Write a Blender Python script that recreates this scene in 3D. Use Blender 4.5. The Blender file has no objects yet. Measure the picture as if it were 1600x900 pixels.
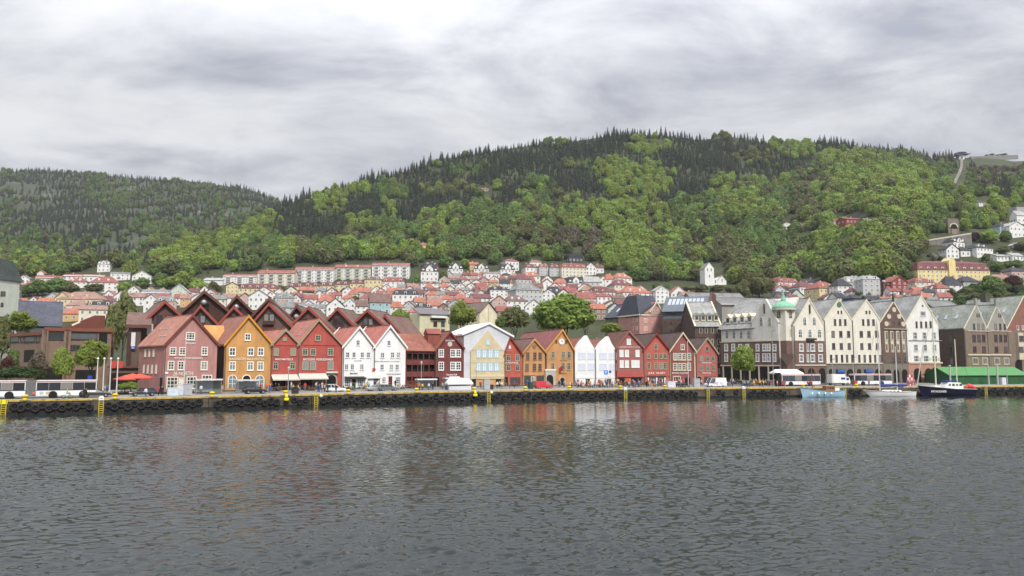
import bpy, math, random, bmesh
import numpy as np
from mathutils import Vector, Matrix

SC = bpy.context.scene
COL = SC.collection
R = math.radians
# ------------------------------------------------------------------ camera
CAM_Z = 8.19
FPX = 1200.0            # focal length in pixels of the 1600 px wide photograph
PITCH = math.atan(120 / FPX)
cam_d = bpy.data.cameras.new('camera')
cam_d.sensor_width = 36.0
cam_d.lens = 36.0 * FPX / 1600.0
cam_d.clip_start = 0.5
cam_d.clip_end = 20000
cam = bpy.data.objects.new('camera', cam_d)
COL.objects.link(cam)
cam.location = (0, 0, CAM_Z)
cam.rotation_euler = (math.pi / 2 + PITCH, 0, 0)
SC.camera = cam
# ------------------------------------------------------------------ exposure
SC.view_settings.view_transform = 'Standard'
SC.view_settings.look = 'None'
SC.view_settings.gamma = 1.0
SC.view_settings.use_curve_mapping = False
SC.view_settings.exposure = 1.33
SC.cycles.max_bounces = 5
SC.cycles.diffuse_bounces = 2
SC.cycles.glossy_bounces = 3
SC.cycles.transmission_bounces = 2
SC.cycles.transparent_max_bounces = 4
SC.cycles.volume_bounces = 0
SC.cycles.use_adaptive_sampling = True
SC.cycles.adaptive_threshold = 0.015
SC.cycles.use_denoising = True
SC.cycles.caustics_reflective = False
SC.cycles.caustics_refractive = False
# ------------------------------------------------------------------ sun (soft, through cloud) and sky
SUN_EL, SUN_AZ = 46.0, 158.0      # azimuth clockwise from +Y: behind the camera, to its right
sd = bpy.data.lights.new('sun', 'SUN')
sd.energy = 1.5
sd.angle = R(10)
sd.color = (1.0, 0.95, 0.88)
sun = bpy.data.objects.new('sun', sd)
COL.objects.link(sun)
sv = Vector((math.sin(R(SUN_AZ)) * math.cos(R(SUN_EL)), math.cos(R(SUN_AZ)) * math.cos(R(SUN_EL)), math.sin(R(SUN_EL))))
sun.rotation_euler = sv.to_track_quat('Z', 'Y').to_euler()
sun.location = (100, -200, 300)

W = bpy.data.worlds.new('World')
SC.world = W
W.use_nodes = True
nt = W.node_tree
nt.nodes.clear()
def N(tree, kind, **kw):
    n = tree.nodes.new(kind)
    for k, v in kw.items():
        if k.startswith('i_'):
            key = k[2:]
            key = int(key) if key.isdigit() else key.replace('_', ' ')
            n.inputs[key].default_value = v
        else:
            setattr(n, k, v)
    return n
def LK(tree, a, b): tree.links.new(a, b)
def world_sky():
    t = nt
    out = N(t, 'ShaderNodeOutputWorld')
    bg = N(t, 'ShaderNodeBackground'); bg.inputs[1].default_value = 0.1
    LK(t, bg.outputs[0], out.inputs[0])
    sky = N(t, 'ShaderNodeTexSky', sky_type='NISHITA', sun_disc=False)
    sky.sun_elevation = R(SUN_EL); sky.sun_rotation = R(SUN_AZ)
    tc = N(t, 'ShaderNodeTexCoord')
    sep = N(t, 'ShaderNodeSeparateXYZ'); LK(t, tc.outputs['Generated'], sep.inputs[0])
    zc = N(t, 'ShaderNodeMath', operation='MAXIMUM'); LK(t, sep.outputs[2], zc.inputs[0]); zc.inputs[1].default_value = 0.0
    za = N(t, 'ShaderNodeMath', operation='ADD'); LK(t, zc.outputs[0], za.inputs[0]); za.inputs[1].default_value = 0.20
    dx = N(t, 'ShaderNodeMath', operation='DIVIDE'); LK(t, sep.outputs[0], dx.inputs[0]); LK(t, za.outputs[0], dx.inputs[1])
    dy = N(t, 'ShaderNodeMath', operation='DIVIDE'); LK(t, sep.outputs[1], dy.inputs[0]); LK(t, za.outputs[0], dy.inputs[1])
    cb = N(t, 'ShaderNodeCombineXYZ'); LK(t, dx.outputs[0], cb.inputs[0]); LK(t, dy.outputs[0], cb.inputs[1]); cb.inputs[2].default_value = 0.0
    mp = N(t, 'ShaderNodeMapping'); LK(t, cb.outputs[0], mp.inputs[0])
    mp.inputs['Rotation'].default_value = (0, 0, R(24)); mp.inputs['Scale'].default_value = (0.95, 1.3, 1); mp.inputs['Location'].default_value = (6.1, 2.3, 0.4)
    n1 = N(t, 'ShaderNodeTexNoise', i_Scale=1.9, i_Detail=12.0, i_Roughness=0.60, i_Distortion=0.32); LK(t, mp.outputs[0], n1.inputs['Vector'])
    n2 = N(t, 'ShaderNodeTexNoise', i_Scale=0.85, i_Detail=4.0, i_Roughness=0.45); LK(t, mp.outputs[0], n2.inputs['Vector'])
    ad = N(t, 'ShaderNodeMath', operation='MULTIPLY_ADD'); LK(t, n1.outputs[0], ad.inputs[0]); ad.inputs[1].default_value = 0.62
    ml = N(t, 'ShaderNodeMath', operation='MULTIPLY'); LK(t, n2.outputs[0], ml.inputs[0]); ml.inputs[1].default_value = 0.38
    LK(t, ml.outputs[0], ad.inputs[2])
    cr = N(t, 'ShaderNodeValToRGB'); LK(t, ad.outputs[0], cr.inputs[0])
    e = cr.color_ramp.elements
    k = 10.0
    e[0].position = 0.36; e[0].color = (0.150, 0.159, 0.184, 1)
    e[1].position = 0.575; e[1].color = (0.326, 0.330, 0.338, 1)
    m_ = e.new(0.475); m_.color = (0.262, 0.268, 0.286, 1)
    m_ = e.new(0.525); m_.color = (0.302, 0.307, 0.318, 1)
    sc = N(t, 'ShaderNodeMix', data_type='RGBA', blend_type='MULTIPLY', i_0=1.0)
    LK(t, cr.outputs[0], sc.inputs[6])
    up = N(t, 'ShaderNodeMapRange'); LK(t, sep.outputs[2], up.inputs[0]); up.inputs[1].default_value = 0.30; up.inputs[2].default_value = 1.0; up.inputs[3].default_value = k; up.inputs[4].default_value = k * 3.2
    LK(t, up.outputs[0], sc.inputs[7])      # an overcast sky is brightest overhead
    # a few thin places where the blue shows through
    gap = N(t, 'ShaderNodeMapRange'); LK(t, ad.outputs[0], gap.inputs[0])
    gap.inputs[1].default_value = 0.28; gap.inputs[2].default_value = 0.36; gap.inputs[3].default_value = 0.45; gap.inputs[4].default_value = 1.0
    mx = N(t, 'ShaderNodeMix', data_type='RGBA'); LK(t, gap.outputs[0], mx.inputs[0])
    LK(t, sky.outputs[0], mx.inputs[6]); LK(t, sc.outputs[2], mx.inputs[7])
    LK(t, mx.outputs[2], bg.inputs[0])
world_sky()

# ------------------------------------------------------------------ pixel -> place
SP, CP = math.sin(PITCH), math.cos(PITCH)
def ray(px, py):
    x = (px - 800) / FPX; y = (450 - py) / FPX
    return Vector((x, CP - y * SP, SP + y * CP))
def at_depth(px, py, Y):
    r = ray(px, py); return Vector((0, 0, CAM_Z)) + r * (Y / r.y)
def at_z(px, py, z):
    r = ray(px, py); return Vector((0, 0, CAM_Z)) + r * ((z - CAM_Z) / r.z)
def proj(p):
    x, y, z = p[0], p[1], p[2] - CAM_Z
    f = y * CP + z * SP; u = z * CP - y * SP
    return 800 + FPX * x / f, 450 - FPX * u / f
def tan_of(py):
    r = ray(800, py); return r.z / r.y

# ------------------------------------------------------------------ object helpers
def tag(o, label=None, cat=None, group=None, kind=None):
    if label: o['label'] = label
    if cat: o['category'] = cat
    if group: o['group'] = group
    if kind: o['kind'] = kind
    return o
def empty(name, loc, rz=0.0):
    o = bpy.data.objects.new(name, None); COL.objects.link(o)
    o.location = loc; o.rotation_euler = (0, 0, rz); o.empty_display_size = 0.2
    return o
def link_mesh(name, me, parent=None, loc=(0, 0, 0), rz=0.0):
    o = bpy.data.objects.new(name, me); COL.objects.link(o)
    o.location = loc; o.rotation_euler = (0, 0, rz)
    if parent: o.parent = parent
    return o
KIDS = {}
def copy_tree(o, parent=None):
    c = o.copy(); COL.objects.link(c)
    if parent: c.parent = parent
    for ch in list(o.children): copy_tree(ch, c)
    return c
class MB:
    def __init__(s): s.v = []; s.f = []; s.m = []; s.c = 0
    def add(s, vs, fs):
        b = len(s.v); s.v.extend([tuple(p) for p in vs])
        for f in fs: s.f.append([b + i for i in f]); s.m.append(s.c)
        return s
    def box(s, x0, y0, z0, x1, y1, z1):
        return s.add([(x0,y0,z0),(x1,y0,z0),(x1,y1,z0),(x0,y1,z0),(x0,y0,z1),(x1,y0,z1),(x1,y1,z1),(x0,y1,z1)],
                     [(0,3,2,1),(4,5,6,7),(0,1,5,4),(1,2,6,5),(2,3,7,6),(3,0,4,7)])
    def bar(s, p, q, w, h=None, up=(0, 0, 1)):
        p = Vector(p); q = Vector(q); h = h or w
        d = (q - p).normalized(); u = Vector(up)
        if abs(d.dot(u)) > 0.99: u = Vector((0, 1, 0))
        a = d.cross(u).normalized() * (w / 2); b = a.cross(d).normalized() * (h / 2)
        return s.add([p-a-b, p+a-b, p+a+b, p-a+b, q-a-b, q+a-b, q+a+b, q-a+b],
                     [(0,1,2,3),(7,6,5,4),(0,4,5,1),(1,5,6,2),(2,6,7,3),(3,7,4,0)])
    def cyl(s, p, q, r0, r1=None, n=10, caps=True):
        p = Vector(p); q = Vector(q); r1 = r0 if r1 is None else r1
        d = (q - p).normalized(); u = Vector((0, 0, 1)) if abs(d.z) < 0.95 else Vector((1, 0, 0))
        a = d.cross(u).normalized(); b = d.cross(a)
        vs = []
        for c, r in ((p, r0), (q, r1)):
            for i in range(n):
                t = 2 * math.pi * i / n; vs.append(c + a * (r * math.cos(t)) + b * (r * math.sin(t)))
        fs = [(i, (i + 1) % n, n + (i + 1) % n, n + i) for i in range(n)]
        if caps: fs += [tuple(range(n))[::-1], tuple(range(n, 2 * n))]
        return s.add(vs, fs)
    def ball(s, c, rx, ry=None, rz=None, nu=10, nv=7):
        ry = ry or rx; rz = rz or rx; vs = []; fs = []
        for j in range(nv + 1):
            ph = math.pi * j / nv
            for i in range(nu):
                th = 2 * math.pi * i / nu
                vs.append((c[0] + rx * math.sin(ph) * math.cos(th), c[1] + ry * math.sin(ph) * math.sin(th), c[2] + rz * math.cos(ph)))
        for j in range(nv):
            for i in range(nu):
                fs.append((j * nu + i, (j + 1) * nu + i, (j + 1) * nu + (i + 1) % nu, j * nu + (i + 1) % nu))
        return s.add(vs, fs)
    def prism_y(s, pts, y0, y1):       # pts: (x, z) outline, extruded along y
        n = len(pts)
        vs = [(x, y0, z) for x, z in pts] + [(x, y1, z) for x, z in pts]
        fs = [tuple(range(n)), tuple(range(n, 2 * n))[::-1]] + [(i, n + i, n + (i + 1) % n, (i + 1) % n) for i in range(n)]
        return s.add(vs, fs)
    def prism_x(s, pts, x0, x1):       # pts: (y, z)
        n = len(pts)
        vs = [(x0, y, z) for y, z in pts] + [(x1, y, z) for y, z in pts]
        fs = [tuple(range(n)), tuple(range(n, 2 * n))[::-1]] + [(i, n + i, n + (i + 1) % n, (i + 1) % n) for i in range(n)]
        return s.add(vs, fs)
    def slab(s, pts, t):               # a flat polygon given thickness t against its normal
        P = [Vector(p) for p in pts]
        nrm = (P[1] - P[0]).cross(P[2] - P[0]).normalized() * t
        n = len(P); vs = P + [p - nrm for p in P]
        fs = [tuple(range(n)), tuple(range(n, 2 * n))[::-1]] + [(i, n + i, n + (i + 1) % n, (i + 1) % n) for i in range(n)]
        return s.add(vs, fs)
    def torus(s, c, R_, r, axis='y', nu=20, nv=8):
        vs = []; fs = []
        for i in range(nu):
            t = 2 * math.pi * i / nu
            for j in range(nv):
                p = 2 * math.pi * j / nv
                a = (R_ + r * math.cos(p)) * math.cos(t); b = (R_ + r * math.cos(p)) * math.sin(t); d = r * math.sin(p)
                vs.append((c[0] + a, c[1] + d, c[2] + b) if axis == 'y' else (c[0] + a, c[1] + b, c[2] + d))
        for i in range(nu):
            for j in range(nv):
                fs.append((i * nv + j, ((i + 1) % nu) * nv + j, ((i + 1) % nu) * nv + (j + 1) % nv, i * nv + (j + 1) % nv))
        return s.add(vs, fs)
    def mesh(s, name, mats, smooth=False, fix=True):
        me = bpy.data.meshes.new(name)
        me.from_pydata(s.v, [], s.f)
        if not isinstance(mats, (list, tuple)): mats = [mats]
        for m in mats: me.materials.append(m)
        if len(mats) > 1: me.polygons.foreach_set('material_index', s.m)
        if fix:
            bm = bmesh.new(); bm.from_mesh(me); bmesh.ops.recalc_face_normals(bm, faces=bm.faces); bm.to_mesh(me); bm.free()
        if smooth: me.polygons.foreach_set('use_smooth', [True] * len(me.polygons))
        me.update()
        return me
    def build(s, name, mats, parent=None, loc=(0, 0, 0), rz=0.0, smooth=False, fix=True):
        return link_mesh(name, s.mesh(name, mats, smooth, fix), parent, loc, rz)

# ------------------------------------------------------------------ materials
MATS = {}
def lin(c):
    return tuple(((v / 12.92) if v <= 0.04045 else ((v + 0.055) / 1.055) ** 2.4) for v in [q / 255 for q in c])
def mat(name, col, rough=0.8, var=0.12, scale=0.6, kind='paint', metal=0.0, spec=0.3, dirt=0.0):
    key = (name, tuple(round(c, 4) for c in col), rough, var, scale, kind, metal)
    if key in MATS: return MATS[key]
    m = bpy.data.materials.new(name); m.use_nodes = True
    t = m.node_tree; b = t.nodes['Principled BSDF']
    b.inputs['Roughness'].default_value = rough; b.inputs['Metallic'].default_value = metal
    b.inputs['Specular IOR Level'].default_value = spec
    if var <= 0:
        b.inputs['Base Color'].default_value = (*col, 1); MATS[key] = m; return m
    tc = N(t, 'ShaderNodeTexCoord')
    mp = N(t, 'ShaderNodeMapping'); LK(t, tc.outputs['Object'], mp.inputs[0])
    n = N(t, 'ShaderNodeTexNoise', i_Scale=scale, i_Detail=6.0, i_Roughness=0.62); LK(t, mp.outputs[0], n.inputs['Vector'])
    if kind in ('wood',): mp.inputs['Scale'].default_value = (1.6, 1.6, 0.5)
    oi = N(t, 'ShaderNodeObjectInfo')
    mr = N(t, 'ShaderNodeMapRange'); LK(t, n.outputs[0], mr.inputs[0])
    mr.inputs[1].default_value = 0.25; mr.inputs[2].default_value = 0.75; mr.inputs[3].default_value = 1 - 1.6 * var; mr.inputs[4].default_value = 1 + var
    last = mr.outputs[0]
    def mulby(sock):
        nonlocal last
        mu = N(t, 'ShaderNodeMath', operation='MULTIPLY'); LK(t, last, mu.inputs[0]); LK(t, sock, mu.inputs[1]); last = mu.outputs[0]
    def pattern(tex_out, lo, hi, a=0.3, bb=0.7):
        q = N(t, 'ShaderNodeMapRange'); LK(t, tex_out, q.inputs[0])
        q.inputs[1].default_value = a; q.inputs[2].default_value = bb; q.inputs[3].default_value = lo; q.inputs[4].default_value = hi
        mulby(q.outputs[0])
    if kind == 'wood':       # upright cladding boards
        w = N(t, 'ShaderNodeTexWave', wave_type='BANDS', bands_direction='X', i_Scale=1.1, i_Distortion=0.4, i_Detail=1.0); LK(t, tc.outputs['Object'], w.inputs['Vector'])
        pattern(w.outputs[1], 0.86, 1.03, 0.02, 0.35)
        n3 = N(t, 'ShaderNodeTexNoise', i_Scale=0.22, i_Detail=3.0); LK(t, tc.outputs['Object'], n3.inputs['Vector']); pattern(n3.outputs[0], 0.9, 1.08)
    if kind == 'tile':       # roof tile courses, single tiles differing
        w = N(t, 'ShaderNodeTexWave', wave_type='BANDS', bands_direction='Z', i_Scale=1.3, i_Distortion=0.6, i_Detail=2.0); LK(t, tc.outputs['Object'], w.inputs['Vector'])
        pattern(w.outputs[1], 0.78, 1.05, 0.1, 0.6)
        v = N(t, 'ShaderNodeTexVoronoi', i_Scale=2.6); LK(t, tc.outputs['Object'], v.inputs['Vector'])
        sx = N(t, 'ShaderNodeSeparateColor'); LK(t, v.outputs['Color'], sx.inputs[0]); pattern(sx.outputs[0], 0.84, 1.12, 0, 1)
        n3 = N(t, 'ShaderNodeTexNoise', i_Scale=0.3, i_Detail=4.0); LK(t, tc.outputs['Object'], n3.inputs['Vector']); pattern(n3.outputs[0], 0.78, 1.12)
    if kind == 'brick':
        br = N(t, 'ShaderNodeTexBrick', i_Scale=3.0); LK(t, tc.outputs['Object'], br.inputs['Vector'])
        br.inputs['Color1'].default_value = (1, 1, 1, 1); br.inputs['Color2'].default_value = (0.72, 0.72, 0.72, 1); br.inputs['Mortar'].default_value = (0.85, 0.85, 0.85, 1)
        rot = N(t, 'ShaderNodeMapping'); LK(t, tc.outputs['Object'], rot.inputs[0]); rot.inputs['Rotation'].default_value = (R(90), 0, 0); LK(t, rot.outputs[0], br.inputs['Vector'])
        sx = N(t, 'ShaderNodeSeparateColor'); LK(t, br.outputs[0], sx.inputs[0]); mulby(sx.outputs[0])
    if kind == 'plaster':    # rain streaks
        mp2 = N(t, 'ShaderNodeMapping'); LK(t, tc.outputs['Object'], mp2.inputs[0]); mp2.inputs['Scale'].default_value = (1.3, 1.3, 0.16)
        n3 = N(t, 'ShaderNodeTexNoise', i_Scale=1.2, i_Detail=4.0); LK(t, mp2.outputs[0], n3.inputs['Vector']); pattern(n3.outputs[0], 0.88, 1.04)
    hsv = N(t, 'ShaderNodeHueSaturation'); hsv.inputs['Color'].default_value = (*col, 1)
    LK(t, last, hsv.inputs['Value'])
    LK(t, hsv.outputs[0], b.inputs['Base Color'])
    MATS[key] = m
    return m
def leaf_mat(name, col, var=0.35, trans=0.3):
    if name in MATS: return MATS[name]
    m = bpy.data.materials.new(name); m.use_nodes = True; t = m.node_tree
    b = t.nodes['Principled BSDF']; out = t.nodes['Material Output']
    b.inputs['Roughness'].default_value = 0.65; b.inputs['Specular IOR Level'].default_value = 0.2
    oi = N(t, 'ShaderNodeObjectInfo'); tc = N(t, 'ShaderNodeTexCoord'); ge = N(t, 'ShaderNodeNewGeometry')
    n = N(t, 'ShaderNodeTexNoise', i_Scale=2.2, i_Detail=3.0); LK(t, tc.outputs['Object'], n.inputs['Vector'])
    hsv = N(t, 'ShaderNodeHueSaturation'); hsv.inputs['Color'].default_value = (*col, 1)
    def rng(src, lo, hi):
        q = N(t, 'ShaderNodeMapRange'); LK(t, src, q.inputs[0]); q.inputs[3].default_value = lo; q.inputs[4].default_value = hi; return q.outputs[0]
    LK(t, rng(oi.outputs['Random'], 0.485, 0.515), hsv.inputs['Hue'])
    a = rng(oi.outputs['Random'], 1 - var, 1 + var * 0.7); c = rng(n.outputs[0], 0.6, 1.4); d = rng(ge.outputs['Random Per Island'], 0.7, 1.3)
    m1 = N(t, 'ShaderNodeMath', operation='MULTIPLY'); LK(t, a, m1.inputs[0]); LK(t, c, m1.inputs[1])
    m2 = N(t, 'ShaderNodeMath', operation='MULTIPLY'); LK(t, m1.outputs[0], m2.inputs[0]); LK(t, d, m2.inputs[1])
    LK(t, m2.outputs[0], hsv.inputs['Value'])
    LK(t, hsv.outputs[0], b.inputs['Base Color'])
    if trans > 0:
        tr = N(t, 'ShaderNodeBsdfTranslucent'); LK(t, hsv.outputs[0], tr.inputs[0])
        mx = N(t, 'ShaderNodeMixShader', i_0=trans); LK(t, b.outputs[0], mx.inputs[1]); LK(t, tr.outputs[0], mx.inputs[2]); LK(t, mx.outputs[0], out.inputs[0])
    MATS[name] = m
    return m
def glass_mat():
    m = bpy.data.materials.new('window_glass'); m.use_nodes = True; t = m.node_tree; b = t.nodes['Principled BSDF']
    b.inputs['Roughness'].default_value = .12; b.inputs['Specular IOR Level'].default_value = .6
    oi = N(t, 'ShaderNodeObjectInfo'); r = N(t, 'ShaderNodeValToRGB'); LK(t, oi.outputs['Random'], r.inputs[0]); r.color_ramp.interpolation = 'CONSTANT'
    e = r.color_ramp.elements; e[0].position = 0; e[0].color = (.020, .024, .030, 1); e[1].position = .42; e[1].color = (.045, .052, .062, 1)
    for q, c in ((.66, (.085, .092, .10, 1)), (.82, (.20, .19, .17, 1)), (.93, (.012, .013, .015, 1))): x = e.new(q); x.color = c      # dark rooms, blinds, curtains
    LK(t, r.outputs[0], b.inputs['Base Color']); return m
GLASS = glass_mat()
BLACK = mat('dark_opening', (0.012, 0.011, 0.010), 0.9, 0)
WHITE = mat('white_paint', (0.72, 0.72, 0.70), 0.6, 0.05)
CREAMF = mat('cream_frame', (0.62, 0.58, 0.46), 0.6, 0.05)
GREENF = mat('grey_green_frame', (0.30, 0.31, 0.22), 0.6, 0.08)
IRON = mat('dark_iron', (0.03, 0.03, 0.032), 0.5, 0.1)
STEEL = mat('grey_steel', (0.33, 0.34, 0.35), 0.45, 0.06, metal=0.3)
LABELS = []      # things whose labels get an ordinal where their looks agree
def later(o, base, cat, group, order):
    tag(o, base, cat, group); LABELS.append((o, base, order)); return o
ORD = ['leftmost', 'second from left', 'third from left', 'fourth from left', 'fifth from left', 'sixth from left', 'seventh from left', 'eighth from left', 'ninth from left', 'tenth from left',
       'eleventh from left', 'twelfth from left', 'thirteenth from left', 'fourteenth from left', 'fifteenth from left', 'sixteenth from left']
def settle_labels():
    by = {}
    for o, b, k in LABELS: by.setdefault(b, []).append((k, o.name, o))
    for b, rows in by.items():
        if len(rows) == 1: continue
        rows.sort(key=lambda q: (q[0], q[1])); n = len(rows)
        for i, (k, _n, o) in enumerate(rows):
            if i < len(ORD) and i <= n - 1 - i or (i < 3): w = ORD[i]
            elif i == n - 1: w = 'rightmost'
            elif n - 1 - i < len(ORD): w = ORD[n - 1 - i].replace('left', 'right')
            else: w = None
            if w: o['label'] = b + ', ' + w
# ================================================================== land and water
rng = random.Random(7)
nrng = np.random.default_rng(11)
QPIX = [(0, 648.3), (220, 643.0), (400, 637.5), (660, 630.0), (880, 625.0), (1190, 620.6), (1600, 616.8)]
QUAY = [at_z(px, py, 0) for px, py in QPIX]
QUAY = [QUAY[0] - Vector((75, 22, 0))] + QUAY + [QUAY[-1] + Vector((150, 28, 0))]
QTOP = 2.3
def colpx(x, y): return 800 + FPX * x / y
QC = [colpx(q.x, q.y) for q in QUAY]; QY = [q.y for q in QUAY]
def quay_y(c): return np.interp(c, QC, QY)
DF_PX = [-900, 150, 254, 337, 349, 422, 464, 532, 583, 633, 680, 723, 787, 816, 853, 896, 931, 963, 1006, 1047, 1087, 1122, 1240, 1291, 1335, 1380, 1419, 1471, 1547, 1600, 2300]
DF_Y = [112, 146, 152, 159, 161, 167, 170.5, 176, 180, 184.5, 191, 194, 198, 200, 202.5, 205, 207, 209, 211, 213, 215, 217, 219, 223, 226, 229.5, 232.5, 236.5, 241, 246, 290]
def face_y(c): return np.interp(c, DF_PX, DF_Y)
FZ = 2.9
SKY_PX = [-600, 100, 200, 240, 270, 320, 360, 400, 430, 470, 520, 580, 640, 700, 760, 800, 860, 900, 970, 1040, 1100, 1150, 1200, 1260, 1300, 1350, 1400, 1440, 1465, 1500, 1560, 1600, 1800, 2300]
SKY_PY = [440, 432, 418, 408, 388, 374, 366, 344, 321, 313, 299, 281, 266, 248, 238, 231, 224, 221, 211, 211, 219, 214, 223, 226, 223, 232, 236, 240, 247, 247, 246, 252, 250, 270]
SKY_Y = {-600: 620, 200: 640, 300: 740, 430: 900, 640: 980, 900: 1020, 1500: 1000, 2300: 980}
MOU_PX = [-900, 0, 60, 130, 200, 250, 300, 340, 370, 400, 430, 480, 560, 900]
MOU_PY = [285, 268, 269, 272, 279, 282, 288, 290, 294, 303, 314, 332, 360, 430]
TAN = np.array([[py, tan_of(py)] for py in range(0, 700, 4)])
def tpy(py): return np.interp(py, TAN[:, 0], TAN[:, 1])
def tnoise(x, y):
    return (np.sin(x * .031 + 1.3) * np.cos(y * .027 + .4) + .6 * np.sin(x * .071 - y * .053) + .5 * np.cos(x * .043 + y * .091 + 2) + .35 * np.sin(x * .17 + y * .13))
# profile of the slope behind the town: depth -> tangent of the elevation seen from the camera
PA = np.array([[300, -.006], [340, .022], [400, .060], [480, .088], [560, .109], [610, .130]])
PB = np.array([[290, .000], [330, .034], [380, .072], [430, .106], [475, .140], [525, .170], [610, .205]])
def ground_z(x, y):
    x = np.asarray(x, float); y = np.asarray(y, float)
    c = 800 + FPX * x / y
    yb = face_y(c) + 34
    w = np.clip((c - 1230) / 170, 0, 1); w = w * w * (3 - 2 * w)
    ysk = np.interp(c, list(SKY_Y), list(SKY_Y.values()))
    tsk = tpy(np.interp(c, SKY_PX, SKY_PY))
    ta = np.interp(y, PA[:, 0], PA[:, 1]); tb = np.interp(y, PB[:, 0], PB[:, 1])
    tt = ta * (1 - w) + tb * w
    y0 = 610.0
    t0 = .130 * (1 - w) + .205 * w
    u = np.clip((y - y0) / np.maximum(ysk - y0, 1), 0, 1)
    th = t0 + (tsk - t0) * (u * (1.12 - .12 * u))
    t = np.where(y < y0, tt, th)
    tz = CAM_Z + t * y
    # flat strip behind the fronts, then the rise
    k = np.clip((y - yb) / 45.0, 0, 1); k = k * k * (3 - 2 * k)
    z = FZ * (1 - k) + np.maximum(tz, FZ) * k
    z = z + np.clip((y - 600) / 80, 0, 1) * tnoise(x, y) * 2.2 * np.clip((ysk - y) / 60, 0.2, 1)
    z = np.where(y > ysk, CAM_Z + tsk * ysk + (-.45) * (y - ysk) + tnoise(x, y) * .5, z)
    return z
def gz(x, y): return float(ground_z(np.array([x]), np.array([y]))[0])
def mount_z(x, y):
    c = 800 + FPX * x / y
    tsk = tpy(np.interp(c, MOU_PX, MOU_PY)); t0 = .100
    u = np.clip((y - 640) / (1600 - 640), 0, 1)
    t = t0 + (tsk - t0) * (u ** .8)
    z = CAM_Z + t * y + tnoise(x * .6, y * .6) * 5 * np.clip((y - 700) / 200, 0, 1) * np.clip((1600 - y) / 90, .25, 1)
    return np.where(y > 1600, CAM_Z + tsk * 1600 - .3 * (y - 1600), z)
def hit_ground(px, py):
    """first place where the sight line through a pixel meets the slope of the town"""
    r = ray(px, py); lo = 215.0
    y = 235.0
    while y < 1100:
        x = r.x / r.y * y; z = CAM_Z + r.z / r.y * y
        if gz(x, y) >= z: break
        y += 3.0
    a, b = y - 3, y
    for _ in range(12):
        m = (a + b) / 2
        if gz(r.x / r.y * m, m) >= CAM_Z + r.z / r.y * m: b = m
        else: a = m
    return Vector((r.x / r.y * b, b, CAM_Z + r.z / r.y * b))
def sheet(name, X, Y, Z, m, smooth=True):
    nr, nc = X.shape
    me = bpy.data.meshes.new(name)
    v = np.stack([X, Y, Z], -1).reshape(-1, 3)
    i = np.arange(nr * nc).reshape(nr, nc)
    f = np.stack([i[:-1, :-1], i[:-1, 1:], i[1:, 1:], i[1:, :-1]], -1).reshape(-1, 4)
    me.from_pydata(v.tolist(), [], f.tolist()); me.materials.append(m)
    if smooth: me.polygons.foreach_set('use_smooth', [True] * len(me.polygons))
    me.update()
    return tag(link_mesh(name, me), kind='structure')
def soil_mat():
    m = mat('hill_soil', (0.045, 0.052, 0.022), 0.95, 0.3, 0.05)
    return m
def rock_soil():
    m = bpy.data.materials.new('mountain_soil'); m.use_nodes = True; t = m.node_tree; b = t.nodes['Principled BSDF']
    b.inputs['Roughness'].default_value = .95
    tc = N(t, 'ShaderNodeTexCoord'); n = N(t, 'ShaderNodeTexNoise', i_Scale=.018, i_Detail=7.0, i_Roughness=.6); LK(t, tc.outputs['Object'], n.inputs['Vector'])
    r = N(t, 'ShaderNodeValToRGB'); LK(t, n.outputs[0], r.inputs[0]); e = r.color_ramp.elements
    e[0].position = .45; e[0].color = (.030, .040, .018, 1); e[1].position = .68; e[1].color = (.13, .12, .11, 1); e.new(.60).color = (.045, .050, .026, 1)
    LK(t, r.outputs[0], b.inputs['Base Color']); return m
cols = np.linspace(-520, 2140, 267)
rows = np.concatenate([np.linspace(0, .2, 18)[:-1], np.linspace(.2, 1, 84), np.array([1.06, 1.15])])
Cc, Rr = np.meshgrid(cols, rows)
Y0 = face_y(Cc) - 4.0
Y1 = np.interp(Cc, list(SKY_Y), list(SKY_Y.values()))
Yg = Y0 + (Y1 - Y0) * Rr; Xg = (Cc - 800) / FPX * Yg
sheet('hillside', Xg, Yg, ground_z(Xg, Yg), soil_mat())
cols = np.linspace(-900, 760, 160); rows = np.concatenate([np.linspace(630, 1600, 80), [1640, 1720]])
Cc, Yg = np.meshgrid(cols, rows); Xg = (Cc - 800) / FPX * Yg
sheet('mountain', Xg, Yg, mount_z(Xg, Yg), rock_soil())
# wide low land to the horizon, under everything else
gm = MB().add([(-2800, 700, 1.2), (2800, 700, 1.2), (2800, 3600, 1.2), (-2800, 3600, 1.2)], [(0, 1, 2, 3)])
tag(gm.build('ground', soil_mat()), kind='structure')

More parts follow.
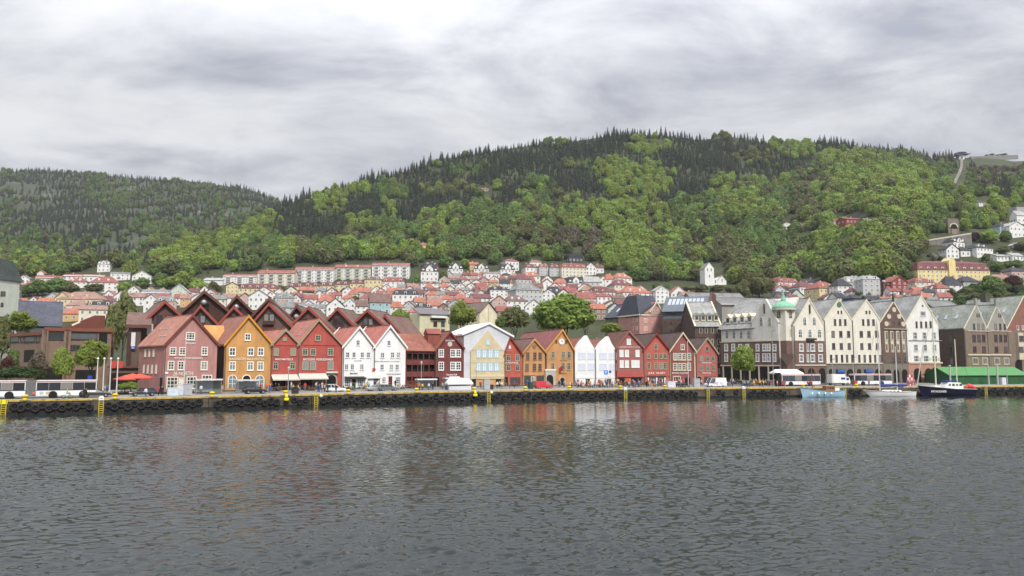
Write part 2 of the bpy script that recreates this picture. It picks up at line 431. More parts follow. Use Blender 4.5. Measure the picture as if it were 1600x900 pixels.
def water_mat():
    m = bpy.data.materials.new('harbour_water'); m.use_nodes = True; t = m.node_tree; b = t.nodes['Principled BSDF']
    b.inputs['Base Color'].default_value = (0.019, 0.025, 0.026, 1); b.inputs['Roughness'].default_value = 0.05; b.inputs['IOR'].default_value = 1.333
    b.inputs['Specular IOR Level'].default_value = 0.5
    tc = N(t, 'ShaderNodeTexCoord')
    def nz(scale, sx, sy, rot, detail, dist=0.0, rough=.5):
        mp = N(t, 'ShaderNodeMapping'); LK(t, tc.outputs['Object'], mp.inputs[0]); mp.inputs['Scale'].default_value = (sx, sy, 1); mp.inputs['Rotation'].default_value = (0, 0, R(rot))
        n = N(t, 'ShaderNodeTexNoise', i_Scale=scale, i_Detail=detail, i_Roughness=rough, i_Distortion=dist); LK(t, mp.outputs[0], n.inputs['Vector']); return n.outputs[0]
    a = nz(5.0, .8, 1.0, 28, 3.0, .5, .55)
    b3 = N(t, 'ShaderNodeBump', i_Strength=1.0, i_Distance=.006); LK(t, a, b3.inputs['Height'])
    LK(t, b3.outputs[0], b.inputs['Normal'])
    return m
WMAT = water_mat()
def waves(x, y):
    g = np.random.default_rng(4); z = np.zeros_like(x)
    for k in range(64):
        lam = .30 * (4.8 ** g.random()); th = R(109) + g.normal() * .46; kk = 2 * math.pi / lam
        slope = .052 if lam < .9 else .040
        z += slope / kk * np.sin(kk * (x * math.cos(th) + y * math.sin(th)) + g.uniform(0, 6.28) + .8 * np.sin(x * .11 + k) * np.cos(y * .09 + 2 * k))
    patch = .85 + .42 * np.sin(x * .045 + y * .022 + 1) * np.cos(y * .05 - x * .017) + .15 * np.sin(x * .16 - y * .12)
    calm = np.clip((y - 30) / 100, 0, 1); calm = calm * calm * (3 - 2 * calm)     # livelier water away from the quay
    return z * patch * (1.16 - .74 * calm)
def fast_grid(name, X, Y, Z, m):
    nr, nc = X.shape; me = bpy.data.meshes.new(name); nf = (nr - 1) * (nc - 1)
    v = np.stack([X, Y, Z], -1).astype(np.float32).reshape(-1); i = np.arange(nr * nc, dtype=np.int32).reshape(nr, nc)
    f = np.stack([i[:-1, :-1], i[:-1, 1:], i[1:, 1:], i[1:, :-1]], -1).reshape(-1)
    me.vertices.add(nr * nc); me.vertices.foreach_set('co', v); me.loops.add(nf * 4); me.loops.foreach_set('vertex_index', f)
    me.polygons.add(nf); me.polygons.foreach_set('loop_start', np.arange(0, nf * 4, 4, dtype=np.int32)); me.polygons.foreach_set('use_smooth', np.ones(nf, dtype=bool))
    me.materials.append(m); me.update(calc_edges=True); me.validate(); return me
cc = np.linspace(-330, 1930, 960); yy = [21.0]
while yy[-1] < 228: yy.append(yy[-1] + .06 + .0011 * yy[-1])
Cc, Yg = np.meshgrid(cc, np.array(yy)); Xg = (Cc - 800) / FPX * Yg
wob = tag(link_mesh('water', fast_grid('water', Xg, Yg, waves(Xg, Yg), WMAT)), kind='structure')
# the rest of the harbour round that rippled patch
xl0, xl1, xr0, xr1 = Xg[0, 0], Xg[-1, 0], Xg[0, -1], Xg[-1, -1]; ya_, yb_2 = yy[0], yy[-1]
tag(MB().add([(-2600, -600, 0), (2600, -600, 0), (xr0, ya_, 0), (xl0, ya_, 0), (xr1, yb_2, 0), (xl1, yb_2, 0), (2600, yb_2, 0), (-2600, yb_2, 0), (2600, ya_, 0), (-2600, ya_, 0)],
     [(0, 1, 8, 2, 3, 9), (2, 8, 6, 4), (3, 5, 7, 9)]).build('water', WMAT), kind='structure')

# street: from the quay edge to the fronts
asph = mat('street_asphalt', (0.19, 0.185, 0.18), 0.9, 0.16, 0.35)
cobble = mat('quay_cobbles', (0.27, 0.255, 0.24), 0.9, 0.2, 1.2)
cols = np.linspace(-420, 2000, 200)
def strip(name, fa, fb, za, zb, m, n=6):
    V = []; rr = np.linspace(0, 1, n)
    C2, R2 = np.meshgrid(cols, rr)
    ya = quay_y(C2); yb = face_y(C2) + 0.0
    g = fa + (fb - fa) * R2
    Yy = ya + (yb - ya) * g
    return sheet(name, (C2 - 800) / FPX * Yy, Yy, QTOP + (FZ - QTOP) * g + (za + (zb - za) * R2), m, False)
strip('quayside', 0.0, .34, 0, 0, cobble)
strip('road', .34, .76, -.10, -.10, asph)
pv = strip('pavement', .76, 1.5, .012, .012, cobble, 10)
for nm, a in (('kerb_edge', .34), ('kerb', .76)):
    V = []; F = []
    ya = quay_y(cols); yb = face_y(cols)
    for c, y0_, y1_ in zip(cols, ya, yb):
        s = (c - 800) / FPX; y = y0_ + (y1_ - y0_) * a; z = QTOP + (FZ - QTOP) * a
        for dy, dz in ((-.09, -.16), (-.09, .02), (.09, .02), (.09, -.16)):
            V.append((s * (y + dy), y + dy, z + dz))
    for i in range(len(cols) - 1):
        for j in range(3): F.append((i * 4 + j, i * 4 + j + 1, (i + 1) * 4 + j + 1, (i + 1) * 4 + j))
    tag(MB().add(V, F).build(nm, mat('kerb_granite', (.3, .29, .28), .85, .1)), kind='structure')
# white road marks down the middle of the road
mk = mat('road_paint', (0.7, 0.7, 0.68), 0.8, 0.1)
mb = MB()
for c in np.arange(-300, 1900, 26):
    pts = []
    for cc, g in ((c, .545), (c + 11, .545), (c + 11, .556), (c, .556)):
        ya = float(quay_y(cc)); yb = float(face_y(cc)); y = ya + (yb - ya) * g
        pts.append(((cc - 800) / FPX * y, y, QTOP + (FZ - QTOP) * g - .10 + .006))
    mb.add(pts, [(0, 1, 2, 3)])
tag(mb.build('road_markings', mk, fix=False), kind='structure')

# ------------------------------------------------------------------ the quay wall with its yellow beam, tyres, ladders and bollards
def qpoint(px):
    """place on the quay line at the pixel column px (measured at the wall)"""
    best = None
    for i in range(len(QUAY) - 1):
        a, b = QUAY[i], QUAY[i + 1]
        # column through the wall, mid height
        r = ray(px, 635); s = r.x / r.y
        d = (b - a); den = d.x - s * d.y
        if abs(den) < 1e-6: continue
        t = (s * a.y - a.x) / den
        if -1e-6 <= t <= 1 + 1e-6: return a + d * t, math.atan2(d.y, d.x)
    raise ValueError(px)
stone = mat('quay_stone', (0.085, 0.072, 0.055), 0.95, 0.45, 0.5)
wet = mat('wet_stone', (0.016, 0.015, 0.012), 0.6, 0.3, 0.9)
root = tag(empty('quay_wall', QUAY[1]), 'long dark stone quay wall hung with tyres under a yellow edge beam', 'quay wall')
V = []; F = []; 
m1 = MB(); m2 = MB(); m3 = MB()
for i in range(len(QUAY) - 1):
    a = QUAY[i] - QUAY[1]; b = QUAY[i + 1] - QUAY[1]
    n = int((b - a).length / 2.6)
    d = (b - a).normalized(); nn = Vector((d.y, -d.x, 0))
    for k in range(n):                       # courses of big blocks and timber posts with joints between them
        p = a + (b - a) * (k / n); q = a + (b - a) * ((k + .965) / n)
        for z0, z1, off, mm in ((-1.0, .42, .05, m2), (.42, 1.25, rng.uniform(0, .04), m1), (1.28, 2.04, rng.uniform(0, .05), m1)):
            P = [p + nn * off, q + nn * off, q - nn * 1.2, p - nn * 1.2]
            mm.add([(w.x, w.y, z0) for w in P] + [(w.x, w.y, z1) for w in P], [(0,1,5,4),(1,2,6,5),(2,3,7,6),(3,0,4,7),(4,5,6,7),(0,3,2,1)])
    P = [a + nn * .1, b + nn * .1, b - nn * 1.2, a - nn * 1.2]
    m3.add([(w.x, w.y, 2.045) for w in P] + [(w.x, w.y, 2.285) for w in P], [(0,1,5,4),(1,2,6,5),(2,3,7,6),(3,0,4,7),(4,5,6,7),(0,3,2,1)])
m1.build('stone_courses', stone, root); m2.build('wet_footing', wet, root)
m3.build('concrete_coping', mat('coping_concrete', (.13, .115, .09), .9, .35, .9), root)
def chipped():
    m = bpy.data.materials.new('chipped_yellow_paint'); m.use_nodes = True; t = m.node_tree; b = t.nodes['Principled BSDF']; b.inputs['Roughness'].default_value = .8
    tc = N(t, 'ShaderNodeTexCoord'); n = N(t, 'ShaderNodeTexNoise', i_Scale=1.6, i_Detail=8.0, i_Roughness=.7); LK(t, tc.outputs['Object'], n.inputs['Vector'])
    r = N(t, 'ShaderNodeValToRGB'); LK(t, n.outputs[0], r.inputs[0]); e = r.color_ramp.elements
    e[0].position = .38; e[0].color = (.13, .11, .08, 1); e[1].position = .62; e[1].color = (.60, .41, .05, 1); q = e.new(.46); q.color = (.40, .27, .05, 1)
    LK(t, r.outputs[0], b.inputs['Base Color']); return m
ybeam = chipped()
def qdist(px0, px1):
    (a, _), (b, _) = qpoint(px0), qpoint(px1); return a, b
BEAMS = [(-70, 30), (48, 172), (186, 325), (340, 437), (452, 536), (552, 646), (657, 735), (748, 816), (827, 882), (897, 962), (985, 1033), (1046, 1100), (1112, 1156), (1168, 1245), (1262, 1318), (1330, 1398), (1412, 1536), (1548, 1680)]
for a, b in BEAMS:
    cuts = [a] + [p[0] for p in QPIX if a < p[0] < b] + [b]
    mb = MB()
    for u, v in zip(cuts[:-1], cuts[1:]):
        p, _ = qpoint(u); q, _ = qpoint(v); nn = Vector((q.y - p.y, -(q.x - p.x), 0)).normalized()
        o = nn * -.05 - QUAY[1]
        mb.bar(p + o + Vector((0, 0, 2.27)), q + o + Vector((0, 0, 2.27)), .40, .30)
    mb.build('edge_beam', ybeam, root)
# tyres
tm = MB().torus((0, 0, 0), .47, .20, 'y', 22, 9).cyl((0, .06, 0), (0, .1, 0), .32, .32, 14)
rubber = mat('tyre_rubber', (0.018, 0.018, 0.019), 0.75, 0.3, 3)
tyre_me = tm.mesh('tyre', rubber, True)
LADD = [6, 158, 493, 763, 977, 1106, 1162, 1320, 1541]
GAPS = [(318, 336), (435, 452), (1094, 1116), (1136, 1146), (1232, 1318), (1345, 1440)]
px = -50.0; k = 0
while px < 1660:
    p, ang = qpoint(px)
    if all(abs(px - l) > 9 * 126 / p.y for l in LADD) and not any(a < px < b for a, b in GAPS):
        ty = tyre_me if k == 0 else tyre_me
        nn = Vector((math.sin(ang), -math.cos(ang), 0))
        z = (1.36 if k % 2 else .95) + rng.uniform(-.1, .1)
        o = link_mesh('tyre', ty, None, p + nn * (.2 + .03 * (k % 2)) + Vector((0, 0, z)), ang + rng.uniform(-.1, .1))
        s = rng.uniform(.9, 1.14); o.scale = (s, .9, s)
        nxt = [l for l in LADD if l > px]; prv = [l for l in LADD if l < px]
        SPOT = dict(zip(LADD, ['the bus end', 'the flagpoles', 'the arched doorway', 'the covered front', 'the brick front', 'the white van', 'the round tree', 'the blue boat', 'the green pavilion']))
        where = f"before the ladder near {SPOT[nxt[0]]}" if nxt else 'past the green pavilion ladder'
        later(o, f"{'upper' if k % 2 else 'lower'} black tyre on the quay {where}", 'tyre', 'tyres hung along the quay wall', px)
    px += 10.9 * 126 / p.y * rng.uniform(.92, 1.08); k += 1
# ladders
LN = ['at the end of the bus', 'in front of the dark estate car', 'below the arched red doorway', 'below the grey box by the tarpaulin front', 'below the brick red covered front', 'beside the white van', 'below the round green tree', 'at the stern of the blue boat', 'below the green pavilion']
lpaint = mat('ladder_yellow', (0.50, 0.40, 0.05), .7, .2)
for l, w in zip(LADD, LN):
    p, ang = qpoint(l); nn = Vector((math.sin(ang), -math.cos(ang), 0))
    r = tag(empty('quay_ladder', p + nn * .28, ang), f'yellow steel ladder on the quay wall {w}', 'ladder', 'yellow ladders on the quay wall')
    for s in (-1, 1):
        MB().bar((s * .34, 0, -.5), (s * .34, 0, 2.5), .11, .10).build('side_rail', lpaint, r)
    for z in np.arange(.0, 2.4, .36):
        MB().bar((-.3, 0, z), (.3, 0, z), .08, .12).build('rung', lpaint, r)
    if l in (158, 977, 1162): MB().box(-.42, -.1, 2.1, .42, .4, 2.55).ball((0, .1, 2.52), .4, .3, .28).build('rail_cover', WHITE, r)
    elif l == 6: MB().box(-.5, -.05, 1.75, .5, .25, 2.45).build('rail_cover', mat('bright_yellow', (.75, .70, .03), .6, .05), r)
ladder_lamp = MB().ball((0, 0, 0), .33).mesh('float', WHITE, True)
for l, w in ((500.5, 'by the arched doorway ladder'), (767, 'by the covered front ladder')):
    p, ang = qpoint(l); nn = Vector((math.sin(ang), -math.cos(ang), 0))
    tag(link_mesh('mooring_float', ladder_lamp, None, p + nn * .35 + Vector((0, 0, 2.0))), f'small white float hung on the quay {w}', 'float')
# bollards
bl = MB().cyl((0, 0, 0), (0, 0, .5), .36, .30, 12).cyl((0, 0, .5), (0, 0, .82), .30, .52, 12).ball((0, 0, .82), .52, .52, .24, 12, 6)
bl_me = bl.mesh('bollard', mat('bollard_yellow', (.70, .50, .02), .6, .1), True)
for l, w in ((38, 'beside the long bus'), (179, 'in front of the parked dark cars'), (331, 'in front of the dusky pink house'), (446, 'in front of the narrow red house'), (544, 'in front of the left white house'), (651, 'in front of the brown gallery house'), (741, 'in front of the tarpaulin front'), (821, 'before the orange red house'), (890, 'before the large ochre house'), (970, 'before the brick red covered front'), (1040, 'before the grey cabinets'), (1256, 'beside the bow of the blue boat'), (1340, 'behind the white yacht'), (1404, 'near the red stand')):
    p, ang = qpoint(l)
    o = link_mesh('bollard', bl_me, None, p - Vector((math.sin(ang), -math.cos(ang), 0)) * .1 + Vector((0, 0, 2.2)), ang)
    tag(o, f'yellow iron mooring bollard on the quay edge {w}', 'bollard', 'yellow bollards on the quay edge')
for l, w in ((446, 'in front of the narrow red house'), (741, 'at the tarpaulin front')):
    p, ang = qpoint(l); nn = Vector((math.sin(ang), -math.cos(ang), 0))
    b = MB().cyl((0, 0, 0), (0, 0, .55), .55, .42, 12).cyl((0, 0, .55), (0, 0, 1.25), .42, .16, 12)
    tag(b.build('marker_buoy', mat('buoy_yellow', (.78, .62, .02), .5, .05), None, p + nn * .55 + Vector((0, 0, 1.25)), 0, True), f'bright yellow conical buoy hung on the quay {w}', 'buoy')
# ================================================================== houses along the quay
WIN = {}
def win_mesh(w, h, style, fm, gm):
    key = (round(w, 1), round(h, 1), style, fm.name, gm.name)
    if key in WIN: return WIN[key]
    w, h = max(.4, round(w, 1)), max(.4, round(h, 1))
    b = min(.2, max(.09, .15 * min(w, h)))
    if style in ('plain', 'arch'): b *= .8
    m = MB(); p = MB()
    arch = style in ('arch', 'archdark', 'bigarch')
    if not arch:
        m.box(-w/2, -.09, 0, -w/2 + b, 0, h).box(w/2 - b, -.09, 0, w/2, 0, h).box(-w/2 + b, -.088, 0, w/2 - b, 0, b).box(-w/2 + b, -.088, h - b, w/2 - b, 0, h)
        nx, nz = {'sash4': (2, 2), 'sash6': (2, 3), 'grid9': (3, 3), 'grid12': (4, 3), 'plain': (1, 1), 'two': (2, 1), 'cross': (2, 2), 'shop': (3, 1), 'tri': (3, 2), 'four': (4, 1), 'dark': (1, 1)}[style]
        t = .11 if w > .9 else .08
        for i in range(1, nx):
            x = -w/2 + w * i / nx; m.box(x - t/2, -.075, b, x + t/2, -.03, h - b)
        for j in range(1, nz):
            z = h * j / nz
            if style == 'cross': z = h * .64
            m.box(-w/2 + b, -.07, z - t/2, w/2 - b, -.03, z + t/2)
        p.box(-w/2 + b * .6, -.028, b * .6, w/2 - b * .6, -.006, h - b * .6)
    else:
        n = 10; hs = max(.05, h - w / 2)
        def prof(r, e): return [(-r, e)] + [(-r * math.cos(math.pi * i / n), hs + r * math.sin(math.pi * i / n)) for i in range(n + 1)] + [(r, e)]
        o = prof(w/2, 0); q = prof(w/2 - b, 0)
        for i in range(len(o) - 1):
            a, c, d, e = o[i], o[i + 1], q[i + 1], q[i]
            m.add([(a[0], -.09, a[1]), (c[0], -.09, c[1]), (d[0], -.09, d[1]), (e[0], -.09, e[1]), (a[0], 0, a[1]), (c[0], 0, c[1]), (d[0], 0, d[1]), (e[0], 0, e[1])],
                  [(0, 1, 2, 3), (0, 4, 5, 1), (3, 2, 6, 7)])
        if style == 'arch':
            m.box(-.05, -.07, 0, .05, -.03, h - b).box(-w/2 + b, -.065, hs - .05, w/2 - b, -.03, hs + .05).box(-w/2 + b, -.065, hs * .5 - .04, w/2 - b, -.03, hs * .5 + .04)
        p.prism_y(prof(w/2 - b * .7, 0), -.028, -.006)
    WIN[key] = (m.mesh('window', fm), p.mesh('pane', gm)); return WIN[key]
def put_window(parent, x, y, z, w, h, style, fm, gm, rz=0.0, sill=True):
    a, b = win_mesh(w, h, style, fm, gm)
    o = link_mesh('window', a, parent, (x, y, z), rz); link_mesh('pane', b, o)
    if sill and w > .7 and 'arch' not in style:
        k = ('sill', round(w, 1), fm.name)
        if k not in WIN: WIN[k] = MB().box(-w/2 - .07, -.16, -.09, w/2 + .07, 0, -.003).mesh('sill', fm)
        link_mesh('sill', WIN[k], o)
    return o
def text_part(parent, s, x, y, z, w, h, m, name='sign_lettering', rz=0.0):
    cu = bpy.data.curves.new(name, 'FONT'); cu.body = s; cu.size = h * 1.38; cu.align_x = 'CENTER'; cu.align_y = 'CENTER'; cu.extrude = .02; cu.offset = h * .012
    cu.materials.append(m)
    o = bpy.data.objects.new(name, cu); COL.objects.link(o); o.parent = parent
    o.location = (x, y, z); o.rotation_euler = (R(90), 0, rz)
    est = sum(.32 if c in 'IJl .' else .8 if c in 'MWÆ' else .63 for c in s) * cu.size * .98
    o.scale = (w / est, 1, 1)
    return o
DOWNP = mat('downpipe_grey', (.10, .095, .09), .6, .1)
class House:
    def __init__(s, name, label, cat, px0, px1, pyb, D0=None, D1=None, off=0.0, zb=FZ, group=None):
        D0 = (D0 if D0 else float(np.interp(px0, DF_PX, DF_Y))) + off; D1 = (D1 if D1 else float(np.interp(px1, DF_PX, DF_Y))) + off
        p0 = at_depth(px0, pyb, D0); p1 = at_depth(px1, pyb, D1)
        s.P = Vector((p0.x, p0.y, zb)); d = Vector((p1.x - p0.x, p1.y - p0.y, 0)); s.W = d.length; s.d = d.normalized()
        s.phi = math.atan2(d.y, d.x); s.n = Vector((s.d.y, -s.d.x, 0))
        s.root = tag(empty(name, s.P, s.phi), label, cat, group)
        s.fm, s.gm = WHITE, GLASS
    def uz(s, px, py):
        r = ray(px, py); C = Vector((0, 0, CAM_Z)); t = (s.P - C).dot(s.n) / r.dot(s.n); p = C + r * t
        return (p - s.P).dot(s.d), p.z - s.P.z
    def z(s, px, py): return s.uz(px, py)[1]
    def gable(s, eave, peak, depth, wall, roof, trim=None, ov=.35, base=None, base_z=0, front=.5, tr=.28, eaveR=None, stone=False):
        xp, zp = s.uz(*peak); zl = s.uz(s_px(s, 0), eave)[1] if not isinstance(eave, tuple) else s.uz(*eave)[1]
        zr = zl if eaveR is None else s.uz(*eaveR)[1]
        Wd = s.W; s.xp, s.zp, s.zl, s.zr, s.L = xp, zp, zl, zr, depth
        MB().prism_y([(0, -1.5), (Wd, -1.5), (Wd, zr), (xp, zp), (0, zl)], 0, depth).build('wall', wall, s.root)
        m = MB(); y0, y1 = -front, depth + .2
        for (xe, ze, sg) in ((0, zl, -1), (Wd, zr, 1)):
            sl = (zp - ze) / max(.1, abs(xp - xe)); k = .06
            a = (xp, zp + k); e = (xe + sg * ov, ze - ov * sl + k)
            th = tr
            pts = [a, e, (e[0], e[1] + th), (xp, zp + k + th)] if sg < 0 else [a, (xp, zp + k + th), (e[0], e[1] + th), e]
            m.prism_y(pts, y0, y1)
        m.bar((xp, y0, zp + .06 + tr), (xp, y1, zp + .06 + tr), .3, .14)
        s.roofo = m.build('roof', roof, s.root)
        if trim:
            MB().bar((.16, -.14, -.2), (.16, -.14, zl - .1), .15).build('downpipe', DOWNP, s.root)
            b = MB()
            for (xe, ze, sg) in ((0, zl, -1), (Wd, zr, 1)):
                sl = (zp - ze) / max(.1, abs(xp - xe)); wd = .30
                a = Vector((xp, 0, zp + .06 + tr)); e = Vector((xe + sg * ov, 0, ze - ov * sl + .06 + tr))
                y = -front - .05
                b.add([(a.x, y, a.z), (e.x, y, e.z), (e.x, y, e.z - wd - tr), (a.x, y, a.z - wd - tr), (a.x, y + .1, a.z), (e.x, y + .1, e.z), (e.x, y + .1, e.z - wd - tr), (a.x, y + .1, a.z - wd - tr)],
                      [(0, 1, 2, 3), (0, 4, 5, 1), (1, 5, 6, 2), (2, 6, 7, 3), (7, 6, 5, 4)])
            b.build('bargeboard', trim, s.root)
        return s
    def win(s, px, py, w, h, style='sash4', fm=None, gm=None, sill=True, y=0.0):
        x0, zt = s.uz(px - w / 2, py - h / 2); x1, zb = s.uz(px + w / 2, py + h / 2)
        return put_window(s.root, (x0 + x1) / 2, y, zb, abs(x1 - x0), zt - zb, style, fm or s.fm, gm or s.gm, 0, sill)
    def row(s, py, xs, w, h, style='sash4', **k):
        for x in xs: s.win(x, py, w, h, style, **k)
    def sign(s, text, px, py, w, h, m=None, board=None, y=-.06):
        x0, zt = s.uz(px - w / 2, py - h / 2); x1, zb = s.uz(px + w / 2, py + h / 2)
        if board: MB().box(x0 - .1, y - .02, zb - .05, x1 + .1, -.003, zt + .05).build('sign_board', board, s.root)
        text_part(s.root, text, (x0 + x1) / 2, y - .04, (zt + zb) / 2, x1 - x0, zt - zb, m or WHITE)
    def box(s, name, px0, py0, px1, py1, m, y0=-.1, y1=-.003):
        x0, z1 = s.uz(px0, py0); x1, z0 = s.uz(px1, py1)
        return MB().box(x0, y0, z0, x1, y1, z1).build(name, m, s.root)
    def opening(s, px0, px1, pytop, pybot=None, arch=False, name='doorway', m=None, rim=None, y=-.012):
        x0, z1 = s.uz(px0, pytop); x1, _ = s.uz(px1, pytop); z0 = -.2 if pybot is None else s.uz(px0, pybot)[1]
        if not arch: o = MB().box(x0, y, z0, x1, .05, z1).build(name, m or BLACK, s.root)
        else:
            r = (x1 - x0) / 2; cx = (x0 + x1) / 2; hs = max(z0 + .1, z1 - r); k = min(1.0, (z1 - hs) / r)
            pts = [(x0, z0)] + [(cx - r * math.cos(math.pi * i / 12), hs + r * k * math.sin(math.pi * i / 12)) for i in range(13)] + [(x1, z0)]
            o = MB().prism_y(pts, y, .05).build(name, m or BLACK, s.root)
            if rim:
                q = MB(); f = 1.28
                for i in range(12):
                    a = [(cx - r * g * math.cos(math.pi * (i + j) / 12), hs + r * g * k * math.sin(math.pi * (i + j) / 12)) for g in (1.0, f) for j in (0, 1)]
                    q.add([(a[0][0], -.12, a[0][1]), (a[1][0], -.12, a[1][1]), (a[3][0], -.12, a[3][1]), (a[2][0], -.12, a[2][1]), (a[0][0], 0, a[0][1]), (a[1][0], 0, a[1][1]), (a[3][0], 0, a[3][1]), (a[2][0], 0, a[2][1])],
                          [(0, 1, 2, 3), (0, 4, 5, 1), (2, 6, 7, 3)])
                q.box(cx - r * f, -.12, z0, cx - r, 0, hs).box(cx + r, -.12, z0, cx + r * f, 0, hs)
                q.build('door_surround', rim, s.root)
        return o
    def side_win(s, n, y0, y1, z, w, h, style='sash4', left=True, fm=None, gm=None):
        for i in range(n):
            y = y0 + (y1 - y0) * (i + .5) / n
            put_window(s.root, 0 if left else s.W, y, z, w, h, style, fm or s.fm, gm or s.gm, R(-90) if left else R(90))
    def awning(s, px0, px1, pyt, pyb, m, reach=1.6):
        x0, z1 = s.uz(px0, pyt); x1, _ = s.uz(px1, pyt); z0 = s.uz(px0, pyb)[1]
        MB().slab([(x0, -.02, z1), (x0 - .1, -reach, z0 + .25), (x1 + .1, -reach, z0 + .25), (x1, -.02, z1)], .05).box(x0 - .1, -reach - .03, z0, x1 + .1, -reach + .02, z0 + .25).build('awning', m, s.root)
    def skylights(s, pts, w=.8, h=1.2, left=True):
        for f, y in pts:      # f: fraction from ridge to eave on that slope
            xe, ze = (0, s.zl) if left else (s.W, s.zr)
            a = Vector((s.xp, y, s.zp)); e = Vector((xe, y, ze)); d = (e - a).normalized(); n = Vector((-d.z, 0, d.x)) if left else Vector((d.z, 0, -d.x))
            if n.z < 0: n = -n
            c = a + (e - a) * f + n * .37; u = Vector((0, w / 2, 0)); v = d * (h / 2)
            MB().slab([c - u - v, c + u - v, c + u + v, c - u + v], .12).build('skylight', mat('skylight_glass', (.35, .38, .42), .1, 0, spec=.7), s.root)
    def chimney(s, y, m, w=.7, h=1.6, dx=0.0):
        MB().box(s.xp + dx - w/2, y, s.zp - 1.2, s.xp + dx + w/2, y + w, s.zp + h).box(s.xp + dx - w/2 - .08, y - .08, s.zp + h, s.xp + dx + w/2 + .08, y + w + .08, s.zp + h + .15).build('chimney', m, s.root)
def s_px(h, x):
    p = h.P + h.d * x; return proj((p.x, p.y, p.z + 8))[0]
def soft(c, k=.96):
    a = lin(c); g = .3 * a[0] + .59 * a[1] + .11 * a[2]
    return tuple((v * .76 + g * .24) * k for v in a)
def Wd(name, c, v=.17): return mat(name, soft(c), .75, v, .5, 'wood')
def Tl(name, c, v=.16): return mat(name, soft(c), .85, v, .9, 'tile')
def Pl(name, c, v=.10): return mat(name, soft(c), .85, v, .5, 'plaster')
def Bk(name, c, v=.14): return mat(name, soft(c), .9, v, .8, 'brick')
slate = Tl('grey_slate', (152, 153, 150)); tile_red = Tl('red_tile', (172, 98, 78)); tile_brown = Tl('brown_tile', (128, 92, 80)); tile_dark = Tl('dark_tile', (100, 80, 72))
tile_orange = Tl('orange_tile', (186, 92, 60)); tile_mar = Tl('maroon_tile', (140, 66, 68))
canvas = mat('canvas_beige', (.50, .48, .42), .9, .08, 1.0); canvas_w = mat('canvas_white', (.72, .72, .72), .9, .06, .6)
GALL = 'gabled wooden houses along the quay'
SHOPG = mat('shop_glass', (.05, .052, .055), .15, 0, spec=.6)
BLUEGL = mat('curtained_glass', (.20, .23, .25), .3, .25, 1.5)

# --- dusky pink house
h = House('gabled_house', 'dusky pink gabled house with 26 NORTH lettering and white sash windows', 'house', 254, 337, 609, 152, 159, group=GALL)
h.gable((254, 538), (300, 493.5), 16, Wd('pink_boards', (186, 124, 116)), Tl('pink_house_tile', (184, 118, 96)), mat('brown_trim', lin((120, 62, 52)), .7, .08), eaveR=(337, 538))
cf = mat('ivory_frame', (.70, .67, .58), .6, .05); h.fm = cf
h.win(297.5, 525, 13.6, 13, 'grid9'); h.row(548.5, [270, 285, 319.5], 9.8, 13, 'sash6'); h.row(571, [267, 282.5, 318.8], 10.2, 14, 'sash6')
h.win(269, 598, 17, 19, 'grid9'); h.win(299, 598, 15, 19, 'grid9'); h.win(323, 595, 15.5, 18, 'grid9')
h.win(283.5, 599, 8, 18, 'two', gm=cf)
h.sign('BRYGGEN', 297, 536.5, 15, 3.2); h.sign('TRYGGVE THORNES HANDELSHUS', 294, 559.8, 44, 3.2); h.sign('26 NORTH', 286, 584, 30, 6, cf)
h.side_win(3, 5, 13, 7.0, .8, 1.5, 'two'); h.side_win(4, 3, 13.5, 3.6, .8, 1.7, 'two'); h.opening(250, 254, 590)
for f in (.45, .72): h.skylights([(f, y) for y in (5, 7, 9, 11)] if f < .5 else [(f, y) for y in (3, 4.5, 6)], .7, .25)
h.box('sign_arrow', 257, 581, 262.5, 584, WHITE)
# --- yellow house
h = House('gabled_house', 'mustard yellow gabled house with three arched white doorways and hotel lettering', 'house', 349, 421.6, 605, group=GALL)
ych = Wd('mustard_boards', (206, 142, 44)); h.gable((349, 537), (387.8, 494.5), 15, ych, Tl('yellow_house_tile', (158, 100, 82)), mat('yellow_trim', lin((206, 140, 44)), .7, .06), eaveR=(421.6, 537))
h.fm = mat('cream_white', (.75, .73, .66), .6, .04)
h.win(387, 526.5, 9.2, 11.2, 'sash4'); h.row(549.5, [363, 391.7, 407.3], 10, 13.2, 'sash4'); h.row(571.7, [363, 391, 406.8], 10, 14.2, 'cross', gm=BLUEGL)
for x in (363, 405.5): h.win(x, 596, 13.5, 20.5, 'arch', gm=BLUEGL)
h.win(385, 596, 14, 21, 'bigarch', gm=BLACK); h.box('door_panel', 380, 597, 390, 600, WHITE)
h.sign('RADISSON BLU HOTEL', 385.3, 561, 54.5, 4, mat('pale_letters', (.78, .70, .48), .6, 0))
MB().box(-.03, .4, -1, -.002, 14.5, 9.2).build('dark_side_boards', Wd('dark_brown_boards', (62, 46, 40)), h.root)  # side wall towards the alley covered in dark brown
MB().prism_x([(6, h.zl + .3), (11, h.zl + .3), (8.5, h.zl + 4.2)], -2.0, 2.2).build('dormer', ych, h.root)
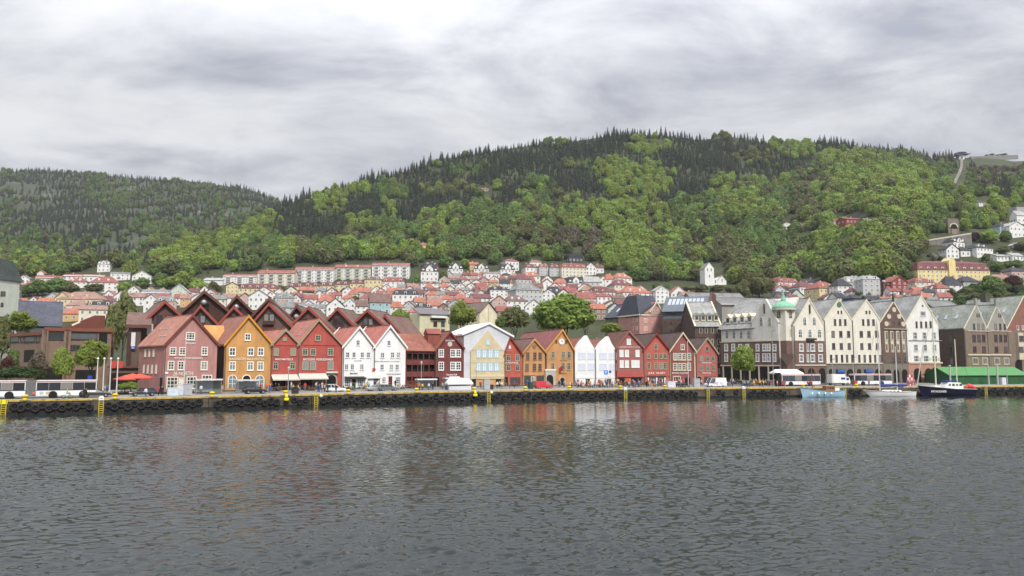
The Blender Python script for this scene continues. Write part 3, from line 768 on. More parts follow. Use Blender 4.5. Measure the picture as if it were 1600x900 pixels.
# --- narrow red, broad red
redm = Wd('red_boards', (186, 66, 50)); gtrim = mat('sage_trim', lin((148, 140, 112)), .7, .06)
h = House('gabled_house', 'narrow red gabled house with round attic window and MADAM FELLE lettering', 'house', 421.8, 464, 606, group=GALL)
h.gable((422, 538), (445.6, 516), 14, redm, Tl('red_house_tile', (190, 112, 92)), gtrim, eaveR=(464, 537)); h.fm = GREENF
h.win(445, 529.6, 5.6, 5.6, 'plain', gm=GREENF); h.row(549.8, [431.4, 457.8], 7.8, 11.4, 'cross', gm=mat('sage_blind', (.25, .25, .17), .7, .1)); h.row(571.2, [430.4, 457], 7.8, 11.4, 'cross')
h.sign('MADAM FELLE', 443.8, 561.6, 30, 3.2); h.box('string_course', 422, 538.5, 464, 540, redm, -.12); h.awning(423.5, 464, 585, 594.5, canvas); h.opening(426, 446, 594); h.opening(448, 462, 596, name='shop_front', m=SHOPG)
h = House('gabled_house', 'broad red gabled house with sage window frames and arched passage at the corner', 'house', 464, 532.4, 606, group=GALL)
h.gable((464, 538), (497.5, 500), 15, redm, Tl('red_house_tile', (190, 112, 92)), gtrim, eaveR=(532.4, 539)); h.fm = GREENF
h.win(496.8, 527.6, 8.4, 9.4, 'sash4'); h.row(549.8, [476.6, 489, 516.4], 8.8, 11.6, 'sash6'); h.row(571, [477, 489, 516.4], 9, 13.4, 'sash6', gm=BLUEGL)
h.sign('BRYGGENS  HUSFLIDSVARER', 497, 561.8, 49, 3.6); h.box('string_course', 464, 538.5, 532.4, 540, redm, -.12)
h.awning(466, 509, 583.5, 593, canvas); h.opening(470, 488, 594); h.opening(489, 509, 594, name='shop_front', m=SHOPG)
h.opening(510.5, 525, 586, arch=True, rim=GREENF); h.box('lintel', 509, 580.5, 527, 583, mat('pale_lintel', (.5, .55, .52), .7, .06), -.5)
h.skylights([(f, y) for f in (.3, .62) for y in (2, 3.6, 5.2, 6.8)], .5, .2)
# --- two white houses
for (a, b, ev, pk, dp, lab) in ((534.4, 583, 541, (561, 511.5), 14, 'white gabled house with a dark shop awning beside the broad red house'), (583, 633, 542, (609, 510), 14, 'white gabled house with a small round crest over its arched entrance')):
    h = House('gabled_house', lab, 'house', a, b, 605.5, group=GALL)
    wb = Wd('white_boards', (228, 228, 226), .05)
    h.gable((a, ev), pk, dp, wb, Tl('white_house_tile', (192, 108, 92)), WHITE, eaveR=(b, ev)); h.fm = mat('white_sash', (.66, .67, .68), .6, .03)
    MB().prism_y([(h.xp - 2.9, h.zp - 2.5), (h.xp - 2.4, h.zp - 2.5), (h.xp + .25, h.zp + .6), (h.xp, h.zp + .6)], dp + .2, dp + .5).build('rear_bargeboard', WHITE, h.root)
    if a < 540:
        h.win(559.4, 535.5, 5.6, 8, 'sash4'); h.row(554.4, [543, 553, 566, 575.6], 5.6, 9, 'sash4'); h.row(573.2, [541.4, 550.4, 565.2], 6, 9.8, 'sash6')
        h.sign('CAFÉ', 559, 563.5, 12, 1.4, mat('grey_letters', (.3, .3, .3), .6, 0)); h.sign('Baker Brun', 552.6, 583.4, 15, 2.6, IRON)
        h.awning(538, 570, 588.3, 592, mat('black_canvas', (.03, .03, .03), .9, .1), .9); h.win(542.6, 598, 10.4, 12, 'grid9'); h.win(563, 598, 10.4, 12, 'grid9'); h.opening(550, 556, 592.5)
    else:
        h.win(607.6, 536, 5.6, 8, 'sash4'); h.row(554.8, [597.6, 613.2, 622.4], 6, 9, 'sash4'); h.row(573.6, [596.8, 611.4, 620.4], 6, 9.4, 'sash4')
        h.sign('HANSA BOKHANDEL OG GALLERI', 604, 564.6, 38, 1.6, mat('grey_letters', (.3, .3, .3), .6, 0)); h.sign('VÅGEN RESTAURANT', 615, 584.5, 22, 1.8, mat('grey_letters', (.3, .3, .3), .6, 0))
        h.win(598.6, 594, 8.8, 12, 'grid9'); h.win(621.6, 594, 8.8, 12, 'grid9'); h.opening(607, 613, 588, name='doorway', m=mat('dark_red_door', (.12, .02, .02), .6, .1))
        h.opening(587 - 14 + 12, 590.5 + 0, 589, arch=True, m=mat('shade_grey', (.16, .16, .16), .8, .1))
h2 = h
x0, z0 = h2.uz(583.4, 600); 
pr = MB().prism_y([(-2.4, z0 + 1.3), (2.3, z0 + 1.3), (2.3, z0 + 1.9), (0, z0 + 2.9), (-2.4, z0 + 1.9)], -.5, -.1).box(-2.2, -.45, -.2, -1.6, -.1, z0 + 1.3).box(1.5, -.45, -.2, 2.1, -.1, z0 + 1.3).build('entrance_porch', WHITE, h2.root)
MB().cyl((-.1, -.62, z0 + 3.3), (-.1, -.5, z0 + 3.3), .42, .42, 14).build('crest', mat('crest_red', (.4, .05, .05), .6, .1), h2.root)
# --- brown red gallery house
bred = Wd('brown_red_boards', (122, 52, 46))
h = House('gabled_house', 'dark brown red gabled house with open side galleries and a round sign', 'house', 680, 723.4, 605, group=GALL)
h.gable((680, 547.5), (702.7, 519), 17, bred, Tl('gallery_tile', (154, 88, 66)), mat('brown_trim', lin((120, 62, 52)), .7, .08), eaveR=(723.4, 543.5))
h.row(551.8, [689.3, 707.6, 716], 8, 12.4, 'sash6'); h.row(571.8, [689.3, 707.6, 716], 8, 13.4, 'sash6')
h.sign('BRYGGEN', 703, 532.3, 14, 2.4); h.sign('Dyvekes Kafé', 705.8, 585.5, 21, 2.6)
h.box('lower_signboard', 702, 588.3, 718, 589.8, WHITE); h.opening(675.5, 686.5, 588, arch=True, rim=bred); h.opening(694, 721, 592, name='shop_front', m=SHOPG); h.awning(694, 722, 590, 593.5, canvas_w, 1.2)
xx, zz = h.uz(702.8, 537.8); MB().cyl((xx, -.16, zz), (xx, -.01, zz), .62, .62, 18).build('round_sign', canvas, h.root)
MB().box(-1.0, 3.0, h.zl - .3, 2.2, 6.2, h.zl + 4.2).prism_x([(2.7, h.zl + 4.2), (6.5, h.zl + 4.2), (4.6, h.zl + 5.6)], -1.2, 2.6).build('dormer', Wd('dormer_boards', (150, 72, 54)), h.root)
wing = House('gallery_wing', 'low brown red wooden wing with open dark galleries beside the gallery house', 'house', 634, 679.5, 604.5, 186, 191.5, 0)
wz = wing.z(650, 548)
MB().box(0, .9, -1, wing.W, 8, wz).build('wall', bred, wing.root)
for k, (a, b) in enumerate(((0, .3), (2.4, 3.5), (5.3, 6.4), (8.0, 8.8))): MB().box(0, 0, a, wing.W, .14, b + .15).build('gallery_parapet', bred, wing.root)
for x in np.linspace(.1, wing.W - .1, 6): MB().box(x - .1, .02, -1, x + .1, .18, wz).build('gallery_post', bred, wing.root)
for z in (3.6, 6.5): MB().box(.05, .88, z, wing.W - .05, .895, z + 1.5).build('gallery_opening', BLACK, wing.root)
MB().slab([(-.3, -.5, wz), (wing.W + .2, -.5, wz), (wing.W + .2, 6.5, wz + 4.4), (-.3, 6.5, wz + 4.4)], .25).slab([(-.3, 6.5, wz + 4.4), (wing.W + .2, 6.5, wz + 4.4), (wing.W + .2, 12, wz + 1), (-.3, 12, wz + 1)], .25).build('roof', Tl('gallery_tile', (154, 88, 66)), wing.root)
# --- tarpaulin covered house with a printed front
tarp = mat('white_tarpaulin', (.56, .57, .60), .55, .12, .35); tarpr = mat('tarpaulin_roof', (.84, .84, .84), .5, .06, .4)
h = House('covered_house', 'house under a tall white tarpaulin scaffold roof with a printed yellow front', 'house', 724.5, 799, 604.5, group=GALL)
h.gable((724.5, 523), (764, 507), 18, tarp, tarpr, None, .6, front=.5, tr=.45, eaveR=(799, 526))
beige = mat('printed_cloth', soft((204, 184, 134)), .8, .14, .5)
def gz_pts(hh, pts, y0, y1): return MB().prism_y([hh.uz(*p) for p in pts], y0, y1)
gz_pts(h, [(734.5, 592), (787, 592), (786.8, 549), (761.6, 517), (734.8, 549)], -.5, -.05).build('printed_front', beige, h.root)
pw = mat('printed_blue', (.38, .52, .62), .7, .05); pwh = mat('printed_white', (.62, .68, .72), .7, .05)
for (px, py, w, hh) in [(761.5, 534.5, 6.4, 9.6)] + [(x, y, 7.2, 13.4) for y in (552.6, 573.2) for x in (746.8, 755.8, 765.4, 774.8)]:
    h.win(px, py, w, hh, 'cross', fm=pw, gm=pwh, sill=False, y=-.505)
h.box('printed_cornice', 734.5, 585.5, 787, 588.5, mat('printed_cream', (.6, .52, .35), .8, .05), -.56, -.505)
for z in (9.0, 5.8): MB().bar((-.06, -.55, z), (h.W, -.55, z), .05).build('scaffold_tube', STEEL, h.root)
yb_ = Wd('ochre_base_boards', (208, 150, 60))
h.box('plinth_wall', 724.6, 591.5, 787, 606, yb_, -.3); h.opening(737, 743, 592, y=-.31); h.opening(774, 782, 592, y=-.31); h.box('notice', 795, 540, 798, 545, WHITE)
# --- orange red house half hidden
ored = Wd('orange_red_boards', (192, 74, 48))
h = House('gabled_house', 'orange red gabled house half hidden behind the white tarpaulin', 'house', 787.3, 815.8, 604, group=GALL)
h.gable((787.3, 553), (797, 527.5), 16, ored, tile_brown, mat('dark_red_trim', lin((130, 44, 36)), .7, .06), eaveR=(815.8, 554)); h.fm = GREENF
h.row(558.8, [794.2, 808.3], 6.4, 10.4, 'cross'); h.row(574.4, [794.2, 808.3], 6.4, 10.4, 'cross'); h.sign('LA FONTENE', 798.5, 567, 21, 2.8); h.opening(788.5, 793.5, 589); h.opening(797, 813, 589.5, name='shop_front', m=SHOPG)
# --- small ochre, large ochre
och = Wd('ochre_boards', (200, 136, 58))
h = House('gabled_house', 'small ochre gabled house with six brown framed windows and round attic ornament', 'house', 816, 851.8, 603.5, group=GALL)
h.gable((816, 552), (834.4, 530.5), 15, och, tile_brown, och, eaveR=(851.8, 550)); bf = mat('brown_frame', (.22, .14, .08), .6, .1); h.fm = bf
h.row(556.4, [824.4, 835.6, 843.8], 5.4, 12, 'sash6'); h.row(574, [823.4, 835, 843.6], 5.4, 11.2, 'sash6'); xx, zz = h.uz(834.6, 541.8)
MB().cyl((xx, -.12, zz), (xx, 0, zz), .55, .55, 16).build('round_ornament', bf, h.root); h.opening(819, 833, 587.5, name='shop_front', m=SHOPG); h.opening(838, 850, 587.5, name='shop_front', m=SHOPG); h.win(832, 595, 5, 13, 'plain', fm=WHITE, gm=BLUEGL)
h.box('string_course', 816, 585, 851.8, 586.5, och, -.12)
h = House('gabled_house', 'large ochre gabled house with a round clock and two arched doorways', 'house', 853, 896, 603, group=GALL)
h.gable((853, 547.5), (878.4, 515.8), 30, och, Tl('maroon_long_tile', (152, 82, 78)), mat('ochre_trim', lin((206, 146, 70)), .7, .06), eaveR=(896, 546)); h.fm = GREENF
h.row(554.4, [864.2, 880.2, 889.2], 5.6, 10.8, 'cross'); h.row(572.4, [863.6, 879.8, 888.6], 5.6, 11, 'cross')
xx, zz = h.uz(877.4, 533.8); ck = MB().cyl((xx, -.2, zz), (xx, 0, zz), .78, .78, 20).build('clock', WHITE, h.root)
MB().bar((xx, -.22, zz), (xx, -.22, zz + .5), .1).bar((xx, -.22, zz), (xx + .35, -.22, zz), .1).build('clock_hands', IRON, ck)
for q in (-1.5, 1.35): put_window(h.root, xx + q, 0, zz - .55, .55, 1.0, 'plain', bf, mat('brown_shutter', (.12, .07, .04), .8, .1))
h.box('portal', 851.5, 578.5, 867, 605, mat('grey_stone_trim', (.42, .41, .38), .8, .12), -.45); h.box('portal_cornice', 850.8, 577, 867.7, 579, WHITE, -.6)
h.opening(853, 863.5, 585.5, arch=True, y=-.46); h.opening(875, 882, 590, arch=True, rim=mat('grey_stone_trim', (.42, .41, .38), .8, .12)); h.sign('Bryggen 1702', 880, 563.3, 14, 1.6, bf); h.sign('Handelshuset', 879, 583, 16, 1.8, bf)
MB().bar((h.uz(872, 574)[0], -.1, h.uz(872, 574)[1]), (h.uz(875, 569)[0], -1.6, h.uz(875, 569)[1]), .08).build('flag_staff', WHITE, h.root)
MB().slab([(h.uz(872, 574)[0] + .1, -.5, h.uz(872, 574)[1] - .3), (h.uz(872, 574)[0] + .8, -1.1, h.uz(872, 574)[1] + .6), (h.uz(872, 574)[0] + .9, -1.1, h.uz(872, 574)[1] - .7), (h.uz(872, 574)[0] + .2, -.5, h.uz(872, 574)[1] - 1.3)], .03).build('flag', mat('flag_red', (.35, .04, .04), .8, .1), h.root)
# --- two fronts wrapped in white sheets
sheetm = mat('white_sheeting', (.72, .72, .725), .7, .10, .5); faint = mat('printed_pale_blue', (.58, .62, .70), .7, .08)
for (a, b, sh, pk, lab, ws) in ((898, 930.6, 545, (916, 524), 'front wrapped in white sheeting with printed pale blue windows beside the clock house', [(907, 927)]), (931, 963.2, 545.5, (949.6, 525.5), 'front wrapped in white sheeting beside the brick red covered front', [(937, 960)])):
    h = House('wrapped_house', lab, 'house', a, b, 602, group=GALL)
    zs = h.z(a, sh); xp, zp = h.uz(*pk); w = h.W
    out = [(0.1, -1), (w - .1, -1), (w - .15, zs), (w * .8, zs + (zp - zs) * .44), (xp + .3, zp - .1), (xp, zp), (xp - .3, zp - .1), (w * .2, zs + (zp - zs) * .44), (.15, zs)]
    MB().prism_y(out, 0, 1.0).build('sheeting', sheetm, h.root)
    MB().slab([(-.1, .9, zs - .6), (xp, .9, zp - .5), (xp, 26, zp - .5), (-.1, 26, zs - .6)], .3).slab([(xp, .9, zp - .5), (w, .9, zs - .6), (w, 26, zs - .6), (xp, 26, zp - .5)], .3).box(.2, 1.1, -1, w - .2, 25, zs - .7).build('roof', Tl('wrapped_roof_tile', (160, 92, 68)), h.root)
    x0 = a + 5
    for y in (556.5, 573.5):
        for i in range(4): h.win(x0 + 3 + i * 6.3 + (2.4 if i > 1 else 0), y, 5.4, 11, 'cross', fm=faint, gm=mat('printed_grey', (.62, .65, .70), .7, .05), sill=False)
    h.opening(a + 17, a + 24, 592); h.opening(a + 3, a + 7, 593, m=mat('dull_red', (.3, .08, .07), .8, .1)); h.box('lower_sheet', a + .5, 588, b - .5, 591, WHITE, -.08)
    if b > 940: MB().bar((w - .3, -.2, -1), (w - .3, -.2, zs), .25).build('edge_board', mat('dark_red_trim', lin((130, 44, 36)), .7, .06), h.root)
# --- brick red printed cover
h = House('covered_house', 'brick red gabled front of printed cloth with pale mint windows', 'house', 963.4, 1005.8, 602, group=GALL)
br = mat('brick_red_cloth', soft((164, 88, 80)), .85, .14, .6)
h.gable((963.4, 543), (982, 518), 14, br, Tl('brick_house_tile', (120, 76, 62)), br, .2, eaveR=(1005.8, 543)); mint = mat('printed_mint', (.60, .68, .64), .7, .04); h.fm = WHITE; h.gm = mint
h.win(982.4, 534, 6.4, 9.2, 'cross'); h.row(552, [971, 979.4, 996], 6.8, 11.2, 'cross'); h.row(568.4, [971.4, 979.4, 989.6, 996], 6.8, 11.6, 'cross'); h.sign('KJØBMANDSSTUEN', 982.5, 542.6, 33, 3, mat('pale_letters2', (.6, .45, .38), .6, 0))
h.box('cloth_hem', 963.4, 582, 1005.8, 589, mat('cloth_hem_red', lin((168, 84, 78)), .85, .1), -.25); h.opening(966, 976, 590); h.opening(977, 985, 590, m=mat('bright_red_boards', (.4, .05, .03), .7, .1)); h.opening(986, 1003, 590); 
MB().slab([(-2.6, .4, h.zl - 2.6), (h.xp - 1, .4, h.zp - 1.2), (h.xp - 1, 8, h.zp - 1.2), (-2.6, 8, h.zl - 2.6)], .1).build('white_membrane', sheetm, h.root)
# --- vermilion, cream trimmed, small red
verm = Wd('vermilion_boards', (190, 78, 58))
h = House('gabled_house', 'vermilion gabled house with small sage windows left of the cream trimmed house', 'house', 1006, 1046.7, 601, group=GALL)
h.gable((1006, 547), (1025, 522), 14, verm, tile_dark, mat('dark_red_trim', lin((130, 44, 36)), .7, .06), eaveR=(1046.7, 547)); h.fm = GREENF
h.win(1025, 541.5, 5.2, 9, 'cross'); h.row(556, [1013.6, 1025, 1032.6, 1039.2], 5.4, 8.6, 'cross'); h.row(571.6, [1013.6, 1025, 1032.6, 1039.2], 5.8, 10.4, 'sash6')
h.sign('JULE  HUSET', 1026, 583, 28, 2.8); h.box('string_course', 1006, 585.5, 1046.7, 587, verm, -.15); h.opening(1011, 1041, 588, name='shop_front', m=SHOPG)
for i, x in enumerate(np.linspace(1013, 1039, 7)): h.box('shop_display', x - 1.2, 590 + (i % 3), x + 1.2, 600, [canvas_w, mat('display_red', (.4, .1, .1), .8, .1), canvas][i % 3], -.06)
mrn = Wd('maroon_boards', (148, 70, 66)); crm = mat('cream_trim', lin((196, 182, 148)), .7, .05)
h = House('gabled_house', 'maroon gabled house with cream bargeboards and corner posts', 'house', 1047.6, 1086.9, 600.5, group=GALL)
h.gable((1047.6, 548), (1066, 520.4), 14, mrn, tile_dark, crm, eaveR=(1086.9, 548)); h.fm = CREAMF
h.win(1066.4, 542, 6.4, 9.2, 'cross'); h.row(557, [1054.8, 1062, 1068.8, 1076.6], 6.4, 11.4, 'sash6'); h.row(572.8, [1054.6, 1061.8, 1068.8, 1076.4], 6.4, 11.6, 'sash6')
for x in (.12, h.W - .12): MB().box(x - .16, -.1, -.5, x + .16, -.003, h.zl).build('corner_post', crm, h.root)
h.sign('BRYGGEN TRACTEUR', 1062, 583, 24, 2.4, WHITE); h.win(1057.6, 592, 12, 9, 'shop', gm=mat('shop_red_glass', (.12, .03, .03), .3, .3, 3)); h.box('string_course', 1047.6, 549.5, 1086.9, 550.6, mrn, -.12); h.opening(1070, 1078, 590)
h = House('gabled_house', 'small red gabled house at the end of the row beside a low arch', 'house', 1087.8, 1121.6, 600, group=GALL)
h.gable((1087.8, 551.5), (1104.4, 529), 14, Wd('rose_red_boards', (184, 82, 76)), tile_dark, gtrim, eaveR=(1121.6, 551.5)); h.fm = GREENF
h.win(1105, 545, 5, 7.4, 'plain'); h.row(560, [1095.8, 1105.4, 1114.2], 5, 8.6, 'cross'); h.row(575, [1095.6, 1105.6, 1114.6], 5, 9.4, 'cross'); h.sign('KLØVERHUSET', 1104, 567, 17, 2); h.sign('VINSTUE', 1104, 583, 14, 2)
h.opening(1079.5 + 9, 1096, 588, arch=True, rim=gtrim); h.opening(1100, 1119, 588.5, name='shop_front', m=SHOPG)
# ================================================================== tall merchants' buildings at the right
GT = 'tall gabled buildings along the right half of the quay'
cream = Pl('cream_plaster', (218, 212, 194)); cream_shaded = Pl('shaded_cream_plaster', (206, 203, 192)); brownb = Bk('brown_brick', (124, 92, 80)); dkbrown = Bk('dark_brown_brick', (98, 76, 66)); stonem = Bk('grey_stone_wall', (128, 118, 104))  # second cream is greyed for the side wing: its shade painted in
ridge_tile = mat('ridge_cream', lin((206, 198, 172)), .8, .06); winb = mat('brown_sash', (.13, .09, .08), .6, .1); pale = mat('pale_stone', lin((190, 182, 162)), .85, .1)
# hall R: dark brown building with dormered grey roof, eave towards the water
def eave_house(h, eave_py, ridge_py, px, depth, wall, roof, name_roof='roof', flat_back=True):
    ze = h.z(px, eave_py); zr = None
    h.zl = ze; Wd_ = h.W
    # the ridge lies depth/2 further back: find its height from the sight line
    r = ray(px, ridge_py); P = h.P - h.n * (depth / 2); C = Vector((0, 0, CAM_Z)); t = (P - C).dot(h.n) / r.dot(h.n); zr = (C + r * t).z - h.P.z
    h.zr = zr
    MB().prism_x([(0, -1.5), (depth, -1.5), (depth, ze), (depth / 2, zr - .2), (0, ze)], 0, Wd_).build('wall', wall, h.root)
    k = .25
    MB().slab([(-.3, -.5, ze - .25), (Wd_ + .3, -.5, ze - .25), (Wd_ + .3, depth / 2, zr), (-.3, depth / 2, zr)], k).slab([(-.3, depth / 2, zr), (Wd_ + .3, depth / 2, zr), (Wd_ + .3, depth + .5, ze - .25), (-.3, depth + .5, ze - .25)], k).bar((-.3, depth / 2, zr + .05), (Wd_ + .3, depth / 2, zr + .05), .35, .2).build(name_roof, roof, h.root)
    return h
def dormers(h, n, f, w, hh, mw, mr, x0=0, x1=None, depth=16, gabled=True, pane=True):
    x1 = h.W if x1 is None else x1
    for i in range(n):
        x = x0 + (x1 - x0) * (i + .5) / n; y = depth / 2 * f - .5; z = h.zl + (h.zr - h.zl) * f
        m = MB().box(x - w/2, y - .4, z - .3, x + w/2, y + 2.6, z + hh)
        o = m.build('dormer', mw, h.root)
        if gabled: MB().prism_y([(x - w/2 - .15, z + hh), (x + w/2 + .15, z + hh), (x, z + hh + w * .65)], y - .55, y + 3.4).build('dormer_roof', mr, o)
        else: MB().box(x - w/2 - .12, y - .5, z + hh, x + w/2 + .12, y + 3, z + hh + .18).build('dormer_roof', mr, o)
        if pane: MB().box(x - w * .32, y - .43, z + .15, x + w * .32, y - .402, z + hh - .2).build('dormer_pane', GLASS, o)
h = House('merchant_hall', 'dark brown brick building with a grey dormered roof behind the small red house', 'building', 1088, 1129, 604, 240, 240, group=GT)
eave_house(h, 509, 472, 1110, 22, dkbrown, slate); dormers(h, 4, .22, 1.5, 1.5, pale, slate, depth=22); h.fm = pale
for y in (516.5, 534, 548, 562, 580): h.row(y, [1095, 1103.6, 1113, 1122.6], 4.6, 8.4, 'plain', sill=False)
for x in (0, h.W): MB().bar((x, -.6, h.zl - .2), (x, 11, h.zr + .2), .5, .3).build('verge_stone', ridge_tile, h.root)
# S: corner building, two wings and a turret
def banded(h, low, high, zband, depth):
    MB().box(0, -.14, -1, h.W, -.003, zband).build('brick_storeys', low, h.root)
    MB().box(-.05, -.26, zband, h.W + .05, -.003, zband + .3).build('band_course', pale, h.root)
h = House('corner_building_wing', 'cream and brown brick side wing with four pale dormers behind the round tree', 'building', 1129, 1221, 604, 238, 219.5, group=GT)
W1 = h.W; sp = h.uz(1178, 560)[0]
ze = h.z(1150, 513); h.zl = ze
r_ = ray(1150, 471.5); P = h.P - h.n * 9; C0 = Vector((0, 0, CAM_Z)); t_ = (P - C0).dot(h.n) / r_.dot(h.n); h.zr = (C0 + r_ * t_).z - h.P.z
MB().prism_x([(0, -1.5), (18, -1.5), (18, ze), (9, h.zr - .2), (0, ze)], 0, W1).build('wall', cream_shaded, h.root)
MB().slab([(-.3, -.5, ze - .2), (sp + 1, -.5, ze - .2), (sp + 1, 9, h.zr), (-.3, 9, h.zr)], .25).slab([(-.3, 9, h.zr), (sp + 1, 9, h.zr), (sp + 1, 18.5, ze - .2), (-.3, 18.5, ze - .2)], .25).bar((-.3, -.6, ze - .1), (-.3, 9, h.zr + .2), .6, .35).build('roof', slate, h.root)
dormers(h, 4, .2, 1.7, 1.6, cream_shaded, ridge_tile, .6, sp - .6, 18)
gpk = h.uz(1195.2, 467.5); xr = W1 - .1; xl = 2 * gpk[0] - xr
gx = MB().prism_y([(sp - .1, -.9), (xr, -.9), (xr, ze - 0), (xr, ze + 1.2), (gpk[0] + .5, gpk[1]), (gpk[0] - .5, gpk[1]), (sp - .1, ze + 1.2)], -.35, .5); gx.build('front_gable', cream_shaded, h.root)
MB().slab([(gpk[0], -.3, gpk[1] - .2), (gpk[0], 9, gpk[1] - .2), (sp - .4, 9, ze + .8), (sp - .4, -.3, ze + .8)], -.2).slab([(gpk[0], 9, gpk[1] - .2), (gpk[0], -.3, gpk[1] - .2), (xr, -.3, ze + .8), (xr, 9, ze + .8)], -.2).build('gable_roof', slate, h.root)
zb = h.z(1175, 534); MB().box(0, -.5, -1, W1, -.36, zb).box(0, -.36, -1, sp, -.003, zb).build('brick_storeys', brownb, h.root); MB().box(-.1, -.62, zb, W1, -.36, zb + .3).build('band_course', pale, h.root)
zb2 = h.z(1175, 572); MB().box(-.05, -.7, zb2, W1, -.51, zb2 + .35).build('band_course', pale, h.root); MB().box(.3, -.54, -1, W1 - .3, -.51, zb2 - .3).build('shop_front', BLACK, h.root)
h.fm = WHITE
for y in (543, 558.5): h.row(y, [1136.5, 1147.5, 1158.5, 1169.5, 1185.5, 1196, 1203, 1212], 6, 11 if y < 550 else 13, 'tri', y=-.51)
h.row(522.5, [1136, 1147, 1158.4, 1170, 1185.5, 1198, 1211], 5, 12, 'arch', fm=cream_shaded, y=-.02); h.row(502.5, [1191, 1204], 5, 13, 'arch', fm=cream_shaded, y=-.36)
MB().bar((gpk[0], -.5, gpk[1] - 1.4), (gpk[0], -.5, gpk[1] - 4.2), .35, .2).build('hoist_hook', IRON, h.root)
for k in range(6): MB().bar((1 + k * 3.4, -.55, .2), (1 + k * 3.4, -.55, zb2), .5, .2).build('pier', pale, h.root)
S_end = h.P + h.d * W1; S_zb = zb; S_ze = ze
h = House('corner_building', 'cream and brown brick corner building with a pointed gable right of the green domed turret', 'building', 1243, 1290.8, 604, 218.5, 223, group=GT)
h.gable((1243, 509), (1264, 467.3), 19, cream, slate, ridge_tile, .1, eaveR=(1290.8, 507), front=.1)
MB().box(0, -.14, -1, h.W, -.003, h.z(1265, 532.5)).build('brick_storeys', brownb, h.root); zb2 = h.z(1265, 571.5)
MB().box(-.05, -.34, zb2, h.W + .05, -.003, zb2 + .35).build('band_course', pale, h.root)
for y in (543, 559.5):
    h.win(1251.3, y, 7.4, 12, 'tri', y=-.14); h.win(1261.5, y, 4, 12, 'two', y=-.14); h.win(1269, y, 7.6, 12, 'tri', y=-.14); h.win(1281.3, y, 7.4, 12, 'tri', y=-.14)
h.row(520.5, [1250.2, 1265.2, 1280], 6.4, 13, 'arch'); h.row(501.5, [1257, 1272], 6, 13, 'arch'); h.box('balcony', 1259, 528.5, 1272.5, 531.5, IRON, -1.0)
for a in (1246, 1261.5, 1278.5): h.opening(a, a + 10.5, 575, arch=True, y=-.16, rim=pale)
gx, gzv = h.uz(1264, 476); MB().bar((gx, -.3, gzv), (gx, -.3, gzv - 2.6), .35, .2).build('hoist_hook', IRON, h.root)
# turret on the corner: a chamfered tower with a copper dome
tp = at_depth(1230, 604, 219.5); tb = Vector((tp.x, tp.y, FZ))
tz = lambda py: (at_depth(1230, py, 219.0).z - FZ)
rt = tag(empty('corner_turret', tb, R(-12)), 'square cream corner turret with green copper dome and spire on the brick corner', 'tower')
rad = 3.1
MB().cyl((0, 1.6, -1), (0, 1.6, tz(532.5)), 3.25, 3.25, 4).build('brick_base', brownb, rt); MB().cyl((0, 1.6, tz(532.5)), (0, 1.6, tz(484)), 3.1, 3.1, 4).build('shaft', cream, rt)
MB().cyl((0, 1.6, tz(484)), (0, 1.6, tz(482)), 3.35, 3.35, 16).build('cornice', pale, rt)
copper = mat('green_copper', lin((122, 172, 148)), .7, .12, 1.2)
prof = [(3.3, 482), (3.2, 478.5), (2.6, 474.5), (1.5, 471.5), (.75, 470), (.7, 466.5), (.5, 464), (.32, 460), (.1, 453)]
m = MB()
for (r0, a), (r1, b) in zip(prof[:-1], prof[1:]): m.cyl((0, 1.6, tz(a)), (0, 1.6, tz(b)), r0, r1, 16, False)
m.build('copper_dome', copper, rt, smooth=True)
for k, a in enumerate((-45, 45)):
    q = Vector((math.sin(R(a)) * 2.2, 1.6 - math.cos(R(a)) * 2.2, 0))
    put_window(rt, q.x, q.y, tz(497), 1.5, 2.2, 'arch', pale, GLASS, R(a), False); put_window(rt, q.x, q.y, tz(526), .7, 2.2, 'arch', pale, mat('dull_pane', (.3, .25, .2), .5, .1), R(a), False)
MB().prism_y([(-1.6, tz(560)), (0, tz(572)), (1.6, tz(560)), (1.6, tz(553)), (-1.6, tz(553))], -1.75, -1.2).build('brick_corbel', dkbrown, rt)
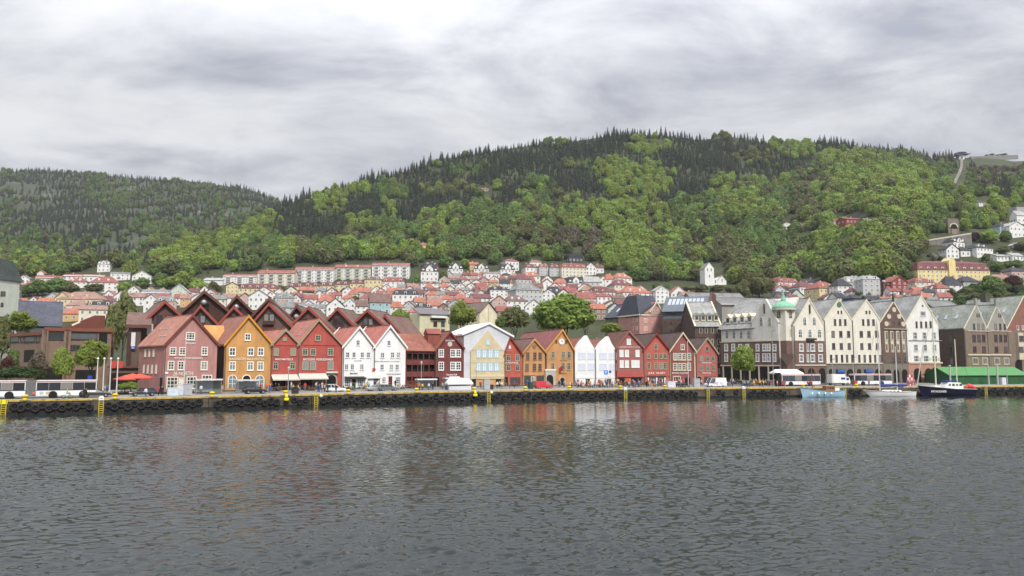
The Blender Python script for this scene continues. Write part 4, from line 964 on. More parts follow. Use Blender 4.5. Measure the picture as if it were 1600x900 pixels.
# T, U: twin cream gables
for (a, b, pk, ex, lab, ornament) in ((1291.2, 1335, (1310, 468), [0, 0], 'left of two cream plastered gables with round green emblem near its tip', True), (1335.2, 1379.6, (1353.8, 469), [0, 0], 'right of two cream plastered gables beside the brown brick gable', False)):
    h = House('merchant_gable', lab, 'building', a, b, 603, group=GT)
    h.gable((a, 500), pk, 20, cream, slate, ridge_tile, .1, eaveR=(b, 500), front=.1); h.fm = winb
    o = a - 1291.2
    h.row(488, [1309.5 + o, 1314.6 + o], 2.6, 5.4, 'plain', sill=False); h.row(503.4, [1304.6 + o, 1312.6 + o, 1320.6 + o], 4, 9.6, 'plain'); 
    h.row(521.8, [1301.6 + o, 1313.6 + o, 1325.8 + o], 5.4, 9.8, 'two'); h.row(540.8, [1302.4 + o, 1314.4 + o, 1326.8 + o], 5.2, 9.6, 'two'); h.row(560.4, [1298.6 + o, 1307 + o, 1315.6 + o, 1323.4 + o, 1331.6 + o], 4, 12.4, 'plain')
    MB().box(0, -.18, -1, h.W, -.003, h.z(a + 20, 567.5)).build('stone_ground_storey', stonem, h.root); MB().box(-.05, -.4, h.z(a + 20, 568.5), h.W + .05, -.003, h.z(a + 20, 566.8)).build('band_course', pale, h.root)
    for q, w in ((3, 6.5), (14.5, 12.5), (31, 10)): h.opening(a + q, a + q + w, 576.5, arch=True, y=-.2, rim=pale)
    h.box('blue_awning', a + 14, 577, a + 26, 582, mat('blue_canvas', (.05, .12, .35), .8, .1), -1.0)
    if ornament:
        xx, zz = h.uz(1311, 476); MB().cyl((xx, -.2, zz), (xx, 0, zz), .75, .75, 16).build('emblem', mat('emblem_green', (.07, .17, .10), .7, .2, 3), h.root)
    h.skylights([(.45, 8), (.7, 13)], .8, 1.2); h.skylights([(.5, 10)], .8, 1.2, False)
# V: brown brick gable
h = House('merchant_gable', 'narrow brown brick gable with round cream medallions and tall pale window strips', 'building', 1379.8, 1419, 602, group=GT)
bkv = Bk('warm_brown_brick', (116, 86, 74)); h.gable((1379.8, 503), (1395.6, 471.2), 20, bkv, slate, ridge_tile, .1, eaveR=(1419, 503), front=.1); h.fm = winb
for x in (1384.8, 1393.6, 1402.6, 1411.4):
    h.box('window_strip', x - 3.3, 517, x + 3.3, 550.5, pale, -.12); h.row(524.4, [x], 4.2, 13, 'two', y=-.12, fm=pale); h.row(542.6, [x], 4.2, 11, 'two', y=-.12, fm=pale)
h.row(561.6, [1387, 1396, 1405, 1414], 5.4, 11, 'arch', fm=stonem); h.row(505.4, [1389.4, 1397, 1404.6], 4.6, 7.4, 'plain', sill=False); h.box('cornice', 1380.5, 513.4, 1418, 515, pale, -.4)
for x, y in ((1388.8, 494.6), (1404.6, 494.6), (1384.8, 506), (1411, 506.4), (1396.6, 484)):
    xx, zz = h.uz(x, y); MB().cyl((xx, -.15, zz), (xx, 0, zz), .75, .75, 14).build('medallion', pale, h.root)
MB().box(0, -.2, -1, h.W, -.003, h.z(1400, 568.5)).build('stone_ground_storey', stonem, h.root)
for q in (1382.5, 1395, 1408): h.opening(q, q + 9, 577, arch=True, y=-.22, rim=stonem)
MB().cyl((h.xp, 0, h.zp), (h.xp, 0, h.zp + 2.2), .35, .2, 8).build('finial', IRON, h.root)
# W: tall white gable
h = House('merchant_gable', 'tall white plastered gable over two brick red arches left of the green pavilion', 'building', 1419.2, 1471, 602, group=GT)
wpl = Pl('white_plaster', (220, 218, 212)); h.gable((1419.2, 506), (1439.3, 462.3), 20, wpl, slate, ridge_tile, .1, eaveR=(1471, 506), front=.1); h.fm = mat('grey_white_frame', (.55, .55, .54), .6, .05)
h.win(1441.5, 478, 3, 3.4, 'plain', sill=False); h.win(1442, 490, 9, 8.4, 'four'); h.row(507, [1432, 1439.2, 1446.8, 1454], 3.8, 10, 'cross', fm=winb)
h.row(524.4, [1429.8, 1444.4, 1459], 7, 11.4, 'tri'); h.row(543.4, [1431, 1445.4, 1460], 7, 11, 'tri'); h.row(560.4, [1431.6, 1447, 1460.4], 8.4, 10.4, 'tri')
h.box('band_course', 1419.2, 531.4, 1471, 532.8, STEEL, -.25); terra = Pl('terracotta', (178, 122, 98)); MB().box(0, -.2, -1, h.W, -.003, h.z(1445, 567)).build('arcade_storey', terra, h.root); h.box('cornice', 1419, 565.6, 1471, 568, pale, -.45)
h.opening(1426.5, 1438, 575.5, arch=True, y=-.22, rim=terra); h.opening(1443.5, 1456, 575.5, arch=True, y=-.22, rim=terra); h.opening(1459, 1470, 577, arch=True, y=-.22, rim=terra)
for x in (1437.5, 1453, 1467): 
    xx, zz = h.uz(x, 561); MB().cyl((xx, -.1, zz), (xx, 0, zz), .5, .5, 12).build('shield', pale, h.root)
# X: brown pair of gables with long side wall
for i, (a, b, pk, lab) in enumerate(((1511, 1546.6, (1525, 476), 'grey topped brown brick gable with a long side wall and skylit slate roof'), (1546.8, 1578.6, (1556.8, 477), 'grey topped brown brick gable between its twin and the rust brick gable'))):
    h = House('merchant_gable', lab, 'building', a, b, 602, 238 + 3 * i, 241 + 3 * i, group=GT)
    gpl = Pl('grey_gable_plaster', (150, 146, 136)); brx = Bk('umber_brick', (104, 82, 70)); brf = Bk('sand_brown_brick', (136, 116, 98))
    h.gable((a, 513), pk, 24, brx, Tl('mossy_slate', (146, 152, 142)), ridge_tile, .15, eaveR=(b, 513), front=.12); h.fm = winb
    zq = h.z(a + 16, 517); MB().box(.0, -.14, -1, h.W, -.003, zq).build('brick_front', brf, h.root)
    MB().prism_y([(.0, zq + .02), (h.W, zq + .02), (h.W, h.zr - .1), (h.xp, h.zp - .25), (.0, h.zl - .1)], -.13, -.003).build('gable_facing', gpl, h.root)
    c = (a + b) / 2 - .6
    h.row(493, [c - 2.2, c + .8], 2, 6, 'plain', y=-.13, sill=False); h.row(510.5, [c - 7, c, c + 7], 4, 10, 'plain', y=-.13); rd = mat('dark_red_frame', (.10, .03, .03), .6, .1)
    h.row(528.4, [c - 7, c + .6, c + 8], 5.4, 11, 'plain', y=-.14, fm=rd); h.row(546, [c - 6, c + 8.6], 6, 9.6, 'two', y=-.14, fm=rd); h.row(564, [c - 5, c + 10], 9.4, 10.6, 'four', y=-.14, fm=pale)
    h.box('cornice', a, 553.2, b, 555.6, pale, -.4); h.box('cornice', a, 516.4, b, 518.2, pale, -.35)
    MB().box(h.xp - .35, -.2, h.zp - .5, h.xp + .35, .5, h.zp + 2.0).build('finial', gpl, h.root)
    if i == 0:
        h.side_win(3, 2, 20, h.z(a, 535), 1.3, 2.4, 'plain', fm=winb); h.side_win(3, 2, 20, h.z(a, 552), 1.3, 2.2, 'plain', fm=winb); h.side_win(3, 2, 20, h.z(a, 570), 1.3, 2.2, 'plain', fm=winb)
        h.skylights([(.5, 4.5), (.5, 8.5), (.5, 12)], .9, 1.6)
    else: h.skylights([(.4, 4)], .9, 1.6)
h = House('merchant_gable', 'rust brick gable building with carved bay and chimney behind the green pavilion end', 'building', 1579, 1640, 602, 246, 252, group=GT)
rust = Bk('rust_brick', (150, 96, 78)); h.gable((1579, 513), (1599, 463), 20, rust, Tl('mossy_slate', (146, 152, 142)), ridge_tile, .15, eaveR=(1640, 519), front=.12)
MB().box(0, -.14, -1, h.W, -.003, h.z(1595, 518)).build('brick_front', Bk('sand_brown_brick', (136, 116, 98)), h.root); h.box('bay_window', 1586, 520, 1597, 562, pale, -1.0)
h.row(529, [1591], 7.6, 9, 'tri', y=-1.0, fm=winb); h.row(546, [1591], 7.6, 9, 'tri', y=-1.0, fm=winb); h.row(512, [1590, 1598], 3.6, 7, 'plain'); h.row(529, [1602, 1612], 5, 9, 'tri', y=-.14, fm=winb); h.opening(1585, 1596, 562, arch=True, y=-.16)
h.chimney(9, Bk('chimney_brick', (92, 84, 78)), 2.0, 1.2, -4.5); h.skylights([(.45, 4), (.75, 3)], 1, 1.6)
# ================================================================== brick hotel with sawtooth gables behind the wooden fronts
GH = 'brown gabled brick wings of the hotel behind the wooden fronts'
hb = Bk('hotel_brick', (112, 92, 80)); hroof = Tl('hotel_roof', (124, 90, 80)); hfas = mat('hotel_fascia', lin((142, 70, 62)), .7, .08); hdark = mat('hotel_dark_boards', lin((72, 50, 44)), .8, .12, .7, 'wood'); hfas2 = mat('hotel_dark_fascia', lin((98, 62, 54)), .7, .08)
HG = [ # left, right, eave, peak, D, dark?, label
 (210, 303, 514, (256.7, 473), 174, 0, 'brick hotel gable with balcony windows beside the blue sign'),
 (275, 363, 493, (319, 457), 196, 1, 'tallest dark boarded hotel gable above the dusky pink roof'),
 (287, 338, 508, (313, 480), 181, 0, 'hotel gable with red brown fascia peeping over the dusky pink roof'),
 (340, 400, 495, (370, 464.5), 201, 1, 'dark boarded hotel gable behind the mustard house ridge'),
 (338, 393, 509, (365.6, 481.5), 184, 0, 'hotel gable with dark window over the mustard dormer'),
 (384, 458, 503, (420.4, 468.5), 202, 1, 'dark boarded hotel gable behind the narrow red house'),
 (392, 450, 507, (421, 476.5), 188, 0, 'brick hotel gable with a pale window behind the narrow red house'),
 (444, 486, 505, (464.5, 480), 206, 1, 'low dark hotel gable behind the broad red roof'),
 (448, 517, 516, (483, 482.5), 193, 0, 'hotel gable with long brown roof above the broad red house'),
 (500, 556, 513, (529, 484), 199, 0, 'hotel gable with dark glazing above the left white house'),
 (548, 603, 512, (576, 486.5), 201, 0, 'hotel gable with dark glazing above the right white house'),
 (582, 626, 522, (603.6, 494.5), 204, 0, 'smallest hotel gable beside the bright green tree')]
for i, (a, b, ev, pk, D, dk, lab) in enumerate(HG):
    ph = .62 - .003 * (a - 200) * .8
    mid = at_depth((a + b) / 2, 600, D); half = (b - a) / 2 * D / FPX
    d = Vector((math.cos(ph), math.sin(ph)))
    # facade turned by ph: solve the two depths so that the columns fit
    sa = ray(a, 560).x / ray(a, 560).y; sb = ray(b, 560).x / ray(b, 560).y
    k = math.tan(ph); Da = D; Xa = sa * Da
    Db = (Da - k * Xa) / (1 - k * sb)
    sc_ = 2 * D / (Da + Db); Da *= sc_; Db *= sc_
    h = House('hotel_wing', lab, 'hotel wing', a, b, 585, Da, Db, group=GH)
    h.gable(((a), ev), pk, 13, hdark if dk else hb, hroof, hfas2 if dk else hfas, .9, front=1.0, tr=.5)
    cx = (a + b) / 2
    if not dk:
        zt = h.zl + (h.zp - h.zl) * .45; w = h.W
        MB().prism_y([(h.xp - w * .17, h.zl - 4), (h.xp + w * .17, h.zl - 4), (h.xp + w * .17, h.zp - 3.0), (h.xp, h.zp - 1.6), (h.xp - w * .17, h.zp - 3.0)], -.25, -.003).build('boarded_bay', mat('hotel_bay_boards', lin((98, 66, 62)), .8, .12, .7, 'wood'), h.root)
        put_window(h.root, h.xp - w * .07, -.25, zt - 1.4, 1.3, 1.9, 'plain', hdark, GLASS); put_window(h.root, h.xp + w * .08, -.25, zt - 1.4, 1.3, 1.9, 'plain', hdark, GLASS if i % 2 else BLUEGL)
        MB().box(h.xp - w * .15, -.9, zt - 2.2, h.xp + w * .15, -.26, zt - 1.45).build('balcony', hdark, h.root)
        if i == 0: put_window(h.root, w * .22, 0, h.zl - 1.2, 1.2, 2.4, 'plain', WHITE, mat('white_blind', (.5, .5, .5), .6, .05))
    else:
        MB().box(h.xp - 1.3, -.3, h.zp - 4.6, h.xp + 1.3, -.003, h.zp - 2.8).build('louvre', BLACK, h.root); MB().ball((h.xp, -.6, h.zp - 2.6), .7).build('dish_aerial', STEEL, h.root)
h = House('hotel_wing', 'flat brick hotel stair block with a vertical blue sign at the left end', 'hotel wing', 197, 216, 606, 166, 167, group=GH)
zt = h.z(205, 508); MB().box(0, 0, -1.5, h.W, 14, zt).build('wall', hb, h.root)
MB().slab([(-.6, -.8, zt), (h.W + 2, -.8, zt), (h.W + 2, 8, zt + 3.3), (-.6, 8, zt + 3.3)], .4).box(-.6, 7.9, zt, h.W + 2, 14, zt + 3.2).build('roof', hroof, h.root); MB().box(-.6, -.9, zt - .6, h.W + 2, -.75, zt + .1).build('fascia', hfas2, h.root)
h.box('sign_panel', 205.5, 519.5, 211, 541, mat('sign_white', (.6, .6, .62), .6, .03), -.5, -.3); h.box('sign_panel', 205, 541, 211.4, 546, mat('sign_blue', (.02, .05, .35), .5, .03), -.52, -.3); text_part(h.root, 'Blu', h.uz(208, 543.5)[0], -.55, h.uz(208, 543.5)[1], .7, .4, WHITE)
h.box('glass_strip', 199, 520, 204, 575, hdark, -.08)
low = House('hotel_link', 'low dark brick hotel link with terrace under the red parasols', 'building', 170, 254, 607, 164, 167)
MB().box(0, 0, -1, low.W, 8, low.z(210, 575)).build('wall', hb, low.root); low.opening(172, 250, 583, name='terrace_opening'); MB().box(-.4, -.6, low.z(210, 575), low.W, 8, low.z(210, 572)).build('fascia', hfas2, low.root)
# ================================================================== brick museum and church at the left
h = House('brick_museum', 'brown brick museum block with ribbon windows behind the articulated bus', 'museum', 66, 170, 610, 160, 166.5)
mbk = Bk('museum_brick', (140, 112, 92)); zt = h.z(110, 514)
MB().box(0, 0, -1.5, h.W, 22, zt).build('wall', mbk, h.root); MB().box(-.3, -.4, zt - .5, h.W + .3, 22, zt + .25).build('coping', mat('rust_coping', lin((120, 72, 58)), .7, .1), h.root)
MB().prism_y([(3, zt + .25), (h.W - 1.2, zt + .25), (h.W - 1.2, zt + 3.2), (9, zt + 3.2)], 3, 15).build('roof_storey', mat('rust_metal', lin((104, 60, 48)), .7, .12, .8, 'wood'), h.root)
MB().slab([(h.W * .38, -.8, zt + .7), (h.W * .5, -.8, zt + 1.5), (h.W * .5, 1.5, zt + 1.8), (h.W * .38, 1.5, zt + 1.0)], .15).build('canopy_roof', pale, h.root)
for a, b in ((73, 99), (108, 152)): h.win((a + b) / 2, 525, b - a, 12, 'shop', fm=mat('dark_frame', (.05, .045, .04), .6, .1))
h.win((108 + 124) / 2, 543, 17, 8, 'shop', fm=mat('dark_frame', (.05, .045, .04), .6, .1)); h.opening(155, 168, 521, 540, name='recess'); h.opening(70, 104, 574); h.opening(118, 150, 578)
for x in (67, 69.5, 101.5, 105): h.box('brick_pier', x - 1, 515, x + 1, 610, mbk, -.4)
h2 = House('brick_museum_wing', 'set back brown brick museum wing with narrow green windows left of the main block', 'museum', 12, 66, 610, 172, 160.2)
zt2 = h2.z(40, 522); MB().box(0, 0, -1.5, h2.W, 14, zt2).build('wall', mbk, h2.root); MB().box(-.3, -.3, zt2 - .4, h2.W, 14, zt2 + .25).build('coping', mat('rust_coping', lin((120, 72, 58)), .7, .1), h2.root)
for x, w in ((23, 13), (34.5, 4), (46.5, 16), (59.5, 5)): h2.win(x, 530, w, 8, 'plain', fm=mat('dark_frame', (.05, .045, .04), .6, .1), gm=mat('green_glass', (.04, .06, .035), .3, .1))
h2.opening(38, 54, 547, 566, name='recess')
h = House('church_tower', 'pale plastered church tower with stone corners and dark spire at the picture edge', 'church', -14, 23, 600, 206, 214)
zt = h.z(5, 437); MB().box(0, 0, -1.5, h.W, 6.5, zt).build('wall', Pl('church_plaster', (196, 202, 186), .08), h.root)
for x in (.0, h.W): 
    for k in range(14): MB().box(x - (.5 + .3 * (k % 2)) / 2 - .12, -.1, k * 2.0, x + (.5 + .3 * (k % 2)) / 2 + .1, .6, k * 2.0 + 1.6).build('quoin', stonem, h.root)
sl = mat('dark_slate', lin((70, 78, 76)), .8, .2, .8, 'tile')
MB().add([(-.4, -.4, zt), (h.W + .4, -.4, zt), (h.W + .4, 6.9, zt), (-.4, 6.9, zt), (h.W * .2, 1.6, zt + 5.8), (h.W * .8, 1.6, zt + 5.8), (h.W * .8, 4.8, zt + 5.8), (h.W * .2, 4.8, zt + 5.8)], [(0, 1, 5, 4), (1, 2, 6, 5), (2, 3, 7, 6), (3, 0, 4, 7), (4, 5, 6, 7)]).build('spire', sl, h.root)
h.fm = stonem; h.row(459, [2.5, 6.5], 3.2, 9, 'arch'); h.row(476, [3], 4, 8, 'arch'); h.row(520, [4], 4, 10, 'arch')
nave = House('church_nave', 'dark slate church roof standing behind the brick museum', 'church', 22, 90, 600, 200, 205)
zt = nave.z(50, 507); r_ = nave.z(50, 477); MB().prism_x([(0, -1), (11, -1), (11, zt), (5.5, r_ + 1.4), (0, zt)], 0, nave.W).build('wall', Bk('nave_stone', (96, 94, 98)), nave.root)
MB().slab([(-.3, -.5, zt - .4), (nave.W + .3, -.5, zt - .4), (nave.W + .3, 5.5, r_ + 1.6), (-.3, 5.5, r_ + 1.6)], .3).slab([(-.3, 5.5, r_ + 1.6), (nave.W + .3, 5.5, r_ + 1.6), (nave.W + .3, 11.5, zt - .4), (-.3, 11.5, zt - .4)], .3).build('roof', mat('nave_slate', lin((84, 86, 98)), .8, .1, .8, 'tile'), nave.root)
# ================================================================== larger buildings just behind the rows
def slab_house(name, label, cat, a, b, D0, D1, eave, ridge, depth, wall, roof, rows=(), n=0, w=3, hh=5, style='sash4', fm=None, zb=FZ):
    h = House(name, label, cat, a, b, 560, D0, D1, zb=zb); eave_house(h, eave, ridge, (a + b) / 2, depth, wall, roof); 
    for y in rows: h.row(y, [a + (b - a) * (i + .5) / n for i in range(n)], w, hh, style, fm=fm, sill=False)
    return h
pinkb = Pl('pink_brick', (196, 136, 126)); dkroof = mat('anthracite_roof', lin((66, 68, 80)), .6, .1, .8, 'tile')
h = House('pink_corner_house', 'salmon pink corner house with anthracite roof and curved cream gable', 'house', 1000, 1035.6, 560, 268, 272); h.fm = CREAMF
ze = h.z(1015, 493); zr = h.z(1015, 464)
MB().box(0, 0, -2, h.W, 14, ze).build('wall', pinkb, h.root); MB().box(-.3, -.3, ze - .1, h.W + .3, 14, ze + .4).build('cornice', CREAMF, h.root)
MB().add([(-.3, -.2, ze + .4), (h.W + .3, -.2, ze + .4), (h.W + .3, 14, ze + .4), (-.3, 14, ze + .4), (1.2, 3.5, zr + .8), (h.W - 1.2, 3.5, zr + .8), (h.W - 1.2, 10, zr + .8), (1.2, 10, zr + .8)], [(0, 1, 5, 4), (1, 2, 6, 5), (2, 3, 7, 6), (3, 0, 4, 7), (4, 5, 6, 7)]).build('roof', dkroof, h.root)
x0, z0 = h.uz(1014, 491); x1, z1 = h.uz(1024, 472); xm = h.uz(1024, 480)[0]; xe = h.W
MB().prism_y([(xm - 2.6, ze), (xe, ze), (xe - .3, ze + 1.6), (xm + 1.0, z1), (xm - .2, z1), (xm - 2.4, ze + 1.6)], -.3, 3).build('front_gable', pinkb, h.root); MB().bar((xm - 2.7, -.4, ze + 1.2), (xm + .3, -.4, z1 + .1), .3, .4).bar((xm + .3, -.4, z1 + .1), (xe + .1, -.4, ze + 1.2), .3, .4).build('gable_coping', CREAMF, h.root)
for y in (500.5, 513): h.row(y, [1008.6, 1019, 1029.6], 5.4, 6.4, 'cross')
h.row(487, [1020.5, 1027], 3.6, 5.4, 'cross', y=-.3); h.skylights if False else None
h = House('pink_house_wing', 'salmon pink side wing with anthracite roof and four skylights left of the corner house', 'house', 979, 1000, 560, 276, 268); eave_house(h, 493, 478, 990, 13, pinkb, dkroof); h.fm = CREAMF
for y in (500.5, 513): h.row(y, [983, 989, 995], 3.4, 5.6, 'cross', sill=False)
h = House('half_timbered_wing', 'dark wing under a long anthracite roof with a line of skylights', 'house', 946, 979.5, 560, 286, 277); eave_house(h, 495, 477, 962, 13, mat('half_timber', lin((120, 110, 100)), .8, .3, .8, 'wood'), dkroof)
for k in range(4):
    y = 2.2; z = h.zl + (h.zr - h.zl) * .5; x = h.W * (.28 + .16 * k)
    MB().slab([(x, 2.6, z - .7 + .35), (x + .9, 2.6, z - .7 + .35), (x + .9, 4.2, z + .35 + .6), (x, 4.2, z + .35 + .6)], .12).build('skylight', mat('skylight_glass', (.35, .38, .42), .1, 0, spec=.7), h.root)
h = House('office_block', 'brown brick office block with a sloping blue glass roof and square windows', 'office', 1036, 1108, 560, 262, 256); ze = h.z(1060, 497.5); zg = h.z(1060, 481)
MB().box(0, 0, -2, h.W, 16, ze).build('wall', dkbrown, h.root); MB().box(0, .8, ze, h.W, 15, zg - .6).build('recessed_storey', mat('blue_grey_metal', lin((96, 104, 114)), .6, .12, metal=.1), h.root)
MB().prism_x([(-.4, ze), (-.4, ze + 1.1), (8, zg + 5.4), (16, zg + 5.4), (16, ze)], h.W - .4, h.W + .5).build('end_wall', Bk('office_end_brick', (110, 72, 60)), h.root)
MB().slab([(-.2, -.3, zg - 1.2), (h.W - .5, -.3, zg - 1.2), (h.W - .5, 8, zg + 4.4), (-.2, 8, zg + 4.4)], .3).build('roof', mat('blue_grey_metal', lin((96, 104, 114)), .6, .12, metal=.1), h.root)
for k in range(9):
    x = 1.2 + k * (h.W - 3) / 9; f0, f1 = .45, .85; Y = lambda f: -.3 + 8.3 * f; Z = lambda f: zg - 1.2 + 5.6 * f + .06
    MB().slab([(x, Y(f0), Z(f0)), (x + 1.0, Y(f0), Z(f0)), (x + 1.0, Y(f1), Z(f1)), (x, Y(f1), Z(f1))], .1).build('roof_light', mat('skylight_glass', (.35, .38, .42), .1, 0, spec=.7), h.root)
for x in np.linspace(1042, 1086, 6): h.win(float(x), 489.5, 5.6, 5, 'plain', fm=dkbrown, sill=False, y=.78)
for y in (505, 517.5): h.row(y, [float(x) for x in np.linspace(1040, 1084, 6)], 4.4, 4.6, 'dark', fm=dkbrown, sill=False)
h = House('cream_apartment', 'cream apartment house with dark balcony band below the crowded red roofs', 'house', 655, 702, 560, 262, 268); ze = h.z(680, 490); MB().box(0, 0, -2, h.W, 12, ze).build('wall', Pl('pale_yellow_plaster', (206, 198, 158)), h.root)
MB().slab([(-.5, -.6, ze - .2), (h.W + .5, -.6, ze - .2), (h.W + .2, 8, ze + 2.4), (.8, 8, ze + 2.4)], .3).build('roof', mat('grey_felt', lin((110, 104, 108)), .8, .1), h.root)
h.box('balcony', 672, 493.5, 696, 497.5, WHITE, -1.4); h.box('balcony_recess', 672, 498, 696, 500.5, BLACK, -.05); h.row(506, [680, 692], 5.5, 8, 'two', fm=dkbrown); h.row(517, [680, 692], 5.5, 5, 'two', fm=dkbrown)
h = House('cream_gable_house', 'windowless pale cream gable end above the white tarpaulin roof', 'house', 749, 776, 560, 282, 287); h.gable((749, 488), (763, 472.5), 14, Pl('pale_cream_plaster', (222, 210, 172)), Tl('grey_brown_tile', (120, 100, 92)), None, .2, eaveR=(776, 489)); MB().bar((h.xp, -.12, 0), (h.xp, -.12, h.zp - 2), .2).build('downpipe', pale, h.root)
for a, b, D, ev, rd, dep, cw, rf, lab, nm in ((1085, 1170, 300, 470, 458, 14, (150, 144, 132), (128, 126, 122), 'long low grey roofed hall behind the brown dormered roof', 'grey_hall'), (1130, 1214, 285, 476, 466, 14, (150, 146, 138), (122, 122, 122), 'grey slate roofed hall behind the cream side wing', 'grey_hall'), (1466, 1508, 285, 482, 470, 12, (130, 128, 122), (122, 124, 120), 'low grey roofed house between the white gable and the mossy slate roof', 'grey_hall')):
    slab_house(nm, lab, 'building', a, b, D, D + 3, ev, rd, dep, Pl('hall_plaster', cw), Tl('hall_slate', rf))
# ================================================================== the town on the slope
CH = mat('chimney_plaster', lin((170, 150, 138)), .9, .1)
SMALLW = {}
def small_window(w, h):
    k = (round(w * 5) / 5, round(h * 5) / 5)
    if k not in SMALLW:
        w, h = k; m = MB(); m.c = 0
        m.box(-w/2, -.10, 0, -w/2 + .14, 0, h).box(w/2 - .14, -.10, 0, w/2, 0, h).box(-w/2 + .14, -.1, 0, w/2 - .14, 0, .12).box(-w/2 + .14, -.1, h - .12, w/2 - .14, 0, h).box(-.05, -.08, .12, .05, 0, h - .12)
        m.c = 1; m.box(-w/2 + .14, -.04, .12, w/2 - .14, -.002, h - .12)
        SMALLW[k] = m.mesh('window', [WHITE, GLASS])
    return SMALLW[k]
TOWN = []
WALLS = {'w': (222, 221, 218), 'y': (216, 196, 134), 'c': (216, 208, 184), 'g': (184, 186, 186), 'pk': (198, 160, 150), 'gn': (204, 210, 186), 'or': (212, 162, 84), 'rd': (150, 62, 58), 'tl': (150, 188, 192), 'bl': (76, 86, 150), 'mg': (190, 202, 184), 'lb': (186, 200, 212), 'br': (150, 120, 104), 'dk': (72, 74, 82)}
WNAME = {'w': 'white', 'y': 'pale yellow', 'c': 'cream', 'g': 'grey', 'pk': 'pinkish', 'gn': 'pale green', 'or': 'ochre', 'rd': 'brick red', 'tl': 'teal', 'bl': 'blue', 'mg': 'mint', 'lb': 'pale blue', 'br': 'brown', 'dk': 'dark'}
ROOFS = {'o': (206, 98, 60), 'r': (178, 78, 64), 'm': (142, 68, 70), 'b': (136, 92, 80), 's': (176, 118, 98), 'd': (66, 68, 78), 'g': (132, 134, 132), 'l': (168, 168, 166)}
RNAME = {'o': 'orange tiled', 'r': 'red tiled', 'm': 'maroon', 'b': 'brown tiled', 's': 'salmon tiled', 'd': 'dark slate', 'g': 'grey slate', 'l': 'light grey'}
KNAME = {'eave': 'pitched', 'gable': 'gabled', 'hip': 'hipped', 'mans': 'mansard', 'flat': 'flat', 'villa': 'gable fronted mansard'}
def wallm(k): return Pl('town_wall_' + WNAME[k].replace(' ', '_'), WALLS[k], .08)
def roofm(k):
    c = ROOFS[k]; g = sum(c) / 3; return Tl('town_roof_' + RNAME[k].replace(' ', '_'), tuple(v * .72 + g * .28 for v in c), .2)
def where(px, py):
    col = [(60, 'behind the church'), (170, 'above the brick museum'), (275, 'above the brick hotel sign'), (345, 'above the dusky pink house'), (425, 'above the mustard house'), (535, 'above the red houses'), (635, 'above the white gabled houses'), (725, 'above the brown gallery house'), (800, 'above the tarpaulin front'), (897, 'above the ochre houses'), (965, 'above the sheeted fronts'), (1050, 'above the salmon corner house'), (1130, 'above the office block'), (1240, 'above the domed turret'), (1300, 'above the corner building'), (1380, 'above the twin cream gables'), (1480, 'above the tall white gable'), (1700, 'above the mossy slate roofs')]
    tier = 'upper' if py < 432 else 'middle' if py < 457 else 'lower'
    return tier, next(n for e, n in col if px < e)
